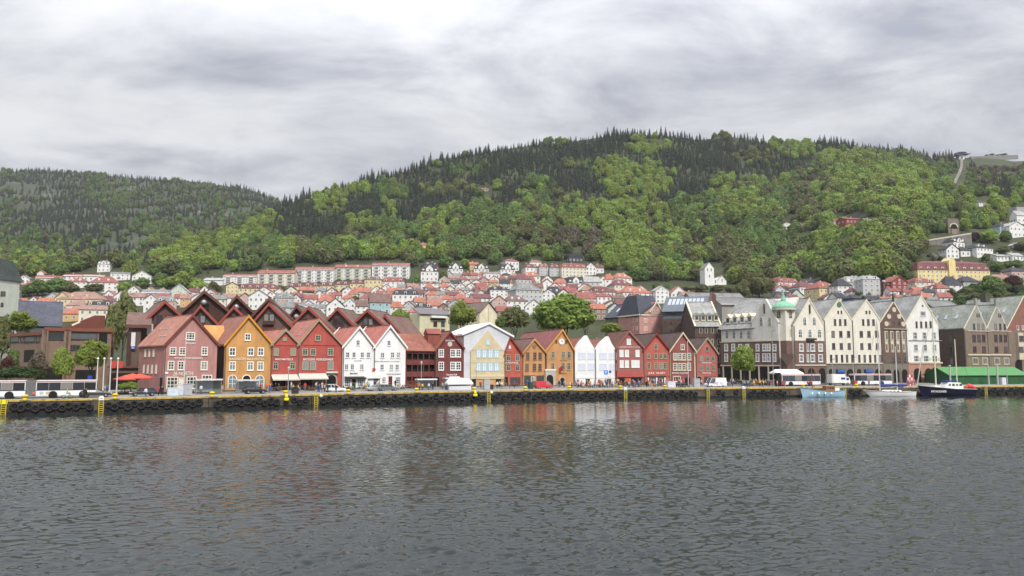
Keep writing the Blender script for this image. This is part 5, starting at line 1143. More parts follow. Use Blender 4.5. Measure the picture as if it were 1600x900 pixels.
def town_house(a, b, top, eave, base, kind, wc, rc, rows=2, n=0, rot=None, label=None, depth=None, name='town_house', chim=True, D=None, bay=0):
    cx = (a + b) / 2
    if D: p = at_depth(cx, base, D)
    else: p = hit_ground(cx, base)
    k = p.y / FPX * 1.0; Wd_ = (b - a) * k; He = (base - eave) * k; Ht = (base - top) * k
    ph = R(rot if rot is not None else rng.uniform(2, 26)) if kind != 'gable' else R(rot if rot is not None else rng.uniform(0, 16))
    dep = depth or min(13, max(6.5, Wd_ * .8))
    Wd_ = Wd_ / (math.cos(ph) + .0) * .97
    if (kind in ('hip', 'villa', 'mans')) and depth is None: Wd_ *= .93
    root = empty(name, p + Vector((0, 0, 0)), ph); wm_, rm_ = wallm(wc), roofm(rc)
    m = MB(); w2 = Wd_ / 2
    z0 = -6
    r = MB(); ov = .35
    if kind == 'gable':
        m.prism_y([(-w2, z0), (w2, z0), (w2, He), (0, Ht), (-w2, He)], 0, dep)
        r.slab([(-w2 - ov, -.4, He - .25), (0, -.4, Ht + .1), (0, dep + .3, Ht + .1), (-w2 - ov, dep + .3, He - .25)], -.25).slab([(0, -.4, Ht + .1), (w2 + ov, -.4, He - .25), (w2 + ov, dep + .3, He - .25), (0, dep + .3, Ht + .1)], -.25)
    elif kind == 'eave':
        m.prism_x([(0, z0), (dep, z0), (dep, He), (dep / 2, Ht), (0, He)], -w2, w2)
        r.slab([(-w2 - ov, -.45, He - .2), (w2 + ov, -.45, He - .2), (w2 + ov, dep / 2, Ht + .15), (-w2 - ov, dep / 2, Ht + .15)], .25).slab([(w2 + ov, dep + .45, He - .2), (-w2 - ov, dep + .45, He - .2), (-w2 - ov, dep / 2, Ht + .15), (w2 + ov, dep / 2, Ht + .15)], .25)
    elif kind == 'hip':
        m.box(-w2, 0, z0, w2, dep, He); q = min(w2 * .62, dep * .5)
        r.add([(-w2 - ov, -ov, He), (w2 + ov, -ov, He), (w2 + ov, dep + ov, He), (-w2 - ov, dep + ov, He), (-w2 + q, dep / 2, Ht), (w2 - q, dep / 2, Ht), (-w2 - ov, -ov, He - .2), (w2 + ov, -ov, He - .2), (w2 + ov, dep + ov, He - .2), (-w2 - ov, dep + ov, He - .2)],
              [(0, 1, 5, 4), (1, 2, 5), (2, 3, 4, 5), (3, 0, 4), (0, 6, 7, 1), (1, 7, 8, 2), (2, 8, 9, 3), (3, 9, 6, 0), (6, 9, 8, 7)])
    elif kind in ('mans', 'villa'):
        m.box(-w2, 0, z0, w2, dep, He); zb_ = He + (Ht - He) * .72; i = 1.2
        r.add([(-w2 - .3, -.3, He), (w2 + .3, -.3, He), (w2 + .3, dep + .3, He), (-w2 - .3, dep + .3, He), (-w2 + i, i, zb_), (w2 - i, i, zb_), (w2 - i, dep - i, zb_), (-w2 + i, dep - i, zb_), (-w2 * .6, dep / 2, Ht), (w2 * .6, dep / 2, Ht)],
              [(0, 1, 5, 4), (1, 2, 6, 5), (2, 3, 7, 6), (3, 0, 4, 7), (4, 5, 9, 8), (5, 6, 9), (6, 7, 8, 9), (7, 4, 8), (0, 3, 2, 1)])
    else:
        m.box(-w2, 0, z0, w2, dep, He); r.box(-w2 - .2, -.2, He, w2 + .2, dep + .2, He + max(.4, Ht - He))
    m.build('wall', wm_, root); r.build('roof', rm_, root)
    if kind == 'villa':
        g = w2 * .42; zt = Ht - .3
        f = MB().prism_y([(-g, He - .1), (g, He - .1), (g, He + (zt - He) * .45), (0, zt), (-g, He + (zt - He) * .45)], -.25, 3.2); f.build('front_gable', wm_, root)
        MB().slab([(-g - .3, -.45, He + (zt - He) * .45 - .2), (0, -.45, zt + .15), (0, 4, zt + .15), (-g - .3, 4, He + (zt - He) * .45 - .2)], -.15).slab([(0, -.45, zt + .15), (g + .3, -.45, He + (zt - He) * .45 - .2), (g + .3, 4, He + (zt - He) * .45 - .2), (0, 4, zt + .15)], -.15).build('gable_roof', rm_, root)
        link_mesh('window', small_window(1.2, 1.6), root, (0, -.25, He + .4))
        for s in (-1, 1): MB().box(s * w2 * .72 - .7, .1, He + .3, s * w2 * .72 + .7, 2.4, He + 1.9).build('dormer', WHITE, root)
    if kind == 'mans':
        nd = max(2, int(Wd_ / 4.2))
        for i in range(nd):
            x = -w2 + Wd_ * (i + .5) / nd
            o = MB().box(x - .65, .05, He + .25, x + .65, 2.2, He + 1.75).build('dormer', WHITE, root); MB().box(x - .4, .02, He + .5, x + .4, .048, He + 1.5).build('dormer_pane', GLASS, o)
    if kind in ('hip', 'eave') and Wd_ > 12 and Ht - He > 2.5:
        for x in (-w2 * .4, w2 * .25):
            f = .35; MB().box(x - .55, dep / 2 * f - .3, He + (Ht - He) * f - .2, x + .55, dep / 2 * f + 1.6, He + (Ht - He) * f + 1.1).build('dormer', wm_, root)
    if chim and kind != 'flat':
        x = rng.uniform(-.3, .3) * Wd_; zc = Ht if kind in ('eave',) else (Ht - .5 if kind != 'gable' else Ht - abs(x) / w2 * (Ht - He))
        MB().box(x - .4, dep * .5 - .35, zc - 1.5, x + .4, dep * .5 + .35, zc + 1.1).build('chimney', CH, root)
    rows = max(1, rows); n = n or max(2, int(round(Wd_ / 3.1)))
    st = He / rows; ww = min(1.1, Wd_ / n * .42); wh = min(1.55, st * .5)
    for j in range(rows):
        for i in range(n):
            x = -w2 + Wd_ * (i + .5) / n
            link_mesh('window', small_window(ww, wh), root, (x, 0, j * st + st * .3))
    if kind == 'gable' and Ht - He > 2.2: link_mesh('window', small_window(1.0, 1.3), root, (0, 0, He + .2))
    for j in range(rows):
        for i in range(2): link_mesh('window', small_window(ww, wh), root, (-w2, dep * (.3 + .4 * i), j * st + st * .3), R(-90))
    if label: tag(root, label, 'house' if name != 'apartment_block' else 'apartment block')
    else:
        t, wh_ = where(cx, base)
        later(root, f"{WNAME[wc]} house, {RNAME[rc].replace(' tiled', '')} {KNAME[kind].replace('gable fronted ', 'gabled ')} roof, {t} slope {wh_}", 'house', None, cx)
    if bay:
        for i in range(bay):
            x = -w2 + Wd_ * (i + .5) / bay
            for j in range(1, rows + 1): MB().box(x - 1.3, -1.2, (j - 1) * st + st * .22, x + 1.3, -.01, (j - 1) * st + st * .22 + .9).build('balcony', GB, root)
    TOWN.append((a, b, top, base, p.y))
    return root
GB = mat('balcony_grey', (.36, .36, .35), .8, .1)
T = town_house
# long apartment blocks under the wood
for a, b, t, e, bs, wc, n, lab in ((347, 401.5, 427, 431.5, 445, 'w', 3, 'leftmost stepped white apartment block with a thin red roof under the wood'), (401.5, 460, 420.5, 426, 447, 'c', 4, 'cream apartment block with red roof and dark balconies, second step of the row'), (460, 521.5, 415.5, 420.5, 441, 'w', 4, 'white apartment block in the middle of the stepped red roofed row'), (522, 579.5, 412, 417.5, 437, 'gn', 4, 'pale green apartment block with red roof in the stepped row'), (580, 640, 409, 414, 436, 'w', 4, 'topmost white apartment block with red roof at the end of the stepped row')):
    T(a, b, t, e, bs, 'eave', wc, 'r', 4, 12, 3, lab, 12, 'apartment_block', True, None, n)
T(318, 348, 433, 437, 446, 'eave', 'w', 'l', 2, 8, 3, 'low white terrace with light grey roof left of the stepped blocks', 10)
# yellow mansard row
for a, b, t, e, bs, wc, rc, lab in ((372, 432, 441.5, 450.5, 464, 'y', 'm', 'long pale yellow terrace with maroon mansard roof left in the yellow row'), (449, 474, 440.5, 448, 459, 'y', 'm', 'pale yellow terrace with maroon mansard roof just right of the cream gap house'), (474, 498.5, 440, 447, 458, 'y', 'm', 'pale yellow terrace with maroon mansard roof in the middle of the yellow row'), (499, 522, 439.5, 446.5, 458, 'y', 'm', 'pale yellow terrace with maroon mansard roof below the white stepped block'), (522.5, 545, 438, 445, 456, 'y', 'm', 'pale yellow terrace with maroon mansard roof below the pale green block'), (546, 568, 435.5, 443, 455, 'y', 'm', 'pale yellow terrace with maroon mansard roof beside the brown roofed one'), (569, 596, 431, 437, 454, 'y', 'b', 'pale yellow terrace with brown roof stepped above the maroon roofs'), (596, 632, 432, 440, 450, 'w', 'r', 'white terrace with red mansard roof closing the yellow row')):
    T(a, b, t, e, bs, 'mans', wc, rc, 2, 0, 4, lab, 9)
T(353, 372, 441, 446, 464, 'gable', 'y', 'm', 3, 3, 10, 'pale yellow gable end at the left of the maroon roofed terrace')
# big villas and single houses, from the top down
H1 = [
 (656, 686, 413, 424, 440, 'villa', 'w', 'd', 2), (662, 686, 408, 414, 424, 'mans', 'rd', 'd', 1), (699, 724.5, 410, 420, 431, 'villa', 'w', 'd', 2), (739, 765, 411, 420, 430, 'villa', 'w', 'd', 2), (734, 748, 409, 413, 422, 'eave', 'or', 'o', 1), (781, 806, 411, 421, 432, 'villa', 'w', 'd', 2), (789, 812, 403.5, 407.5, 424, 'hip', 'w', 'r', 2), (755, 781, 424.5, 428, 443, 'flat', 'w', 'l', 2), (781, 794, 430, 434, 443, 'hip', 'or', 'o', 1),
 (656, 669, 379, 382.5, 388, 'eave', 'y', 'o', 1), (827, 847, 405.5, 409, 418, 'hip', 'w', 'o', 1), (820, 842, 411, 418, 430, 'mans', 'w', 'm', 2), (842, 858, 411, 417, 431, 'mans', 'g', 'r', 3), (858, 875, 411, 418, 432, 'mans', 'g', 'm', 3), (875, 920, 409.5, 418, 433, 'mans', 'c', 'r', 3), (888, 911.5, 397, 402, 410, 'flat', 'dk', 'd', 1), (915, 932, 410, 417, 430, 'gable', 'w', 'd', 2), (930, 944, 413, 418, 427, 'eave', 'w', 'm', 1),
 (813, 846, 423, 431, 445, 'hip', 'w', 'o', 2), (805, 832, 426, 436, 452, 'hip', 'g', 'm', 2), (863, 890, 434, 442, 452, 'hip', 'w', 'o', 2), (844, 866, 436, 444, 455, 'gable', 'w', 'm', 2), (886, 914, 431, 442, 452, 'villa', 'w', 'd', 2), (913, 938, 431, 440, 455, 'eave', 'g', 'l', 2), (935, 951, 431, 438, 452, 'gable', 'w', 'o', 2), (944, 962, 427, 436, 452, 'hip', 'w', 'o', 2), (960, 990, 425, 434, 452, 'hip', 'w', 'o', 3), (958, 991, 435, 445, 460, 'hip', 'c', 'm', 2), (925, 960, 446, 457, 470, 'mans', 'w', 'm', 2), (946, 968, 450, 456, 472, 'hip', 'w', 'm', 2), (903, 924, 443, 450, 462, 'gable', 'w', 'o', 2), (885, 904, 449, 456, 466, 'eave', 'w', 'r', 2),
 (804, 850, 440, 453, 474, 'hip', 'g', 'g', 3), (850, 884, 446, 459, 470, 'hip', 'w', 'd', 2), (970, 1024, 446, 457, 474, 'hip', 'w', 'o', 2), (980, 1006, 460, 470, 486, 'gable', 'w', 'o', 2), (1024, 1046.5, 447, 454, 474, 'gable', 'w', 'l', 3), (1048, 1074, 447, 458, 472, 'gable', 'w', 'o', 2), (1066, 1092, 455, 461, 474, 'eave', 'w', 's', 1), (964, 988, 468, 477, 490, 'eave', 'w', 'm', 2), (932, 956, 457, 463, 478, 'hip', 'w', 'r', 2), (950, 972, 474, 482, 494, 'gable', 'mg', 'd', 2), (904, 932, 456, 466, 486, 'eave', 'w', 'r', 2), (922, 948, 474, 482, 500, 'eave', 'br', 'o', 2),
 (611, 656, 451, 460, 478, 'mans', 'w', 'd', 2), (620, 650, 444, 449, 458, 'flat', 'g', 'l', 1), (657, 690, 439, 443, 452, 'mans', 'w', 'm', 2), (663, 690, 448, 454, 470, 'hip', 'y', 'm', 2), (667, 686, 455, 460.5, 472, 'hip', 'w', 'o', 2), (686, 708, 460, 467, 476, 'hip', 'w', 'o', 2), (708, 731, 458, 466.5, 478, 'hip', 'w', 'o', 2), (765, 796, 446, 453, 468, 'mans', 'w', 'd', 3), (790, 826, 460, 470, 484, 'hip', 'w', 'b', 2), (768, 792, 462, 471, 486, 'gable', 'pk', 'm', 2), (778, 800, 452, 459, 466, 'gable', 'w', 'r', 2), (740, 768, 458, 465, 480, 'eave', 'w', 'm', 2), (745, 770, 452, 457, 466, 'eave', 'g', 'b', 2), (728, 752, 466, 473, 488, 'eave', 'c', 'r', 2), (700, 722, 468, 475, 490, 'gable', 'g', 'g', 2), (820, 848, 468, 479, 494, 'gable', 'w', 'g', 2),
 (651, 676, 473, 480, 500, 'mans', 'c', 'd', 2), (640, 662, 480, 488, 500, 'hip', 'w', 'o', 2), (668, 690, 470, 477, 488, 'eave', 'w', 'o', 2), (684, 702, 474, 480, 490, 'gable', 'br', 'm', 2), (636, 652, 470, 478, 486, 'gable', 'g', 'g', 2), (622, 640, 490, 497, 508, 'gable', 'w', 'o', 2), (776, 800, 478, 486, 504, 'eave', 'br', 'r', 2), (790, 812, 486, 494, 506, 'gable', 'g', 'd', 2), (848, 866, 470, 479, 492, 'gable', 'w', 'd', 2),
 (578, 609.5, 458, 472, 500, 'eave', 'tl', 'b', 3), (609, 632, 470, 480, 494, 'hip', 'w', 'o', 2), (556, 580, 468, 478, 490, 'eave', 'w', 'b', 2), (510, 537, 466, 478, 500, 'gable', 'w', 'd', 2), (533, 543.5, 449, 454, 464, 'hip', 'w', 'd', 2), (536, 556, 466, 474, 490, 'gable', 'w', 'l', 2), (543, 560, 450, 459, 470, 'hip', 'c', 'o', 2), (569, 590, 457, 463, 472, 'eave', 'w', 'm', 2), (588, 612, 453.5, 460, 470, 'eave', 'w', 'r', 2), (596, 612, 444, 450, 458, 'gable', 'w', 'r', 1), (580, 597, 447, 453, 462, 'gable', 'w', 'o', 1), (556, 572, 446, 452, 460, 'gable', 'y', 'r', 1),
 (388, 419, 453, 463, 484, 'gable', 'w', 'g', 2), (417, 432, 455, 461, 474, 'gable', 'w', 'r', 2), (430, 460, 457, 466, 480, 'mans', 'g', 'g', 2), (455, 470, 460, 467, 478, 'gable', 'w', 'm', 2), (468, 496, 459, 468, 476, 'eave', 'w', 'r', 1), (495, 523, 459, 471, 482, 'hip', 'w', 'o', 2), (458, 474, 452, 458, 466, 'hip', 'w', 'o', 1), (474, 490, 455, 458, 466, 'flat', 'w', 'd', 1), (492, 506, 454, 459, 468, 'gable', 'w', 'r', 1), (514, 533, 456, 461, 470, 'eave', 'w', 'r', 1), (432, 458, 471, 480, 494, 'eave', 'g', 'g', 2), (470, 510, 474, 480, 492, 'eave', 'w', 'g', 2), (493, 512, 477, 482, 496, 'flat', 'w', 'l', 2), (400, 424, 448, 455, 466, 'gable', 'w', 'r', 2),
 (372, 392, 458, 465, 480, 'gable', 'pk', 'm', 2), (350, 374, 458, 465, 480, 'eave', 'w', 's', 2), (328, 352, 460, 467, 482, 'eave', 'c', 'g', 2), (300, 330, 456, 465, 482, 'gable', 'w', 'g', 2), (282, 302, 459, 466, 480, 'eave', 'or', 's', 2), (318, 338, 452, 459, 470, 'gable', 'w', 'r', 1),
 (242, 274, 462, 471, 490, 'mans', 'pk', 'g', 2), (263, 294, 444, 457, 470, 'gable', 'mg', 'l', 2), (221, 264, 451, 457.5, 472, 'eave', 'w', 'g', 2), (224, 246, 460, 468, 488, 'gable', 'w', 's', 2), (177, 200, 454, 463, 480, 'gable', 'w', 's', 2), (158, 180, 454, 463, 480, 'gable', 'w', 's', 2), (196, 224, 457, 464, 478, 'eave', 'w', 's', 2), (153, 180, 461, 470, 482, 'hip', 'w', 'm', 2), (132, 175, 469, 477, 493, 'mans', 'w', 'd', 2), (88, 160, 454, 467, 486, 'hip', 'y', 's', 2), (84, 108, 456, 466, 486, 'gable', 'y', 's', 3), (102, 132, 468, 477, 490, 'hip', 'c', 's', 1), (48, 88, 464, 475, 490, 'hip', 'or', 'o', 1), (22, 46, 465, 476, 490, 'hip', 'or', 'o', 1), (43, 60, 463, 470, 482, 'gable', 'w', 'm', 1), (68, 94, 457, 466, 482, 'gable', 'g', 'g', 2), (98, 132, 479, 490, 502, 'hip', 'or', 'o', 1), (125, 166, 476, 483, 504, 'eave', 'c', 's', 2), (84, 104, 481, 489, 502, 'eave', 'br', 's', 1), (165, 182, 474, 482, 500, 'gable', 'w', 's', 2), (155, 172, 499, 505, 514, 'hip', 'or', 'o', 1),
 (24, 70, 438, 444, 456, 'eave', 'w', 'r', 2), (102, 135, 433, 440, 450, 'hip', 'w', 'r', 2), (140, 183, 430, 441, 458, 'hip', 'w', 'r', 3), (174, 201, 425, 428, 438, 'flat', 'w', 'l', 2), (207, 235, 423, 431, 444, 'gable', 'w', 'l', 2), (152, 171, 406, 413, 425, 'villa', 'w', 'g', 2), (99, 132, 427, 431, 438, 'eave', 'w', 'r', 1), (132, 160, 428, 431, 440, 'eave', 'w', 's', 1), (58, 92, 429, 434, 442, 'eave', 'c', 'r', 1), (27, 45, 430, 435, 443, 'gable', 'w', 'g', 1), (58, 68, 423, 427, 434, 'gable', 'w', 'o', 1), (205, 214, 399, 403, 408, 'gable', 'w', 'g', 1), (214, 222, 394, 398, 404, 'eave', 'w', 's', 1), (232, 239, 397, 400, 405, 'eave', 'w', 'r', 1),
 # right hand slope
 (1213, 1252, 432, 441, 456, 'mans', 'w', 'r', 2), (1212, 1228, 446, 452, 470, 'gable', 'lb', 'o', 2), (1220, 1246, 442, 449, 460, 'hip', 'w', 'o', 1), (1247, 1279, 438.5, 448, 466, 'hip', 'w', 'm', 2), (1256, 1284, 435, 440, 450, 'eave', 'g', 'd', 1), (1276, 1318, 438, 450, 470, 'hip', 'y', 'r', 2), (1307, 1335, 434, 446, 466, 'hip', 'w', 'd', 3), (1320, 1358, 430, 441, 456, 'villa', 'g', 'l', 2), (1347, 1378.5, 429, 436, 464, 'mans', 'g', 'l', 4), (1329, 1353, 459, 466, 478, 'hip', 'bl', 'd', 1), (1355, 1380, 461, 468, 480, 'eave', 'dk', 'd', 1), (1234, 1257, 452, 462, 474, 'gable', 'mg', 'd', 1), (1218, 1236, 455, 462, 476, 'eave', 'g', 'd', 1),
 (1392, 1421, 431, 440, 464, 'gable', 'rd', 'r', 4), (1386, 1396, 437, 443, 462, 'eave', 'g', 'l', 3), (1428, 1464, 433, 441, 458, 'mans', 'c', 'r', 3), (1463, 1487, 441, 450, 468, 'hip', 'w', 'r', 2), (1476, 1508, 430, 445, 462, 'hip', 'w', 'd', 3), (1503, 1536, 430, 440, 458, 'hip', 'g', 'd', 2), (1443, 1469, 449, 457, 472, 'hip', 'w', 'd', 2), (1424, 1454, 452, 460, 474, 'hip', 'w', 'r', 1), (1448, 1466, 464, 468, 478, 'flat', 'w', 'l', 1), (1470, 1488, 472, 478, 486, 'eave', 'w', 'r', 1), (1380, 1402, 463, 469, 480, 'eave', 'w', 'o', 1), (1388, 1412, 458, 464, 474, 'hip', 'g', 'd', 1),
 (1478, 1500, 381, 389, 404, 'gable', 'w', 'd', 2), (1487, 1512, 370, 378, 396, 'villa', 'w', 'd', 2), (1500, 1518, 384, 391, 401, 'hip', 'w', 'd', 1), (1521, 1558, 379, 387, 401, 'hip', 'w', 'd', 2), (1554, 1590, 395, 400, 408, 'eave', 'w', 'g', 1), (1580, 1602, 394, 399, 408, 'eave', 'w', 'l', 1), (1575, 1606, 346, 353, 371, 'gable', 'w', 'l', 2), (1561, 1578, 347, 353, 368, 'hip', 'tl', 'd', 2), (1561, 1576, 365, 369, 376, 'gable', 'w', 'l', 1), (1579, 1606, 416, 423, 444, 'hip', 'pk', 'd', 2), (1556, 1580, 428, 436, 448, 'eave', 'w', 's', 1), (1588, 1606, 323, 330, 343, 'flat', 'lb', 'l', 2), (1527, 1550, 314, 316, 322, 'eave', 'w', 'm', 1), (1584, 1600, 379, 383, 388, 'gable', 'w', 'l', 1), (1588, 1604, 328, 336, 350, 'eave', 'w', 'l', 1),
 (1220, 1240, 347, 351, 359, 'gable', 'w', 'o', 1), (1250, 1262, 348, 352, 359, 'eave', 'w', 's', 1), (1303, 1316, 341, 345, 352, 'eave', 'w', 'r', 1), (1320, 1352, 338, 342, 350, 'eave', 'rd', 'r', 1), (1352, 1376, 340, 344, 350, 'eave', 'br', 'g', 1), (752, 764, 293, 295, 300, 'eave', 'br', 's', 1)]
for q in H1: T(*q)
# crowded little houses in the middle of the slope
WC = ['w'] * 13 + ['c', 'g', 'y', 'lb']; RC = ['r', 'm', 'm', 'o', 'o', 's', 'b', 'd', 'g', 'r']
y = 437.0
r2 = random.Random(5)
while y < 470:
    x = 690 + r2.uniform(-4, 8)
    x1 = 800 if y < 452 else 770
    while x < x1:
        w = r2.uniform(11, 17) * (1 + (y - 437) * .006)
        hgt = r2.uniform(5.5, 8); rf = r2.uniform(4, 6.5)
        T(x, x + w, y - hgt - rf, y - hgt, y + 3, r2.choice(['gable', 'eave', 'hip', 'gable']), r2.choice(WC), r2.choice(RC), 2)
        x += w * r2.uniform(.82, 1.1)
    y += 5.6
for (xa, xb, ya, yb_) in ((822, 930, 446, 474), (640, 700, 456, 482), (430, 640, 462, 486), (190, 330, 462, 480), (1215, 1330, 462, 478), (860, 1000, 462, 492), (1390, 1470, 462, 478)):
    y = ya
    while y < yb_:
        x = xa + r2.uniform(-5, 10)
        while x < xb:
            w = r2.uniform(14, 22); hgt = r2.uniform(6, 9); rf = r2.uniform(5, 8)
            T(x, x + w, y - hgt - rf, y - hgt, y + 4, r2.choice(['gable', 'eave', 'hip']), r2.choice(WC), r2.choice(RC), 2)
            x += w * r2.uniform(1.0, 1.6)
        y += 11
# long yellow building on the right slope
yr = T(1429, 1554, 405.5, 422, 441, 'mans', 'y', 'm', 3, 17, 6, 'long bright yellow building with a maroon mansard roof full of dormers', 13, 'yellow_terrace', True)
for o in yr.children:
    if o.name.startswith('wall'): o.data.materials[0] = Pl('bright_yellow_plaster', (226, 202, 122)); Ly = max(v.co.x for v in o.data.vertices); Hy = max(v.co.z for v in o.data.vertices)
MB().prism_y([(-Ly * .16, -4), (Ly * .02, -4), (Ly * .02, Hy + 5.5), (-Ly * .07, Hy + 7.4), (-Ly * .16, Hy + 5.5)], -1.0, 6).build('centre_bay', Pl('bright_yellow_plaster', (226, 202, 122)), yr)
# white church with a square tower
p = hit_ground(1118, 446); k = p.y / FPX; rt = tag(empty('white_church', p, R(8)), 'white plastered church with tall saddle roofed tower above the brown office block', 'church')
cw = Pl('church_white', (224, 224, 222), .05); m = MB(); th = 23 * k
MB().box(-17 * k, 0, -6, -2 * k, 9, 27 * k).prism_y([(-17 * k, 27 * k), (-2 * k, 27 * k), (-9.5 * k, 36 * k)], 0, 9).build('tower', cw, rt)
MB().slab([(-17.6 * k, -.2, 26.4 * k), (-9.5 * k, -.2, 36.4 * k), (-9.5 * k, 9.2, 36.4 * k), (-17.6 * k, 9.2, 26.4 * k)], -.2).slab([(-9.5 * k, -.2, 36.4 * k), (-1.4 * k, -.2, 26.4 * k), (-1.4 * k, 9.2, 26.4 * k), (-9.5 * k, 9.2, 36.4 * k)], -.2).build('tower_roof', Tl('church_roof', (140, 136, 134)), rt)
MB().prism_y([(-2 * k, -6), (20 * k, -6), (20 * k, 8 * k), (13 * k, 16 * k), (5 * k, 11 * k), (-2 * k, 11 * k)], 2, 14).build('nave', cw, rt)
MB().slab([(4.6 * k, 1.7, 8 * k), (13 * k, 1.7, 16.6 * k), (13 * k, 14.3, 16.6 * k), (4.6 * k, 14.3, 8 * k)], -.2).slab([(13 * k, 1.7, 16.6 * k), (20.6 * k, 1.7, 7.6 * k), (20.6 * k, 14.3, 7.6 * k), (13 * k, 14.3, 16.6 * k)], -.2).build('roof', Tl('church_roof', (140, 136, 134)), rt)
for x, z in ((-12.5, 22), (-6.5, 22), (-9.5, 12), (13, 6), (2, 4)): link_mesh('window', small_window(1, 2.4), rt, (x * k, 2 if x > 0 else 0, z * k))
# retaining wall, funicular portal, track and the two buildings on the ridge
gw = mat('concrete_wall', lin((120, 118, 112)), .9, .2, .4, 'plaster')
a_, b_ = hit_ground(1447, 383), hit_ground(1519, 384); rt = tag(empty('retaining_wall', a_), 'long grey retaining wall with railing above the white villas', 'wall')
d = b_ - a_; ta = (383 - 377) * a_.y / FPX; tb_ = (384 - 367) * b_.y / FPX
MB().add([(0, 0, -6), (d.x, d.y, -6), (d.x, d.y + 2, -6), (0, 2, -6), (0, 0, ta), (d.x, d.y, tb_), (d.x, d.y + 2, tb_), (0, 2, ta)], [(0, 1, 5, 4), (1, 2, 6, 5), (2, 3, 7, 6), (3, 0, 4, 7), (4, 5, 6, 7)]).build('masonry', gw, rt)
MB().bar((0, 0, ta + .5), (d.x, d.y, tb_ + .5), .35, .9).build('coping', pale, rt)
p = hit_ground(1493.5, 366); k = p.y / FPX; rt = tag(empty('funicular_portal', p, R(4)), 'stone tunnel mouth of the hillside railway with a pale arch', 'tunnel portal')
MB().box(-9 * k, 2, -3, 9 * k, 16, 26 * k).build('stone_face', stonem, rt)
MB().box(-4.4 * k, 1.4, -3, 4.4 * k, 2.1, 9 * k).build('ramp', mat('ramp_stone', lin((136, 124, 108)), .9, .2), rt)
n = 12; rr = 5.4 * k; zc = 12 * k; m = MB()
m.prism_y([(-rr, zc - 1)] + [(-rr * math.cos(math.pi * i / n), zc + rr * .95 * math.sin(math.pi * i / n)) for i in range(n + 1)] + [(rr, zc - 1)], 1.85, 2.1); m.build('tunnel_opening', BLACK, rt)
m = MB()
for i in range(n):
    t0, t1 = math.pi * i / n, math.pi * (i + 1) / n; q = 1.32
    P = [(-rr * g * math.cos(t), zc + rr * g * .95 * math.sin(t)) for t in (t0, t1) for g in (1, q)]
    m.add([(P[0][0], 1.5, P[0][1]), (P[2][0], 1.5, P[2][1]), (P[3][0], 1.5, P[3][1]), (P[1][0], 1.5, P[1][1]), (P[0][0], 2, P[0][1]), (P[2][0], 2, P[2][1]), (P[3][0], 2, P[3][1]), (P[1][0], 2, P[1][1])], [(0, 1, 2, 3), (0, 4, 5, 1), (3, 2, 6, 7)])
m.build('pale_arch', pale, rt)
TRACK = [(1491, 291), (1495, 282), (1499.5, 273), (1502.5, 264), (1503, 256), (1502, 250)]
P = [hit_ground(x, y) for x, y in TRACK]; m = MB(); m2 = MB()
base = P[0].copy()
for a, b in zip(P[:-1], P[1:]):
    m.bar(a - base + Vector((0, 0, 2.2)), b - base + Vector((0, 0, 2.2)), 3.2, 1.0)
    for s in (-.8, .8): m2.bar(a - base + Vector((s, 0, 2.8)), b - base + Vector((s, 0, 2.8)), .18, .2)
rt = tag(empty('funicular_track', base), 'pale curving railway track climbing to the ridge station', 'railway track'); m.build('track_bed', mat('track_stone', lin((112, 106, 94)), .9, .15), rt); m2.build('rails', STEEL, rt)
p = hit_ground(1503, 249); k = p.y / FPX; rt = tag(empty('ridge_station', p, 0), 'funicular station with wide flat roof on the ridge above the track', 'station')
MB().box(-4 * k, 0, -4, 4 * k, 8, 7 * k).build('wall', WHITE, rt); MB().box(-1.6 * k, -.1, -.5, 1.6 * k, -.02, 4 * k).build('track_opening', BLACK, rt)
MB().slab([(-11 * k, -3, 7.4 * k), (13 * k, -3, 9.4 * k), (13 * k, 9, 9.4 * k), (-11 * k, 9, 7.4 * k)], .5).build('roof', mat('ridge_roof', lin((120, 118, 136)), .7, .08), rt); MB().box(-8 * k, -1, 9.4 * k, 8 * k, 7, 11 * k).cyl((0, 3, 11 * k), (0, 3, 13 * k), 9 * k, 5 * k, 16).build('upper_roof', mat('ridge_roof', lin((120, 118, 136)), .7, .08), rt)
for x0, w, lab in ((1550, 15, 'left pavilion with low pyramid roof on the viewpoint terrace'), (1568, 18, 'right pavilion with pyramid roof and lantern on the viewpoint terrace')):
    p = hit_ground(x0, 247.5); k = p.y / FPX; rt = tag(empty('ridge_pavilion', p), lab, 'pavilion'); w2 = w * k / 2
    MB().box(-w2 * .7, 0, -4, w2 * .7, 8, 7 * k).build('wall', mat('pavilion_glass', lin((150, 160, 156)), .4, .1), rt); MB().cyl((0, 4, 7 * k), (0, 4, 12 * k), w2 * 1.2, w2 * .2, 4).cyl((0, 4, 12 * k), (0, 4, 13.5 * k), w2 * .22, w2 * .05, 6).build('roof', mat('pavilion_roof', lin((140, 146, 144)), .6, .08), rt)
a_, b_ = hit_ground(1516, 249.5), hit_ground(1590, 248.5); rt = tag(empty('viewpoint_terrace', a_), 'long pale terrace wall along the ridge viewpoint', 'terrace'); d = b_ - a_
MB().bar(Vector((0, 0, 1)), d + Vector((0, 0, 3)), 2, 6).build('terrace_wall', mat('terrace_stone', lin((118, 118, 114)), .9, .12), rt)
for f in np.linspace(0, 1, 8): MB().cyl(d * f + Vector((0, 0, 3)), d * f + Vector((0, 0, 5.6)), .15, .15, 6).build('railing_post', STEEL, rt)
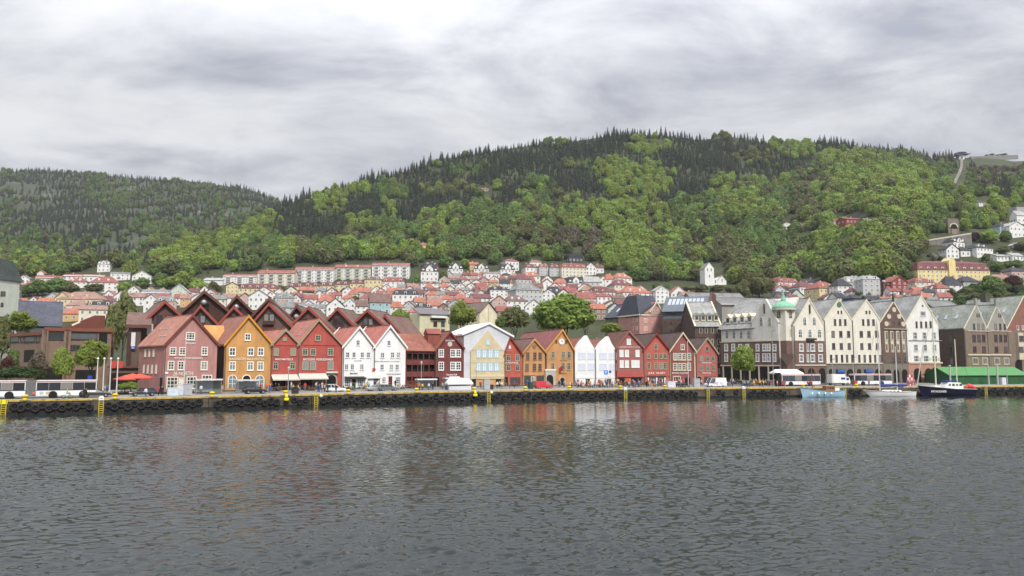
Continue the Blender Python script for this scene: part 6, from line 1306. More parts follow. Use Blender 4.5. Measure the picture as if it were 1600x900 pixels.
# ================================================================== trees
def crown_mesh(name, m, seed, lobes=14, leaves=70, size=.17, sx=1.0, sz=1.0, trunk=None, sparse=False, tm=None, inner=.75):
    """a crown of unit radius (base at z = 0) made of many leaf sprays on the outside of uneven lobes"""
    g = np.random.default_rng(seed); V = []; F = []
    cs = []
    for i in range(lobes):
        a = g.uniform(0, 2 * math.pi); h = g.uniform(.12, 1.0); rr = math.sqrt(max(0, 1 - (h * 1.0 - .38) ** 2 / .55)) * g.uniform(.25, .72)
        cs.append((rr * math.cos(a), rr * math.sin(a), .35 + h * 1.0, g.uniform(.30, .50) * (1.1 - .35 * h)))
    cs.append((0, 0, .9, .6)); cs.append((0.1, -.1, 1.35, .4)); cs.append((-.1, .1, .55, .55))
    for (cx, cy, cz, r) in cs:
        n = int(leaves * (r / .4) ** 2)
        d = g.normal(size=(n, 3)); d /= np.linalg.norm(d, axis=1)[:, None]
        d[:, 2] = np.where(d[:, 2] < -.55, -d[:, 2], d[:, 2])
        p = np.array([cx, cy, cz]) + d * r * g.uniform(inner if not sparse else .3, 1.10, size=(n, 1))
        for q, nn in zip(p, d):
            t = np.cross(nn, g.normal(size=3)); t /= np.linalg.norm(t) + 1e-6; nn2 = nn + g.normal(size=3) * .45
            b = np.cross(nn2, t); b /= np.linalg.norm(b) + 1e-6
            s = size * g.uniform(.6, 1.25); k = len(V)
            V += [tuple(q - t * s - b * s * .5), tuple(q + t * s * .2 - b * s * .7), tuple(q + t * s + b * s * .35), tuple(q - t * s * .3 + b * s * .7)]
            F.append((k, k + 1, k + 2, k + 3))
    V = [(x * sx, y * sx, z * sz) for x, y, z in V]
    me = bpy.data.meshes.new(name); nleaf = len(F)
    if trunk:
        b = MB(); b.cyl((0, 0, -.5), (0, 0, .9 * sz), .07, .04, 6)
        o = len(V); V += b.v; F += [tuple(o + i for i in f) for f in b.f]
    me.from_pydata(V, [], F); me.materials.append(m)
    if trunk: me.materials.append(tm); me.polygons.foreach_set('material_index', [0] * nleaf + [1] * (len(F) - nleaf))
    me.update(); return me
def conifer_mesh(name, m, seed, tiers=11, fr=9, r0=.17, tm=None, low=False):
    g = np.random.default_rng(seed); V = []; F = []
    for t in range(tiers):
        z = .06 + .92 * t / tiers; r = r0 * (1 - t / tiers) ** .85 * g.uniform(.8, 1.15) + .012; a0 = g.uniform(0, 6.3)
        for i in range(fr):
            a = a0 + 2 * math.pi * (i + g.uniform(-.25, .25)) / fr; rr = r * g.uniform(.65, 1.2); w = math.pi / fr * .95
            k = len(V); zt = z + .15 * (1 - .5 * t / tiers); zd = z - .035 * g.uniform(.2, 1.6)
            V += [(0, 0, zt), (rr * .62 * math.cos(a - w), rr * .62 * math.sin(a - w), z + .02), (rr * math.cos(a), rr * math.sin(a), zd), (rr * .62 * math.cos(a + w), rr * .62 * math.sin(a + w), z + .02)]
            F.append((k, k + 1, k + 2)); F.append((k, k + 2, k + 3))
    b = MB(); b.cyl((0, 0, -.08), (0, 0, .35), .014, .008, 5); o = len(V); nl = len(F); V += b.v; F += [tuple(o + i for i in f) for f in b.f]
    me = bpy.data.meshes.new(name); me.from_pydata(V, [], F); me.materials.append(m); me.materials.append(tm)
    me.polygons.foreach_set('material_index', [0] * nl + [1] * (len(F) - nl)); me.update(); return me
bark = mat('bark', (.07, .055, .042), .95, .3, 2.0)
L_CON = leaf_mat('spruce_needles', (.030, .042, .026), .35, .1)
L_CON2 = leaf_mat('pine_needles', (.044, .052, .032), .35, .1)
L_BRI = leaf_mat('spring_leaves', (.235, .310, .066), .22, .4)
L_MID = leaf_mat('green_leaves', (.130, .192, .054), .28, .35)
L_OLI = leaf_mat('olive_leaves', (.140, .150, .056), .28, .3)
L_BRO = leaf_mat('bare_twigs', (.125, .105, .070), .28, .15)
L_RED = leaf_mat('copper_leaves', (.070, .022, .022), .2, .3)
L_WHI = leaf_mat('pale_blossom', (.36, .36, .28), .2, .3)
L_TOWN = leaf_mat('fresh_town_leaves', (.215, .290, .062), .12, .45)
L_DRK = leaf_mat('shrub_leaves', (.045, .075, .022), .35, .25)
FT = {1: L_BRI, 2: L_MID, 3: L_OLI, 4: L_BRO}
TNAME = {1: 'bright green', 2: 'mid green', 3: 'olive green', 4: 'brownish'}
FMESH = {k: [crown_mesh('broadleaf_tree', m, 10 * k + j, 17, 84, .098, 1.0, [.95, 1.15][j], True, k == 4, bark) for j in range(2)] for k, m in FT.items()}
FMESH[0] = [conifer_mesh('conifer', m, 77 + j, 10, 9, r, bark) for j, (m, r) in enumerate(((L_CON, .21), (L_CON, .18), (L_CON2, .24)))]
PATCH = [(513,318,28,20,1),(560,299,16,9,1),(613,302,26,16,2),(610,330,12,16,1),(552,352,8,12,1),(572,352,8,14,1),(607,360,26,20,2),(691,359,13,17,1),(760,352,60,18,2),(682,265,10,12,2),(728,272,26,12,2),(763,303,26,10,1),(845,300,22,16,2),(840,310,30,14,1),
 (391,350,40,18,1),(350,372,40,18,1),(400,392,34,40,2),(330,385,50,25,1),(300,405,52,25,1),(270,385,40,20,3),(441,402,30,20,1),(507,396,26,14,2),(538,396,10,16,1),(470,392,20,14,3),(560,372,20,12,3),
 (1015,230,36,13,1),(965,275,42,24,1),(1010,288,42,30,1),(960,300,16,14,1),(1130,295,18,16,1),(1170,285,22,13,1),(1240,235,36,13,1),(1215,222,20,9,2),(1300,250,24,10,1),(1340,250,34,11,1),(1390,290,88,26,1),(1420,318,62,28,1),(1460,295,60,30,2),(950,340,84,24,1),(890,345,20,18,2),(1080,335,36,20,2),(1160,328,36,18,1),(1300,326,22,15,1),(1220,318,26,14,2),(1260,335,26,14,3),(1175,372,62,28,2),(1120,372,30,20,2),(1325,382,54,30,1),(1260,385,30,20,2),(985,396,38,32,1),(1150,402,34,28,3),(1235,415,22,24,3),(1385,405,26,30,1),(1390,352,50,30,1),(1200,360,40,14,2),(925,377,60,22,4),(840,380,50,18,3),(780,385,50,16,2),(720,378,30,14,3),(1270,290,18,12,4),(1050,340,24,32,0),(1022,345,10,20,0),(1320,297,15,24,0),(1100,360,8,18,0),(1570,303,11,22,0),(1445,300,8,16,0),(1560,265,40,20,4),(1530,280,40,16,4),(1545,330,50,20,1),(1500,330,40,18,2),(1440,345,40,24,2),(1590,280,20,30,2),(1460,265,30,16,4),(1190,210,24,8,2),(1120,215,30,8,3),(1180,250,30,10,3),(870,225,20,8,2),(900,260,20,8,3),(700,300,40,10,3),(880,310,26,10,3)]
CONL_X = [0, 380, 450, 520, 600, 650, 700, 850, 950, 1060, 1200, 1300, 1400, 1460, 1530, 1600, 1800]
CONL_Y = [380, 425, 402, 388, 376, 346, 332, 322, 330, 318, 292, 256, 246, 258, 300, 300, 300]
TOWN_X = [-200, 200, 240, 330, 400, 460, 520, 580, 645, 652, 690, 728, 800, 850, 920, 936, 962, 1000, 1040, 1100, 1140, 1200, 1250, 1330, 1380, 1420, 1428, 1470, 1500, 1560, 1600, 1900]
TOWN_Y = [436, 434, 432, 438, 434, 428, 424, 420, 420, 424, 424, 424, 414, 417, 414, 428, 434, 443, 449, 447, 447, 447, 446, 446, 446, 440, 405, 374, 367, 354, 340, 332]
def tree_kind(px, py, r):
    w = r.uniform(.75, 1.25)
    for cx, cy, rx, ry, k in PATCH:
        if ((px - cx) / rx) ** 2 + ((py - cy) / ry) ** 2 < w * w:
            return k if r.random() < .86 else r.choice([1, 2, 3])
    line = np.interp(px, CONL_X, CONL_Y) + r.uniform(-10, 10)
    u = .62 * r.random() + .38 * min(1, max(0, .5 + .32 * (math.sin(px * .083 + 1) * math.cos(py * .17) + .8 * math.sin(px * .045 - py * .11 + 2))))
    if py < line: return 0 if u < .93 else 2 if u < .96 else 3
    return 2 if u < .42 else 3 if u < .62 else 1 if u < .90 else 4 if u < .97 else 0
HOUSEBOX = [(a, b, t - 2, bs + 2, Y) for a, b, t, bs, Y in TOWN if bs < 455 or b > 1425] + [(1484, 1503, 338, 369, 560), (1100, 1140, 410, 447, 560), (1447, 1520, 364, 386, 540), (1497, 1508, 232, 292, 1100), (1486, 1500, 270, 294, 1100), (1490, 1600, 228, 247, 1100)]
def wood_points(surface, step, ys, cr, seed, keep):
    r = random.Random(seed); out = []
    y = ys[0]
    while y < ys[1]:
        x0, x1 = (cr[0] - 800) / FPX * y, (cr[1] - 800) / FPX * y; x = x0 + r.uniform(0, step)
        while x < x1:
            out.append((x + r.uniform(-.45, .45) * step, y + r.uniform(-.5, .5) * step)); x += step
        y += step * .92
    A = np.array(out); Z = surface(A[:, 0], A[:, 1])
    return [(x, y, z) for (x, y), z in zip(out, Z)]
def scatter_stuff(name, label, rows, sources):
    """one object: every row is (x, y, z, scale, turn, which source)"""
    me = bpy.data.meshes.new(name); me.from_pydata([q[:3] for q in rows], [], [])
    for an, col, ty in (('tree_scale', 3, 'FLOAT'), ('tree_turn', 4, 'FLOAT'), ('tree_pick', 5, 'INT')):
        at = me.attributes.new(an, ty, 'POINT'); at.data.foreach_set('value', [q[col] for q in rows])
    o = link_mesh(name, me); tag(o, label, None, None, 'stuff')
    ng = bpy.data.node_groups.new(name, 'GeometryNodeTree')
    ng.interface.new_socket('Geometry', in_out='INPUT', socket_type='NodeSocketGeometry'); ng.interface.new_socket('Geometry', in_out='OUTPUT', socket_type='NodeSocketGeometry')
    gi = N(ng, 'NodeGroupInput'); go = N(ng, 'NodeGroupOutput'); jn = N(ng, 'GeometryNodeJoinGeometry')
    na = {}
    for an, ty in (('tree_scale', 'FLOAT'), ('tree_turn', 'FLOAT'), ('tree_pick', 'INT')):
        n = N(ng, 'GeometryNodeInputNamedAttribute', data_type=ty); n.inputs[0].default_value = an; na[an] = n
    cb = N(ng, 'ShaderNodeCombineXYZ'); LK(ng, na['tree_turn'].outputs[0], cb.inputs[2])
    for k, src in enumerate(sources):
        eq = N(ng, 'FunctionNodeCompare', data_type='INT', operation='EQUAL'); LK(ng, na['tree_pick'].outputs[0], eq.inputs[2]); eq.inputs[3].default_value = k
        oi = N(ng, 'GeometryNodeObjectInfo'); oi.inputs['Object'].default_value = src; oi.inputs['As Instance'].default_value = True
        ip = N(ng, 'GeometryNodeInstanceOnPoints'); LK(ng, gi.outputs[0], ip.inputs['Points']); LK(ng, eq.outputs[0], ip.inputs['Selection']); LK(ng, oi.outputs['Geometry'], ip.inputs['Instance'])
        LK(ng, cb.outputs[0], ip.inputs['Rotation']); LK(ng, na['tree_scale'].outputs[0], ip.inputs['Scale']); LK(ng, ip.outputs[0], jn.inputs[0])
    LK(ng, jn.outputs[0], go.inputs[0])
    md = o.modifiers.new('wood', 'NODES'); md.node_group = ng
    return o
# the wooded hill
rt_ = random.Random(3); allp = []
for (x, y, z) in wood_points(ground_z, 5.2, (560, 1015), (-120, 1720), 21, None):
    px, py = proj((x, y, z))
    c = 800 + FPX * x / y
    if px < -80 or px > 1690 or y > np.interp(c, list(SKY_Y), list(SKY_Y.values())) + 6: continue
    if py > np.interp(px, TOWN_X, TOWN_Y): continue
    if px < 205 and y < 700 and py > 440: continue
    k = tree_kind(px, py, rt_)
    if k and rt_.random() < .70: continue
    if any(a - 2 < px < b + 2 and t < py < bs + (5 if Y_ < y + 40 else 0) + (12 if y < Y_ else 0) for a, b, t, bs, Y_ in HOUSEBOX): continue
    if 1492 < px and py < 262 and rt_.random() < .6: continue
    allp.append((x, y, z, px, py, k))
# a belt of trees on the nearer right slope and lower wood
for (x, y, z) in wood_points(ground_z, 8.0, (400, 560), (1130, 1720), 22, None):
    px, py = proj((x, y, z))
    if px > 1690 or py > np.interp(px, TOWN_X, TOWN_Y) - 1: continue
    if any(a - 3 < px < b + 3 and t < py < bs + (12 if y < Y_ else 4) for a, b, t, bs, Y_ in HOUSEBOX): continue
    allp.append((x, y, z, px, py, rt_.choice([1, 1, 2, 2, 3])))
con, bro = [], []
for (x, y, z, px, py, k) in allp:
    if k == 0:
        s = (rt_.uniform(6.5, 14) if rt_.random() < .90 else rt_.uniform(14, 19)) * .95 * (.92 + .28 * math.sin(x * .045 + 1) * math.cos(y * .06 + x * .02)); con.append((x, y, z - .5, s, rt_.uniform(0, 6.28), rt_.choice([0, 0, 1, 2]), px, py, k))
    else:
        s = rt_.uniform(5.0, 8.6) * (.8 if py < np.interp(px, CONL_X, CONL_Y) else 1) * (.75 if px > 1440 else 1.0) * (.8 if k == 4 else 1); bro.append((x, y, z - 1.0, s, rt_.uniform(0, 6.28), (k - 1) * 2 + rt_.choice([0, 1]), px, py, k))
def wood_where(px, py):
    col = [(330, 'above the low white terrace'), (400, 'above the first stepped block'), (460, 'above the cream stepped block'), (520, 'above the middle stepped block'), (580, 'above the pale green block'), (645, 'above the topmost stepped block'), (700, 'above the red topped villa'), (770, 'above the white villas'), (840, 'above the red cube villa'), (920, 'above the dark flat house'), (990, 'above the orange hipped villas'), (1060, 'above the rounded white house'), (1095, 'just beside the white church'), (1150, 'above the white church'), (1210, 'right of the white church'), (1260, 'above the red roofed villas'), (1320, 'above the yellow villa'), (1380, 'above the grey apartment villas'), (1440, 'above the brick red house'), (1490, 'near the retaining wall'), (1540, 'right of the tunnel mouth'), (1800, 'above the right hand villas')]
    return next(n for e, n in col if px < e)
def individuals(rows, n, name, meshes, what):
    def vis(q): return -20 < q[6] < 1620 and q[7] < np.interp(q[6], TOWN_X, TOWN_Y)
    rows.sort(key=lambda q: (not vis(q), q[1] / q[3]))
    srcs = {}
    for q in rows[:n]:
        o = link_mesh(name, meshes[q[5]], None, q[:3], q[4]); o.scale = (q[3],) * 3
        srcs.setdefault(q[5], o)
        tier = 'low' if q[7] > np.interp(q[6], TOWN_X, TOWN_Y) - 18 else 'higher'
        col = TNAME[q[8]] if q[8] else ('dark', 'slim dark', 'broad dark')[q[5]] + ' spruce'
        later(o, f"{col} {what} {tier} in wood {wood_where(q[6], q[7])}", 'tree', 'trees of the wooded hillside', q[6])
    for k, me in enumerate(meshes):
        if k not in srcs:
            q = rows[n + k]; o = link_mesh(name, me, None, q[:3], q[4]); o.scale = (q[3],) * 3; srcs[k] = o; later(o, f"{what} deep in the wood {wood_where(q[6], q[7])}", 'tree', 'trees of the wooded hillside', q[6])
    return [srcs[k] for k in range(len(meshes))], rows[n:]
bmesh_list = [m for k in (1, 2, 3, 4) for m in FMESH[k]]
bsrc, brest = individuals(bro, 300, 'broadleaf_tree', bmesh_list, 'leafy tree')
csrc, crest = individuals(con, 280, 'conifer', FMESH[0], 'tree')
scatter_stuff('broadleaf_wood', 'leafy spring wood covering the hillside', [q[:6] for q in brest], bsrc)
scatter_stuff('conifer_wood', 'dark spruce wood covering the upper hillside', [q[:6] for q in crest], csrc)
# the far mountain at the left: smaller growth, rock showing through
far = []; rf_ = random.Random(9)
def blotch(x, y): return math.sin(x * .013 + 1.1) * math.cos(y * .011) + .7 * math.sin(x * .029 + y * .021) + .5 * math.cos(x * .05 - y * .037)
for (x, y, z) in wood_points(mount_z, 9.5, (655, 1600), (-160, 560), 31, None):
    px, py = proj((x, y, z))
    if px < -70 or px > 500: continue
    c = 800 + FPX * x / y
    if c > 195 and float(ground_z(np.array([x]), np.array([y]))[0]) > z + 2: continue
    b = blotch(x, y)
    rk = math.sin(x * .021 + 2) * math.sin(y * .017 + x * .011) + .4 * math.sin(x * .09) 
    if rk > .80 and rf_.random() < .8: continue
    if 4 < (px - 155) / 1 < 70 and 372 < py < 392 and rf_.random() < .62: continue
    if px < 90 and 288 < py < 325 and rf_.random() < .5: continue
    if 270 < px < 320 and 320 < py < 332 and rf_.random() < .7: continue
    u = rf_.random() * .7 + .15 + b * .26
    if py > 385 - px * .05 and u > .3: k = rf_.choice([1, 2, 2, 3])
    elif u < .66: k = 0
    elif u < .68: k = 3
    elif u < .90: k = 2
    elif u < .97: k = 4
    else: k = 2
    far.append((x, y, z - 1, (rf_.uniform(9, 14) if k == 0 else rf_.uniform(3.6, 6.0)), rf_.uniform(0, 6.28), (rf_.choice([8, 9, 10]) if k == 0 else (k - 1) * 2 + rf_.choice([0, 1]))))
scatter_stuff('mountain_wood', 'mixed wood on the farther mountain with bare rock between', far, bsrc + csrc)
# ------------------------------------------------------------------ trees in the town and on the quay
BIG = {}
def town_tree(px, py_top, py_bot, w, D, lm, label, seed=1, dense=1.0, sparse=False, name='leafy_tree', base=None, group=None, hedge=False):
    """crown between two pixel rows, w pixels wide, at depth D; the trunk runs down to the ground"""
    if D is None: pb = hit_ground(px, base or py_bot); D = pb.y
    top = at_depth(px, py_top, D); bot = at_depth(px, py_bot, D); g = gz(top.x, top.y) if D > 235 else FZ
    rad = w * D / FPX / 2; H = max(1.2, top.z - bot.z)
    root = tag(empty(name, (top.x, top.y, min(g, bot.z))), label, 'tree' if name != 'shrub' else 'shrub', group)
    key = (lm.name, seed % 3, round(dense, 1), sparse)
    if key not in BIG: BIG[key] = crown_mesh('crown', lm, 200 + seed, int(20 * (1 + .4 * dense)), int(230 * dense), .070 if dense > 1 else .09, 1.0, 1.0, None, sparse, None, .42)
    o = link_mesh('crown', BIG[key], root, (0, 0, max(0, bot.z - g) if bot.z > g else 0), seed * 1.7); o.scale = (rad / 1.08, rad / 1.08, H / 1.72)
    th = max(.3, bot.z - g) + H * .55
    if name != 'shrub':
        b = MB().cyl((0, 0, -.6), (0, 0, th * .6), max(.14, rad * .055), max(.1, rad * .04), 8)
        for i in range(5):
            a = i * 1.26 + seed; b.cyl((0, 0, th * (.45 + .07 * i)), (math.cos(a) * rad * .5, math.sin(a) * rad * .5, th + H * .12), max(.06, rad * .025), .03, 5)
        b.build('trunk', bark, root)
    return root
TT = [
 (881, 459, 524, 104, 262, L_TOWN, 'very large green tree behind the ochre houses', 1, 2.0, False), (722, 470, 514, 52, 256, L_BRI, 'bright green tree between the cream apartment house and cream gable', 2, 1.4, False), (626, 483, 524, 44, 232, L_BRI, 'bright green tree behind the right white house', 3, 1.4, False),
 (803, 478, 516, 52, 254, L_OLI, 'thin olive tree right of the cream gable house', 4, 1.0, True), (784, 494, 514, 28, 250, L_MID, 'small green tree beside the cream gable house', 5, 1.0, False), (955, 504, 522, 40, 252, L_BRI, 'low rounded bright green tree beside the salmon wing', 6, 1.4, False), (915, 484, 512, 34, 280, L_OLI, 'olive tree behind the very large green tree', 7, 1, True),
 (1161, 540, 585, 44, 212, L_BRI, 'round bright green tree on the square before the corner building', 8, 1.6, False),
 (99, 543, 592, 40, 147, L_BRI, 'yellow green tree in front of the brick museum', 9, 1.4, False), (146, 532, 580, 60, 152, L_TOWN, 'spreading green tree before the museum recess', 10, 1.4, False), (34, 487, 524, 54, 192, L_TOWN, 'green tree beside the pale church tower', 11, 1.2, False), (6, 492, 560, 42, 186, L_OLI, 'thin pale green tree in front of the church tower', 12, 1, True), (196, 455, 540, 44, 186, L_OLI, 'tall thin tree beside the hotel stair block', 13, 1, True), (176, 478, 560, 34, 184, L_OLI, 'slender tree right of the brick museum', 14, 1, True),
 (62, 548, 585, 30, 150, L_BRO, 'brownish tree before the museum wing', 15, 1, True), (12, 556, 590, 26, 150, L_RED, 'dark red tree at the picture edge behind the bus', 16, 1, False), (20, 545, 590, 24, 158, L_MID, 'small green tree before the museum wing', 17, 1, False)]
for q in TT: town_tree(*q[:7], seed=q[7], dense=q[8], sparse=q[9])
for x0, x1, t, b, D, lm, lab in ((-8, 62, 572, 594, 145, L_DRK, 'low spreading green bush behind the bus'), (55, 75, 578, 596, 146, L_DRK, 'dark rounded bush behind the bus'), (186, 218, 596, 609, 147, L_BRI, 'clipped yellow green hedge by the red parasols')):
    town_tree((x0 + x1) / 2, t, b, x1 - x0, D, lm, lab, 4, 1.2, False, 'shrub')
HT = [(60, 437, 462, 46, 2), (88, 434, 461, 50, 2), (110, 440, 460, 34, 3), (40, 445, 463, 34, 2), (150, 442, 458, 34, 3), (166, 441, 456, 22, 2), (196, 441, 456, 28, 1), (222, 434, 452, 34, 2), (250, 426, 448, 30, 2), (285, 425, 452, 50, 1), (262, 434, 452, 34, 1), (312, 436, 462, 40, 1), (332, 440, 462, 30, 3), (242, 410, 432, 30, 2), (1185, 425, 466, 48, 3), (1160, 438, 466, 34, 3), (1212, 424, 446, 24, 2), (1546, 431, 462, 40, 2), (1580, 430, 452, 30, 5), (1521, 363, 378, 20, 5), (1459, 395, 408, 11, 6), (1411, 417, 432, 17, 6), (1545, 358, 380, 34, 1), (1570, 360, 378, 20, 2), (1040, 442, 452, 14, 2), (1025, 441, 452, 14, 2), (1075, 446, 455, 24, 3), (1095, 444, 456, 26, 3), (1120, 445, 457, 26, 3), (1142, 446, 458, 24, 3), (650, 430, 446, 16, 2), (646, 442, 456, 18, 2), (693, 424, 440, 16, 2), (730, 424, 436, 14, 1), (712, 432, 440, 24, 3), (800, 434, 446, 14, 2), (1072, 470, 482, 18, 2), (1290, 466, 478, 26, 3), (1270, 464, 474, 18, 2), (440, 446, 458, 14, 3), (554, 462, 476, 20, 2), (338, 470, 482, 18, 3), (496, 478, 492, 26, 2), (470, 480, 494, 24, 1), (1230, 470, 480, 16, 2), (1350, 452, 464, 26, 2), (1322, 466, 476, 18, 3), (1555, 408, 424, 26, 2), (1585, 406, 420, 26, 2), (1540, 396, 410, 16, 2), (1596, 378, 392, 26, 3), (1566, 384, 396, 22, 3), (1538, 408, 416, 14, 2)]
LMT = {1: L_BRI, 2: L_MID, 3: L_OLI, 4: L_BRO, 5: L_RED, 6: L_WHI}; LMN = {1: 'bright green', 2: 'green', 3: 'olive green', 4: 'brownish', 5: 'copper red', 6: 'pale blossoming'}
for i, (px, t, b, w, k) in enumerate(HT):
    o = town_tree(px, t, b, w, None, LMT[k], None, i % 3, 1.0, False, 'garden_tree')
    later(o, f"{LMN[k]} garden tree, {where(px, b)[0]} slope {where(px, b)[1]}", 'tree', 'garden trees among the town houses', px)
rs_ = random.Random(17)
for i in range(64):
    px = rs_.uniform(1478, 1605); py = rs_.uniform(456, 482) if px < 1545 else rs_.uniform(446, 482)
    o = town_tree(px, py - rs_.uniform(9, 15), py, rs_.uniform(14, 26), None, rs_.choice([L_DRK, L_DRK, L_MID, L_OLI]), None, i % 3, 1.0, False, 'shrub')
    later(o, 'dark green shrub on the bank behind the mossy slate roofs', 'shrub', 'shrubs on the bank behind the slate roofs', px)
for i in range(80):
    px = rs_.choice([rs_.uniform(20, 340), rs_.uniform(640, 1000), rs_.uniform(1210, 1440), rs_.uniform(1430, 1600)]); py = rs_.uniform(436, 478) if px < 1430 else rs_.uniform(372, 440)
    o = town_tree(px, py - rs_.uniform(5, 8), py, rs_.uniform(8, 14), None, rs_.choice([L_DRK, L_MID, L_OLI, L_BRI]), None, i % 3, 1.0, False, 'shrub')
    later(o, f"small garden shrub, {where(px, py)[0]} slope {where(px, py)[1]}", 'shrub', 'garden shrubs between the town houses', px)
# ================================================================== life on the quay
def street(px, g, py=612):
    r = ray(px, py); c = 800 + FPX * r.x / r.y
    ya, yb = float(quay_y(c)), float(face_y(c)); y = ya + (yb - ya) * g
    z = QTOP + (FZ - QTOP) * g + (-.10 if .34 < g < .76 else .012 if g >= .76 else 0)
    return Vector(((c - 800) / FPX * y, y, z)), qpoint(min(1650, max(-60, px)))[1]
NEAR = [(60, 'by the long bus'), (140, 'beside the dark estate car'), (200, 'by the flagpoles'), (252, 'by the dark hatchback'), (345, 'before the dusky pink house'), (425, 'before the mustard house'), (465, 'before the narrow red house'), (533, 'before the broad red house'), (583, 'before the left white house'), (635, 'before the right white house'), (680, 'before the open galleries'), (725, 'before the brown red house'), (790, 'before the tarpaulin front'), (820, 'before the orange red house'), (870, 'by the red van'), (898, 'before the clock house'), (931, 'before the left sheeted front'), (963, 'before the right sheeted front'), (1006, 'before the brick cover'), (1047, 'before the vermilion house'), (1087, 'before the maroon house'), (1140, 'by the white van'), (1185, 'under the round green tree'), (1245, 'by the white marquee'), (1330, 'by the blue boat'), (1440, 'by the white yacht'), (1700, 'by the green pavilion')]
def near(px): return next(n for e, n in NEAR if px < e)
paintm = lambda n, c, r=.3: mat(n, c, r, .04, .5, spec=.5)
TYRE_M = mat('car_tyre', (.016, .016, .017), .8, .1); RIM_M = mat('wheel_rim', (.32, .33, .34), .35, .05, metal=.6); LAMP_R = mat('tail_lamp', (.35, .02, .02), .3, 0); LAMP_W = mat('head_lamp', (.6, .6, .58), .2, 0, spec=.7)
WHEEL = {}
def wheel(root, x, y, r):
    k = round(r, 2)
    if k not in WHEEL:
        WHEEL[k] = (MB().torus((0, 0, 0), r * .78, r * .24, 'y', 18, 8).cyl((0, -.07, 0), (0, .07, 0), r * .7, r * .7, 16).mesh('wheel', TYRE_M, True), MB().cyl((0, -.12, 0), (0, .12, 0), r * .56, r * .56, 14).mesh('rim', RIM_M))
    a, b = WHEEL[k]; o = link_mesh('wheel', a, root, (x, y, r)); link_mesh('rim', b, o)
def car(px, g, L, H, m, label, kind='hatch', face=1, turn=0.0, W=1.78):
    p, ang = street(px, g); r = tag(empty('parked_car' if kind != 'van' else 'van', p, ang + turn + (0 if face > 0 else math.pi)), label, 'car' if kind != 'van' else 'van')
    h = L / 2; w = W / 2
    if kind == 'van': P = [(-h, .3), (-h, 1.0), (h - .25, .95), (h, .75), (h, .3)]; belt = .98; C0 = (-h + .02, h - .5); C1 = (-h + .12, h - 1.35)
    elif kind == 'estate': P = [(-h, .35), (-h, .9), (-h + .1, .98), (h - 1.5, .95), (h - .35, .82), (h, .6), (h, .3)]; belt = .94; C0 = (-h + .06, h - 1.35); C1 = (-h + .5, h - 2.2)
    else: P = [(-h, .35), (-h, .85), (-h + .2, .95), (h - 1.3, .92), (h - .3, .8), (h, .6), (h, .3)]; belt = .92; C0 = (-h + .1, h - 1.15); C1 = (-h + .7, h - 1.95)
    b = MB().prism_y(P, -w, w).build('body', m, r)
    md = b.modifiers.new('soft edges', 'BEVEL'); md.width = .09; md.segments = 2
    t = w * .80; z1 = H - .05
    gl = MB().add([(C0[0], -w * .95, belt), (C0[1], -w * .95, belt), (C0[1], w * .95, belt), (C0[0], w * .95, belt), (C1[0], -t, z1), (C1[1], -t, z1), (C1[1], t, z1), (C1[0], t, z1)], [(0, 1, 5, 4), (1, 2, 6, 5), (2, 3, 7, 6), (3, 0, 4, 7), (4, 5, 6, 7), (0, 3, 2, 1)])
    gl.build('window', GLASS, r)
    MB().slab([(C1[0] - .08, -t - .02, H), (C1[1] + .1, -t - .02, H), (C1[1] + .1, t + .02, H), (C1[0] - .08, t + .02, H)], .07).build('car_roof', m, r)
    q = MB()
    for s in (-1, 1):
        for f in (0, .36, .68, 1):
            a = Vector((C0[0] + (C0[1] - C0[0]) * f, s * w * .955, belt)); c = Vector((C1[0] + (C1[1] - C1[0]) * f, s * (t + .01), z1)); q.bar(a, c, .09, .05, (0, 1, 0))
        if kind == 'van': q.add([(C0[0], s * w * .965, belt), (C0[0] + L * .58, s * w * .965, belt), (C1[0] + L * .55, s * (t + .02), z1), (C1[0], s * (t + .02), z1)], [(0, 1, 2, 3)])
    q.build('pillars', m, r)
    for x in (-h + L * .19, h - L * .19):
        for s in (-1, 1): wheel(r, x, s * (w - .08), .33 if kind != 'van' else .36)
    for s in (-1, 1):
        MB().box(h - .22, s * w * .74 - .18, .6, h + .012, s * w * .74 + .18, .74).build('headlight', LAMP_W, r); MB().box(-h - .012, s * w * .8 - .14, .68, -h + .1, s * w * .8 + .14, .92).build('taillight', LAMP_R, r)
    return r
car(151, .30, 4.8, 1.5, paintm('dark_grey_car_paint', (.035, .036, .04)), 'dark grey estate car parked in front of the flagpoles', 'estate', 1)
car(224, .34, 4.5, 1.52, paintm('charcoal_car_paint', (.03, .032, .036)), 'charcoal hatchback parked left of the dusky pink house', 'hatch', -1)
car(398, .33, 4.6, 1.42, paintm('black_car_paint', (.014, .015, .018)), 'low black car parked before the mustard house', 'hatch', 1)
car(523, .40, 4.4, 1.66, paintm('white_car_paint', (.68, .68, .67)), 'white car parked in front of the arched red doorway', 'estate', 1)
car(588, .46, 4.3, 1.48, paintm('silver_car_paint', (.30, .31, .32)), 'silver car behind another before the left white house', 'hatch', -1)
car(606, .40, 4.7, 1.46, paintm('grey_car_paint', (.12, .125, .13)), 'grey estate car parked before the right white house', 'estate', 1)
car(849, .36, 4.8, 1.85, paintm('red_van_paint', (.50, .025, .04)), 'bright red small van parked before the ochre houses', 'van', 1)
v = car(1118, .36, 5.6, 2.4, paintm('white_van_paint', (.72, .71, .74)), 'white delivery van with coloured emblems parked on the quay', 'van', -1, 0, 2.0)
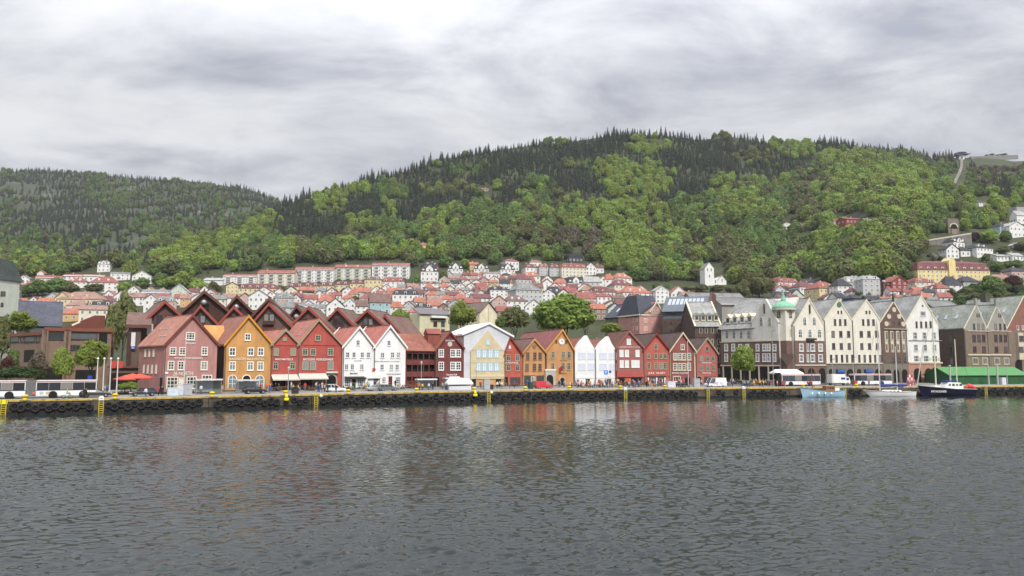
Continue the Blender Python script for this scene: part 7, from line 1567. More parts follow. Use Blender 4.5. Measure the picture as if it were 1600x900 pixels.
for x, c, s in ((-1.2, (.08, .1, .35), .30), (.1, (.45, .03, .08), .34), (.9, (.08, .1, .35), .26)):
    MB().cyl((x, 1.02, 1.0), (x, 1.04, 1.0), s, s, 12).build('van_emblem', mat('emblem_%d' % int(c[0] * 100), c, .5, 0), v); MB().cyl((x, 1.035, 1.0), (x, 1.05, 1.0), s * .6, s * .6, 10).build('van_emblem', WHITE, v)
def bus(px, g, secs, label, face=1, H=3.05, low=WHITE, front=None, stripe=mat('bus_red', (.42, .035, .03), .4, .05)):
    p, ang = street(px, g); r = tag(empty('city_bus', p, ang + (0 if face > 0 else math.pi)), label, 'bus'); tot = sum(secs) + (len(secs) - 1) * 1.5; x = -tot / 2
    for i, L in enumerate(secs):
        b = MB().box(x, -1.27, .34, x + L, 1.27, H - .12).build('body', low, r); md = b.modifiers.new('soft edges', 'BEVEL'); md.width = .12; md.segments = 2
        MB().box(x + .05, -1.25, H - .13, x + L - .05, 1.25, H).build('roof_panel', low, r); MB().box(x + .02, -1.285, H - .27, x + L - .02, 1.285, H - .15).build('red_stripe', stripe, r)
        MB().box(x + .03, -1.28, 1.28, x + L - .03, 1.28, 1.42).build('dark_stripe', mat('bus_blue', (.03, .03, .09), .4, .05), r)
        n = max(2, int(L / 1.75))
        for s in (-1, 1):
            for k in range(n):
                a = x + .12 + (L - .24) * k / n; MB().box(a + .018, s * 1.285 - .012, 1.42, a + (L - .24) / n - .018, s * 1.285 + .012, H - .38).build('window', GLASS, r)
        for wx in ((x + L * .28, x + L * .78) if L > 8 else (x + L * .55,)):
            for s in (-1, 1): wheel(r, wx, s * 1.16, .5); MB().cyl((wx, s * 1.2, .55), (wx, s * 1.285, .55), .68, .68, 14).build('wheel_arch', BLACK, r)
        if i < len(secs) - 1:
            m = MB()
            for k in range(8): m.box(x + L + k * .19, -1.2 + .05 * (k % 2), .45, x + L + k * .19 + .16, 1.2 - .05 * (k % 2), H - .1)
            m.build('bellows', mat('bellows_grey', (.16, .17, .17), .9, .1), r)
        x += L + 1.5
    e = tot / 2
    MB().box(e - .02, -1.1, 1.0, e + .015, 1.1, H - .4).build('windscreen', GLASS, r)
    if front:
        MB().box(e - .9, -1.29, .36, e + .02, 1.29, 1.3).build('front_panel', front, r)
    MB().box(-tot / 2 + 1, -.9, H, -tot / 2 + 4, .9, H + .25).build('roof_box', BLACK, r)
    return r
b = bus(42, .30, [10.5, 9.2], 'long white articulated bus with grey bellows and red roof edge', 1)
for x, c in ((.9, (.5, .12, .08)), (2.0, (.4, .42, .45)), (2.9, (.45, .4, .2))): MB().box(x, -1.31, .65, x + .55, -1.286, 1.1).build('side_emblem', mat('bus_emblem_%d' % int(c[0] * 100), c, .5, 0), b)
red = mat('bus_front_red', (.50, .06, .03), .4, .05)
bus(1249, .50, [11.5], 'white and red bus standing behind the blue boat', -1, 3.2, WHITE, red)
bus(1361, .50, [11.8], 'white and red bus standing behind the white yacht', -1, 3.2, WHITE, red)
p, ang = street(1310, .55); r = tag(empty('box_truck', p, ang), 'white box truck parked between the two buses', 'truck')
MB().box(-2.6, -1.15, .7, 1.6, 1.15, 3.1).build('cargo_box', WHITE, r); MB().prism_y([(1.65, .5), (3.1, .5), (3.1, 1.3), (2.75, 2.3), (1.65, 2.4)], -1.05, 1.05).build('cab', WHITE, r); MB().box(1.9, -1.07, 1.4, 2.7, 1.07, 2.1).build('window', GLASS, r); MB().box(.2, -1.17, 1.6, 1.5, -1.151, 2.2).build('side_sign', mat('sign_blue', (.02, .05, .35), .5, .03), r)
for x in (-1.7, 2.3):
    for s in (-1, 1): wheel(r, x, s * 1.0, .42)
# ------------------------------------------------------------------ people
def body_mesh(name, joints, edges, radii):
    me = bpy.data.meshes.new(name); me.from_pydata(joints, edges, []); o = bpy.data.objects.new(name, me); COL.objects.link(o)
    o.modifiers.new('skin', 'SKIN'); sv_ = me.skin_vertices[0].data
    for i, q in enumerate(radii): sv_[i].radius = (q if isinstance(q, tuple) else (q, q)); sv_[i].use_root = (i == 0)
    s = o.modifiers.new('smooth', 'SUBSURF'); s.levels = 1; s.render_levels = 1
    dg = bpy.context.evaluated_depsgraph_get(); out = bpy.data.meshes.new_from_object(o.evaluated_get(dg)); out.name = name
    bpy.data.objects.remove(o); bpy.data.meshes.remove(me); return out
def person_mesh(pose):
    sit = pose == 'sit'; st = {'stand': 0.0, 'walk': .30, 'sit': 0}[pose]; z0 = .46 if sit else .92
    J = [(0, 0, z0), (0, 0, z0 + .25), (0, 0, z0 + .50), (0, .01, z0 + .60), (0, .01, z0 + .72), (0, 0, z0 + .82)]
    Rr = [(.16, .12), (.15, .11), (.17, .11), .055, (.085, .10), (.07, .08)]; E = [(0, 1), (1, 2), (2, 3), (3, 4), (4, 5)]
    for s in (-1, 1):
        k = len(J)
        if sit: J += [(s * .1, -.02, z0), (s * .11, -.42, z0 + .02), (s * .11, -.42, .08), (s * .11, -.54, .05)]
        else: J += [(s * .09, 0, z0 - .06), (s * .10, -s * st * .45, z0 * .52), (s * .10, -s * st * .7 + (.1 if s * st < 0 else 0), .09), (s * .11, -s * st * .7 - .12, .05)]
        Rr += [.10, .068, .05, .045]; E += [(0, k), (k, k + 1), (k + 1, k + 2), (k + 2, k + 3)]
        k = len(J); sw = s * st
        if sit: J += [(s * .19, 0, z0 + .48), (s * .24, -.1, z0 + .22), (s * .16, -.32, z0 + .2), (s * .14, -.42, z0 + .22)]
        else: J += [(s * .20, 0, z0 + .48), (s * .25, sw * .3 + .03, z0 + .20), (s * .25, sw * .6 - .06, z0 - .04), (s * .24, sw * .7 - .08, z0 - .13)]
        Rr += [.07, .052, .04, .035]; E += [(2, k), (k, k + 1), (k + 1, k + 2), (k + 2, k + 3)]
    me = body_mesh('person', J, E, Rr)
    for m in (J_M[0], T_M[0], SKIN, HAIR): me.materials.append(m)
    zt = z0 + .82
    for f in me.polygons:
        c = f.center
        if c.z > z0 + .585: f.material_index = 3 if (c.z > z0 + .76 or c.y > .045) else 2
        elif abs(c.x) > .19 and not sit and c.z < z0 - .05: f.material_index = 2
        elif sit and c.y < -.34 and c.z > z0 + .1: f.material_index = 2
        elif c.z < z0 + .02 or (sit and c.y < -.13 and c.z < z0 + .12): f.material_index = 1
        else: f.material_index = 0
    me.polygons.foreach_set('use_smooth', [True] * len(me.polygons)); return me
SKIN = mat('skin', (.42, .26, .19), .6, .05); HAIR = mat('hair', (.05, .03, .02), .8, .1); HAIR2 = mat('fair_hair', (.25, .17, .08), .8, .1)
JC = [('white', (.62, .62, .6)), ('red', (.45, .04, .035)), ('black', (.015, .015, .017)), ('navy', (.02, .03, .09)), ('orange', (.60, .18, .03)), ('pale pink', (.55, .33, .33)), ('grey', (.2, .2, .21)), ('turquoise', (.05, .32, .33)), ('beige', (.42, .35, .25)), ('blue', (.06, .13, .40)), ('yellow', (.6, .45, .06)), ('dark green', (.03, .09, .05))]
TC = [('dark', (.02, .02, .025)), ('blue', (.05, .08, .18)), ('beige', (.33, .27, .19)), ('grey', (.14, .14, .15))]
J_M = [mat('jacket_' + n.replace(' ', '_'), c, .85, .1, 3) for n, c in JC]; T_M = [mat('trousers_' + n, c, .85, .1, 3) for n, c in TC]
PM = {k: person_mesh(k) for k in ('stand', 'walk', 'sit')}
rp = random.Random(12)
def person(px, g, pose='stand', j=None, t=None, turn=None, zoff=0.0, loc=None):
    p, ang = street(px, g) if loc is None else loc
    j = rp.randrange(len(J_M)) if j is None else j; t = rp.randrange(len(T_M)) if t is None else t
    o = link_mesh('person', PM[pose], None, p + Vector((0, 0, zoff)), rp.uniform(0, 6.28) if turn is None else ang + turn); s = rp.uniform(.93, 1.06); o.scale = (s, s, s)
    for i, m in ((0, J_M[j]), (1, T_M[t]), (3, rp.choice([HAIR, HAIR, HAIR2]))):
        o.material_slots[i].link = 'OBJECT'; o.material_slots[i].material = m
    later(o, f"person in {JC[j][0]} jacket and {TC[t][0]} trousers, {'seated' if pose == 'sit' else 'walking' if pose == 'walk' else 'standing'} {near(px)}", 'person', 'people on the quay', px); return o
FIX = [(132, .16, 'walk', 2, 0), (135, .16, 'walk', 2, 0), (167, .8, 'stand', 9, 0), (164, .8, 'walk', 8, 2), (228, .13, 'walk', 0, 1), (248, .42, 'stand', 1, 0), (253, .44, 'stand', 2, 0), (314, .55, 'stand', 0, 3), (347, .5, 'walk', 5, 2), (655, .4, 'stand', 4, 0), (660, .4, 'stand', 10, 0), (670, .45, 'stand', 0, 3), (676, .42, 'stand', 2, 0), (697, .3, 'walk', 6, 0), (706, .4, 'stand', 2, 3), (733, .5, 'stand', 2, 0), (751, .6, 'stand', 1, 0), (777, .5, 'stand', 0, 0), (784, .5, 'stand', 0, 3), (421.5, .5, 'stand', 9, 1), (497, .35, 'stand', 3, 1), (499, .34, 'stand', 9, 1), (503, .3, 'stand', 0, 1), (507, .36, 'stand', 5, 0), (512, .3, 'walk', 2, 0), (525, .24, 'stand', 2, 0), (891, .3, 'stand', 5, 2), (893, .36, 'stand', 1, 0), (1168, .25, 'stand', 7, 0), (1171, .25, 'stand', 2, 0), (1192, .2, 'walk', 2, 0), (1107, .2, 'walk', 3, 0)]
for q in FIX: person(*q)
for a, b, n, g0, g1, ps in ((430, 470, 7, .7, .9, 'sit'), (470, 512, 5, .7, .9, 'stand'), (540, 640, 12, .55, .95, 'walk'), (640, 725, 7, .4, .8, 'stand'), (728, 830, 10, .4, .9, 'stand'), (868, 900, 6, .4, .9, 'stand'), (900, 965, 26, .3, .8, 'sit'), (900, 965, 14, .3, .7, 'stand'), (965, 1052, 26, .3, .85, 'sit'), (965, 1052, 30, .25, .9, 'stand'), (1052, 1100, 9, .3, .9, 'walk'), (1138, 1215, 32, .2, .85, 'stand'), (1138, 1215, 18, .3, .8, 'sit'), (1215, 1300, 8, .25, .45, 'walk'), (1320, 1440, 10, .2, .45, 'walk'), (350, 425, 9, .55, .9, 'walk'), (265, 345, 6, .6, .9, 'walk'), (188, 215, 3, .9, 1.0, 'stand')):
    for k in range(n):
        px = rp.uniform(a, b); person(px, rp.uniform(g0, g1), ps if rp.random() < .75 else rp.choice(['stand', 'walk']), zoff=0.0)
# cyclist in pale green before the bus
p, ang = street(105, .12); r = tag(empty('bicycle', p, ang), 'bicycle ridden past the articulated bus', 'bicycle')
for x in (-.52, .52): MB().torus((x, 0, .34), .31, .03, 'y', 18, 6).build('wheel', TYRE_M, r)
MB().bar((-.52, 0, .34), (-.1, 0, .82), .05).bar((-.1, 0, .82), (.42, 0, .86), .05).bar((-.12, 0, .3), (.42, 0, .86), .05).bar((-.12, 0, .3), (-.1, 0, .95), .05).bar((.52, 0, .34), (.40, 0, 1.02), .05).build('frame', mat('bicycle_green', (.2, .5, .3), .4, .05), r); MB().bar((.40, -.25, 1.02), (.40, .25, 1.02), .04).build('handlebar', IRON, r); MB().box(-.2, -.08, .94, .08, .08, 1.0).build('saddle', BLACK, r)
J_M.append(mat('jacket_pale_green', (.35, .5, .32), .85, .1, 3)); JC.append(('pale green', (.35, .5, .32)))
person(105, .12, 'sit', len(J_M) - 1, 3, math.pi / 2, .5, (p, ang))
# ------------------------------------------------------------------ street furniture
wood = mat('bench_wood', (.20, .12, .07), .8, .15, 2)
def table_proto(loc, ang, label):
    r = tag(empty('picnic_table', loc, ang), label, 'table', 'wooden tables set out along the fronts')
    MB().box(-.9, -.38, .70, .9, .38, .75).build('tabletop', wood, r)
    for s in (-1, 1):
        MB().box(-.9, s * .72 - .14, .42, .9, s * .72 + .14, .46).build('bench', wood, r); MB().bar((s * .65, -.75, 0), (s * .65, .2, .7), .08).bar((s * .65, .75, 0), (s * .65, -.2, .7), .08).build('leg', wood, r)
    return r
tp = None
for px in [432, 438, 444, 451, 458, 470, 478, 486, 541, 548, 566, 573, 596, 625, 636, 643, 735, 780, 800, 806, 905, 912, 919, 926, 935, 942, 950, 957, 970, 978, 986, 995, 1003, 1012, 1020, 1035, 1058, 1068, 1140, 1150, 1172, 1180, 1190, 1200]:
    g = rp.uniform(.72, .92) if px < 880 else rp.uniform(.5, .85); p, ang = street(px, g)
    if tp is None: tp = table_proto(p, ang, ''); o = tp
    else: o = copy_tree(tp); o.location = p; o.rotation_euler = (0, 0, ang + rp.uniform(-.2, .2))
    later(o, f"brown wooden table with two benches {near(px)}", 'table', 'wooden tables set out along the fronts', px)
def parasol(px, g, w, H, m, label):
    p, ang = street(px, g); r = tag(empty('parasol', p, ang), label, 'parasol')
    MB().cyl((0, 0, 0), (0, 0, H), .06, .05, 6).build('pole', WHITE, r); MB().cyl((0, 0, H - .75), (0, 0, H), w, .05, 8, False).cyl((0, 0, H - .95), (0, 0, H - .75), w, w, 8, False).build('canopy', m, r); MB().cyl((0, 0, 0), (0, 0, .12), .4, .35, 10).build('base', IRON, r)
rc = mat('parasol_red', (.55, .085, .055), .85, .08)
parasol(196, .93, 2.3, 3.4, rc, 'left red parasol over the hotel terrace'); parasol(217, .97, 2.6, 3.6, rc, 'right red parasol beside the dusky pink house'); parasol(206, 1.04, 2.3, 3.6, rc, 'red parasol behind the two front ones on the terrace')
def pole(name, px, g, H, r0, label, cat, top=None, m=None, py=612, flag=None):
    p, ang = street(px, g, py); r = tag(empty(name, p, ang), label, cat)
    MB().cyl((0, 0, -.1), (0, 0, H), r0, r0 * .6, 8).build('shaft', m or STEEL, r)
    if top == 'ball': MB().ball((0, 0, H + .1), r0 * 1.6).build('finial', WHITE, r)
    if top == 'lamp': MB().bar((0, 0, H), (0, -1.0, H + .25), .08).build('arm', m or STEEL, r); MB().box(-.15, -1.5, H + .18, .15, -.8, H + .32).build('lamp_head', STEEL, r)
    if top == 'lantern': MB().cyl((0, 0, H), (0, 0, H + .5), .14, .24, 6).cyl((0, 0, H + .5), (0, 0, H + .75), .3, .04, 6).build('lantern', mat('lantern_glass', (.45, .45, .42), .3, .05), r)
    if flag:
        m = MB(); n = 6
        for i in range(n): m.add([(i * .16, .05 * math.sin(i), H - .3), ((i + 1) * .16, .05 * math.sin(i + 1), H - .35), ((i + 1) * .13, .05 * math.sin(i + 1), H - 1.7), (i * .13, .05 * math.sin(i), H - 1.6)], [(0, 1, 2, 3)])
        m.build('flag', flag, r)
    return r
fr = mat('flag_red_cloth', (.45, .05, .04), .8, .1)
pm = mat('pole_white', (.55, .55, .53), .5, .06)
for px, n, fl in ((150.5, 'leftmost tall white flagpole beside the articulated bus', None), (160.5, 'second tall white flagpole from the articulated bus', None), (171, 'tall white flagpole with a limp red flag, third from the bus', fr), (182, 'tall white flagpole with a red flag nearest the red parasols', fr)): pole('flagpole', px, .72, 6.6, .13, n, 'flagpole', 'ball', pm, flag=fl)
pole('flagpole', 287, .62, 10.5, .09, 'slender white flagpole before the dusky pink house', 'flagpole', 'ball', pm)
pole('flagpole', 1076, .8, 11.5, .09, 'slender white flagpole before the maroon gabled house', 'flagpole', 'ball', pm)
for px, g, H, lab, tp_ in ((450, .45, 4.6, 'grey post with a dark box before the narrow red house', 'lantern'), (744, .5, 4.0, 'thin grey lamp post before the tarpaulin front', 'lantern'), (930, .3, 12.0, 'tall lamp post between the two sheeted fronts', 'lamp'), (1209, .3, 14.5, 'tall grey lamp post right of the round green tree', 'lamp'), (1302, .5, 7.0, 'grey lamp post behind the blue boat wheelhouse', 'lamp'), (658, .8, 5.5, 'old street lamp with three globes before the open galleries', 'lantern'), (1335, .62, 7.5, 'grey lamp post before the right cream gable', 'lamp'), (950.5, .28, 3.0, 'thin sign post before the right sheeted front', None)):
    pole('street_lamp', px, g, H, .11, lab, 'street lamp' if tp_ else 'sign post', tp_)
def signpost(px, g, H, c, s, text, label):
    r = pole('parking_sign', px, g, H, .05, label, 'sign'); MB().box(-s / 2, -.08, H - s, s / 2, -.05, H).build('sign_plate', c, r)
    if text: text_part(r, text, 0, -.1, H - s / 2, s * .45, s * .6, WHITE)
bsign = mat('sign_blue', (.02, .05, .35), .5, .03)
signpost(947, .27, 4.4, mat('sign_sky_blue', (.08, .22, .6), .5, .03), 1.1, 'P', 'blue parking sign standing before the right sheeted front'); signpost(953.5, .27, 4.3, bsign, .6, None, 'narrow dark blue sign beside the parking sign'); signpost(139, .8, 3.4, bsign, .7, None, 'small blue sign left of the flagpoles')
cab = mat('cabinet_grey', (.36, .37, .39), .6, .08); lil = mat('cabinet_pale', (.56, .57, .63), .6, .08); gre = mat('kiosk_green', (.16, .19, .14), .7, .1)
def cabinet(px, g, w, d, H, m, label, lid=True, name='cabinet'):
    p, ang = street(px, g); r = tag(empty(name, p, ang), label, name.replace('_', ' '))
    o = MB().box(-w/2, -d/2, 0, w/2, d/2, H).build('body', m, r); md = o.modifiers.new('soft edges', 'BEVEL'); md.width = .05
    MB().box(-w/2 - .04, -d/2 - .04, H, w/2 + .04, d/2 + .04, H + .08).build('lid', m, r); MB().box(-w * .42, -d/2 - .02, H * .1, w * .05, -d/2 - .001, H * .9).build('door', m, r); MB().box(-w * .03, -d/2 - .05, H * .45, w * .02, -d/2 - .02, H * .55).build('handle', IRON, r)
cabinet(293, .3, 1.5, 1.0, 2.1, cab, 'grey cabinet before the dusky pink house door'); cabinet(270, .26, 1.9, .9, 1.5, mat('cabinet_ice', (.5, .58, .62), .6, .08), 'pale blue container before the dusky pink house'); cabinet(282, .32, 1.3, .9, 1.9, lil, 'lilac white cabinet between the pale container and grey cabinet')
cabinet(760, .3, 1.5, 1.0, 2.3, cab, 'grey cabinet with white notice before the tarpaulin front'); cabinet(1048.5, .25, 2.1, 1.1, 1.5, lil, 'pale low cabinet before the maroon gabled house'); cabinet(1088, .35, 1.7, 1.1, 2.2, cab, 'grey upright cabinet before the low arch')
cabinet(461, .2, 1.2, 1.0, 1.2, mat('bin_dark', (.03, .032, .03), .8, .1), 'dark planter box on the quay before the red houses', name='planter_box'); cabinet(829, .3, 1.0, .9, 1.5, mat('bin_green', (.02, .06, .04), .7, .1), 'dark green waste bin beside the red van', name='waste_bin'); cabinet(768, .32, .8, .7, 1.0, mat('bin_dark', (.03, .032, .03), .8, .1), 'black waste bin beside the grey notice cabinet', name='waste_bin')
cabinet(1216.5, .35, 1.2, 1.0, 3.6, BLACK, 'tall black advertising column before the white marquee', name='advertising_column'); cabinet(338, .62, 1.6, 1.2, 2.4, gre, 'dark green kiosk under the glass shelter', name='kiosk')
def shelter(px, g, w, H, m, label):
    p, ang = street(px, g); r = tag(empty('shelter', p, ang), label, 'shelter')
    MB().box(-w/2, -1.0, H - .28, w/2, 1.0, H).build('roof', m, r)
    for s in (-1, 1):
        for d in (-.8, .8): MB().cyl((s * (w/2 - .2), d, 0), (s * (w/2 - .2), d, H - .28), .06, .06, 6).build('post', STEEL, r)
    MB().box(-w/2 + .3, .76, .3, w/2 - .3, .79, H - .4).build('glass_back', mat('shelter_glass', (.25, .28, .29), .1, .05, spec=.7), r)
shelter(325, .56, 5.0, 2.9, mat('shelter_roof', (.55, .56, .58), .5, .05), 'flat roofed glass shelter right of the dusky pink house doors'); shelter(386, .56, 4.4, 2.7, mat('shelter_roof', (.55, .56, .58), .5, .05), 'flat roofed shelter before the mustard house'); shelter(665.5, .5, 4.8, 2.5, mat('shelter_roof_white', (.68, .69, .70), .5, .05), 'white roofed shelter before the open galleries'); shelter(707, .62, 4.4, 2.6, mat('shelter_roof', (.55, .56, .58), .5, .05), 'grey roofed shelter before the brown red house')
def tent(px, g, w, d, H, label, m=canvas_w, walls=True):
    p, ang = street(px, g); r = tag(empty('market_tent', p, ang), label, 'tent')
    MB().add([(-w/2, -d/2, H), (w/2, -d/2, H), (w/2, d/2, H), (-w/2, d/2, H), (-w * .4, 0, H + 1.0), (w * .4, 0, H + 1.0), (-w/2, -d/2, H - .3), (w/2, -d/2, H - .3), (w/2, d/2, H - .3), (-w/2, d/2, H - .3)], [(0, 1, 5, 4), (1, 2, 5), (2, 3, 4, 5), (3, 0, 4), (6, 7, 1, 0), (7, 8, 2, 1), (8, 9, 3, 2), (9, 6, 0, 3)]).build('canopy', m, r)
    for x in (-w/2 + .1, w/2 - .1):
        for y in (-d/2 + .1, d/2 - .1): MB().cyl((x, y, 0), (x, y, H), .05, .05, 6).build('pole', STEEL, r)
    if walls: MB().box(-w/2 + .1, d/2 - .15, 0, w/2 - .1, d/2 - .1, H).build('back_sheet', m, r); MB().box(-w/2 + .4, -d/2 + .3, 0, w/2 - .4, -d/2 + .9, .9).build('counter', lil, r)
tent(717, .3, 6.2, 2.2, 1.55, 'low white tent with pale counters before the brown red house'); tent(1229, .62, 8.2, 4, 3.4, 'white marquee behind the bus by the blue boat', canvas_w, False)
p, ang = street(1423, .3); r = tag(empty('banner_stall', p, ang), 'red and white banner stand on the quay between the two yachts', 'stall')
for k in range(3): MB().box(-.9 + k * .6, -.05, .0, -.45 + k * .6, .05, 3.0).build('banner', [mat('banner_red', (.5, .03, .05), .7, .1), WHITE, mat('banner_red', (.5, .03, .05), .7, .1)][k], r); MB().box(-.85 + k * .6, -.07, 1.4, -.5 + k * .6, -.051, 2.2).build('banner_panel', [WHITE, mat('banner_red', (.5, .03, .05), .7, .1), WHITE][k], r)
p, ang = street(1180, .95); r = tag(empty('terrace_railing', p, ang - .1), 'long dark railing below the corner building beneath the round tree', 'railing')
MB().box(-8, -.05, 0, 9, .05, .9).build('panel', mat('railing_dark', (.07, .07, .075), .7, .1), r); MB().box(-8, -.08, .9, 9, .08, 1.0).build('top_rail', STEEL, r)
# motorcycles
def motorcycle(px, g, c, label):
    p, ang = street(px, g); r = tag(empty('motorcycle', p, ang + rp.uniform(-.4, .4)), label, 'motorcycle', 'motorcycles parked on the quay')
    for x in (-.7, .7): MB().torus((x, 0, .32), .25, .08, 'y', 14, 6).build('wheel', TYRE_M, r)
    MB().prism_y([(-.6, .5), (.45, .45), (.6, .95), (.2, 1.0), (-.1, .8), (-.75, .85)], -.14, .14).build('body', c, r); MB().bar((.7, 0, .32), (.5, 0, 1.05), .08).build('fork', STEEL, r); MB().bar((.48, -.35, 1.1), (.48, .35, 1.1), .05).build('handlebar', IRON, r); MB().box(-.75, -.13, .83, -.05, .13, .93).build('seat', BLACK, r)
for px, lab in ((1060, 'left of three motorcycles before the maroon house'), (1066, 'middle of three motorcycles before the maroon house'), (1072, 'right of three motorcycles before the maroon house')): motorcycle(px, .28, IRON, 'dark parked bike, ' + lab)
# ------------------------------------------------------------------ green pavilion
gpn = mat('pavilion_green', (.026, .105, .034), .6, .12, .8, 'wood'); gpr = mat('pavilion_green_roof', (.075, .235, .078), .55, .08, .5)
h = House('green_pavilion', 'long green wooden pavilion with light green roof behind the navy boat', 'pavilion', 1484, 1606, 603, 223.5, 230); ze = h.z(1540, 585.5); zr = ze + 2.2; dp = 9.5
MB().prism_x([(0, -.5), (dp, -.5), (dp, ze), (dp / 2, zr), (0, ze)], 0, h.W).build('wall', gpn, h.root)
MB().slab([(-.35, -.5, ze - .15), (h.W + .3, -.5, ze - .15), (h.W + .3, dp / 2, zr + .1), (-.35, dp / 2, zr + .1)], .15).slab([(-.35, dp / 2, zr + .1), (h.W + .3, dp / 2, zr + .1), (h.W + .3, dp + .5, ze - .15), (-.35, dp + .5, ze - .15)], .15).build('roof', gpr, h.root)
for x in np.linspace(2, h.W - 2, 6): MB().box(x - 1.1, -.06, 0, x + 1.1, -.003, ze - .5).build('door', mat('pavilion_dark_green', (.02, .09, .03), .6, .1), h.root)
MB().box(-.05, 3, 0, -.003, 5.5, 2.3).build('door', mat('pavilion_dark_green', (.02, .09, .03), .6, .1), h.root)
for px, w, g, H, lab in ((1486, .5, .36, 5.4, 'thick grey post at the left end of the green pavilion'), (1546, .42, .34, 5.2, 'grey post before the middle of the green pavilion'), (1560, .55, .34, 5.2, 'thicker grey post right of the middle post at the green pavilion'), (1575, .22, .32, 4.9, 'thin grey post before the right part of the green pavilion')):
    p, ang = street(px, g); r = tag(empty('quay_post', p, ang), lab, 'post'); MB().cyl((0, 0, 0), (0, 0, H), w / 2, w / 2 * .85, 8).build('shaft', mat('post_grey', (.36, .36, .35), .8, .1), r); MB().cyl((0, 0, H), (0, 0, H + .3), w * .75, w * .6, 8).build('cap', STEEL, r)
cabinet(1568, .34, 1.4, 1.0, 2.0, lil, 'pale cabinet before the right part of the green pavilion')
# ------------------------------------------------------------------ boats
def hull_mesh(L, B, hb, hm, hs, m, draft=.5, rake=1.2, stern=.75, n=18):
    """bow at -x; sheer from hb (bow) over hm (middle) to hs (stern)"""
    b = MB(); R_ = 7; g = []
    for i in range(n + 1):
        t = i / n; x = -L / 2 + L * t
        w = B / 2 * (math.sin(min(1, t / .55) * math.pi / 2) ** .8 if t < .55 else 1 - (1 - stern) * ((t - .55) / .45) ** 2)
        sh = (hb * (1 - t) ** 2 + 2 * (2 * hm - .5 * (hb + hs)) * .5 * 2 * t * (1 - t) * .5 + hs * t ** 2) if False else hb + (hm - hb) * min(1, t / .6) ** .8 if t < .6 else hm + (hs - hm) * ((t - .6) / .4) ** 1.5
        row = []
        for j in range(R_):
            f = j / (R_ - 1); z = -draft + (sh + draft) * f
            k = (f ** .30 if t > .25 else f ** (.30 + (.25 - t)))
            row.append((x + rake * (1 - t) ** 4 * (1 - f) , w * k, z))
        g.append(row)
    for s in (-1, 1):
        vs = [(x, s * w, z) for row in g for x, w, z in row]; fs = []
        for i in range(n):
            for j in range(R_ - 1): fs.append((i * R_ + j, (i + 1) * R_ + j, (i + 1) * R_ + j + 1, i * R_ + j + 1))
        b.add(vs, fs)
    e = g[-1]; b.add([(x, -w, z) for x, w, z in e] + [(x, w, z) for x, w, z in e], [(j, j + 1, R_ + j + 1, R_ + j) for j in range(R_ - 1)])
    d = MB(); top = [(row[-1][0], row[-1][1], row[-1][2]) for row in g]
    for i in range(n):
        a, c = top[i], top[i + 1]; d.add([(a[0], -a[1] * .97, a[2] - .18), (c[0], -c[1] * .97, c[2] - .18), (c[0], c[1] * .97, c[2] - .18), (a[0], a[1] * .97, a[2] - .18)], [(0, 1, 2, 3)])
    rl = MB(); 
    for s in (-1, 1):
        for i in range(n):
            a, c = top[i], top[i + 1]; rl.bar((a[0], s * a[1], a[2] + .03), (c[0], s * c[1], c[2] + .03), .14, .12)
    return b, d, rl, top
def boat(name, px0, px1, label, B, hb, hm, hs, m, deckm, railm, off, draft=.5, rake=1.2, stern=.75, cat='boat'):
    pxm = (px0 + px1) / 2; p, ang = qpoint(pxm); nn = Vector((math.sin(ang), -math.cos(ang), 0)); loc = p + nn * (off + B / 2)
    L = (px1 - px0) * loc.y / FPX / math.cos(ang - math.atan2(0, 1)) * 1.0
    s = ray(px0, 617).x / ray(px0, 617).y; s2 = ray(px1, 617).x / ray(px1, 617).y
    d = Vector((math.cos(ang), math.sin(ang))); t0 = (s * loc.y - loc.x) / (d.x - s * d.y); t1 = (s2 * loc.y - loc.x) / (d.x - s2 * d.y); L = t1 - t0; loc = loc + Vector((d.x, d.y, 0)) * (t0 + t1) / 2; loc.z = 0
    r = tag(empty(name, loc, ang), label, cat); a, b_, c, top = hull_mesh(L, B, hb, hm, hs, m, draft, rake, stern); a.build('hull', m, r, smooth=True); b_.build('deck', deckm, r); c.build('gunwale', railm, r)
    return r, L, top
teak = mat('teak', (.26, .15, .08), .6, .15, 2); varn = mat('varnished_wood', (.34, .14, .04), .35, .15, 2); boatblue = mat('boat_pale_blue', (.36, .55, .68), .4, .08); bwhite = mat('boat_white', (.86, .86, .86), .3, .04); navy = mat('boat_navy', (.010, .012, .035), .25, .1); rust = mat('mast_rust', (.26, .09, .04), .6, .1); bcov = mat('sail_cover_blue', (.02, .04, .22), .8, .1)
r, L, top = boat('fishing_boat', 1250.5, 1318, 'pale blue wooden fishing boat with varnished wheelhouse moored at the quay', 3.2, 2.5, 1.45, 1.75, boatblue, teak, mat('boat_trim_blue', (.12, .25, .36), .4, .05), .7, rake=.8, stern=.6)
MB().box(-L * .48, -1.75, -.05, L * .5, 1.75, .05) if False else None
MB().box(L * .06, -.85, 1.2, L * .26, .85, 2.75).build('wheelhouse', varn, r); MB().box(L * .05, -1.0, 2.75, L * .275, 1.0, 2.87).build('wheelhouse_roof', mat('cabin_roof_buff', (.5, .4, .22), .6, .1), r)
for k in range(3): MB().box(L * (.075 + .06 * k), -.87, 2.0, L * (.115 + .06 * k), -.851, 2.5).build('window', GLASS, r)
MB().box(L * .28, -.6, 1.2, L * .38, .6, 2.3).build('engine_casing', bwhite, r); MB().cyl((-L * .22, 0, 1.2), (-L * .22, 0, 7.4), .12, .07, 8).build('mast', rust, r); MB().bar((-L * .22, 0, 2.6), (L * .05, 0, 3.4), .1).build('boom', rust, r); MB().box(-L * .36, -.5, 1.3, -L * .27, .5, 2.0).build('hatch', rust, r)
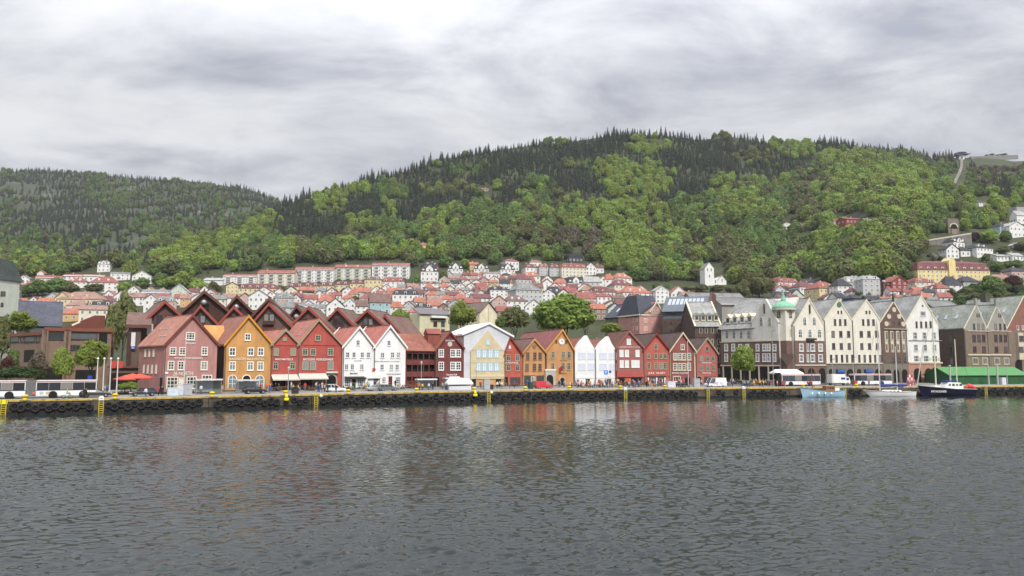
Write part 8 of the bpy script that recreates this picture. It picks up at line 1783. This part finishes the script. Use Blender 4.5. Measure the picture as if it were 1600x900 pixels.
for k in range(3): MB().bar((-L * .22, 0, 7.2), (-L * .47 + k * L * .25, 0, 2.3 - .4 * k), .03).build('stay', IRON, r)
for k in range(4): MB().ball((-L * .3 + k * 1.8, -1.45 - .1 * (k in (1, 2)), .95), .22, .2, .32, 8, 6).build('fender', bwhite, r)
r, L, top = boat('sailing_yacht', 1349, 1428, 'white two masted sailing yacht with blue sail covers', 3.6, 1.7, 1.2, 1.25, bwhite, mat('yacht_deck', (.55, .54, .5), .6, .05), mat('yacht_toe_rail', (.5, .48, .42), .5, .05), .8, rake=2.6, stern=.55)
MB().prism_y([(-L * .12, 1.15), (L * .2, 1.1), (L * .2, 1.65), (-L * .06, 1.75)], -1.1, 1.1).build('cabin', bwhite, r)
for k in range(3): MB().box(-L * .04 + k * 1.1, -1.12, 1.3, -L * .04 + k * 1.1 + .7, -1.101, 1.52).build('window', GLASS, r)
am = mat('mast_aluminium', (.62, .62, .60), .35, .04, metal=.2)
for fx, H, bl in ((-.17, 20.0, 6.2), (.175, 13.0, 3.2)):
    MB().cyl((L * fx, 0, 1.2), (L * fx, 0, H), .14, .10, 8).build('mast', am, r); MB().cyl((L * fx + .1, 0, 2.6), (L * fx + bl, 0, 2.7), .09, .09, 6).build('boom', am, r); MB().cyl((L * fx + .15, 0, 2.8), (L * fx + bl - .2, 0, 2.85), .42, .22, 8).build('sail_cover', bcov, r); MB().bar((L * fx, -1.0, H * .6), (L * fx, 1.0, H * .6), .06).build('spreader', am, r)
    for s in (-1, 1): MB().bar((L * fx, s * 1.0, H * .6), (L * fx, 0, H - .3), .025).bar((L * fx, s * 1.6, 1.3), (L * fx, s * 1.0, H * .6), .025).build('shroud', IRON, r)
MB().bar((-L * .49, 0, 1.8), (-L * .17, 0, 19.6), .03).build('stay', IRON, r); MB().bar((L * .47, 0, 1.4), (L * .175, 0, 12.8), .03).build('stay', IRON, r)
for s in (-1, 1): MB().bar((-L * .46, s * .5, 2.2), (L * .47, s * 1.0, 1.9), .03).build('guard_rail', STEEL, r)
MB().torus((-L * .3, -1.2, 2.0), .25, .07, 'y', 12, 6).build('lifebuoy', mat('lifebuoy_red', (.5, .05, .04), .6, .1), r)
r, L, top = boat('motor_sailer', 1434, 1520.5, 'navy blue two masted motor sailer with white wheelhouse and white name lettering', 4.2, 2.9, 1.9, 1.75, navy, mat('grey_deck', (.4, .4, .38), .7, .08), mat('white_toe_rail', (.55, .55, .53), .5, .05), .7, rake=1.6, stern=.7)
MB().prism_y([(-L * .06, 1.75), (L * .26, 1.65), (L * .26, 2.5), (L * .22, 3.5), (0, 3.6), (-L * .04, 2.7)], -1.3, 1.3).build('wheelhouse', bwhite, r)
for k in range(4): MB().box(k * 1.1 - .1, -1.32, 2.6, k * 1.1 + .7, -1.301, 3.25).build('window', GLASS, r)
MB().box(-L * .04, -1.2, 3.75, L * .16, 1.2, 4.05).build('canopy', bcov, r); MB().box(-L * .22, -.8, 2.1, -L * .13, .8, 2.7).build('hatch', bwhite, r)
for fx, H in ((-.165, 22.8), (.22, 15.0)): MB().cyl((L * fx, 0, 1.8), (L * fx, 0, H), .19 if fx < 0 else .14, .12, 8).build('mast', mat('mast_cream', (.60, .56, .46), .5, .06), r)
MB().bar((-L * .165, 0, 22.4), (-L * .5, 0, 3.0), .03).build('stay', IRON, r); MB().bar((-L * .165, 0, 22.4), (L * .22, 0, 14.6), .03).build('stay', IRON, r); MB().bar((L * .22, 0, 14.6), (L * .49, 0, 2.2), .03).build('stay', IRON, r)
MB().bar((-L * .5, 0, 2.9), (-L * .36, 0, 13.0), .16).build('gangway_spar', mat('spar_grey', (.5, .5, .48), .6, .06), r)
for s in (-1, 1): MB().bar((-L * .46, s * .6, 3.4), (-L * .2, s * 1.5, 2.9), .04).bar((-L * .46, s * .6, 2.9), (-L * .46, s * .6, 3.4), .04).build('pulpit_rail', STEEL, r)
text_part(r, 'PATAGONIER', -L * .22, -2.02, 1.25, 4.0, .55, WHITE, 'hull_lettering', -.13)
for k, (x, z, q) in enumerate(((.39, 2.5, .75), (.335, 2.3, .45), (.47, 2.2, .55))): MB().ball((L * x, -.9, z), q).build('float', mat('float_red', (.62, .06, .05), .5, .08), r, smooth=True)
MB().ball((L * .43, -.3, 2.1), 1.1, .5, .4).build('dinghy', mat('float_red', (.62, .06, .05), .5, .08), r, smooth=True)
# ------------------------------------------------------------------ the air between
hz = MB().box(-2700, -650, -9, 2700, 3700, 480).build('haze', [])
hm = bpy.data.materials.new('haze_air'); hm.use_nodes = True; ht = hm.node_tree; ht.nodes.clear()
ho = N(ht, 'ShaderNodeOutputMaterial'); hv = N(ht, 'ShaderNodeVolumePrincipled'); hv.inputs['Color'].default_value = (.86, .90, .96, 1); hv.inputs['Density'].default_value = .00007; hv.inputs['Anisotropy'].default_value = .2
LK(ht, hv.outputs[0], ho.inputs['Volume']); hz.data.materials.append(hm); tag(hz, 'thin grey air fading the farther hills', None, None, 'stuff')
# ------------------------------------------------------------------ labels that need telling apart; lettering becomes mesh
settle_labels()
bpy.context.view_layer.update()
_dg = bpy.context.evaluated_depsgraph_get()
for o in [q for q in bpy.data.objects if q.type == 'FONT']:
    me = bpy.data.meshes.new_from_object(o.evaluated_get(_dg)); nm = o.name.split('.')[0]
    n = link_mesh(nm, me, o.parent, o.location, 0); n.rotation_euler = o.rotation_euler; n.scale = o.scale
    bpy.data.objects.remove(o)
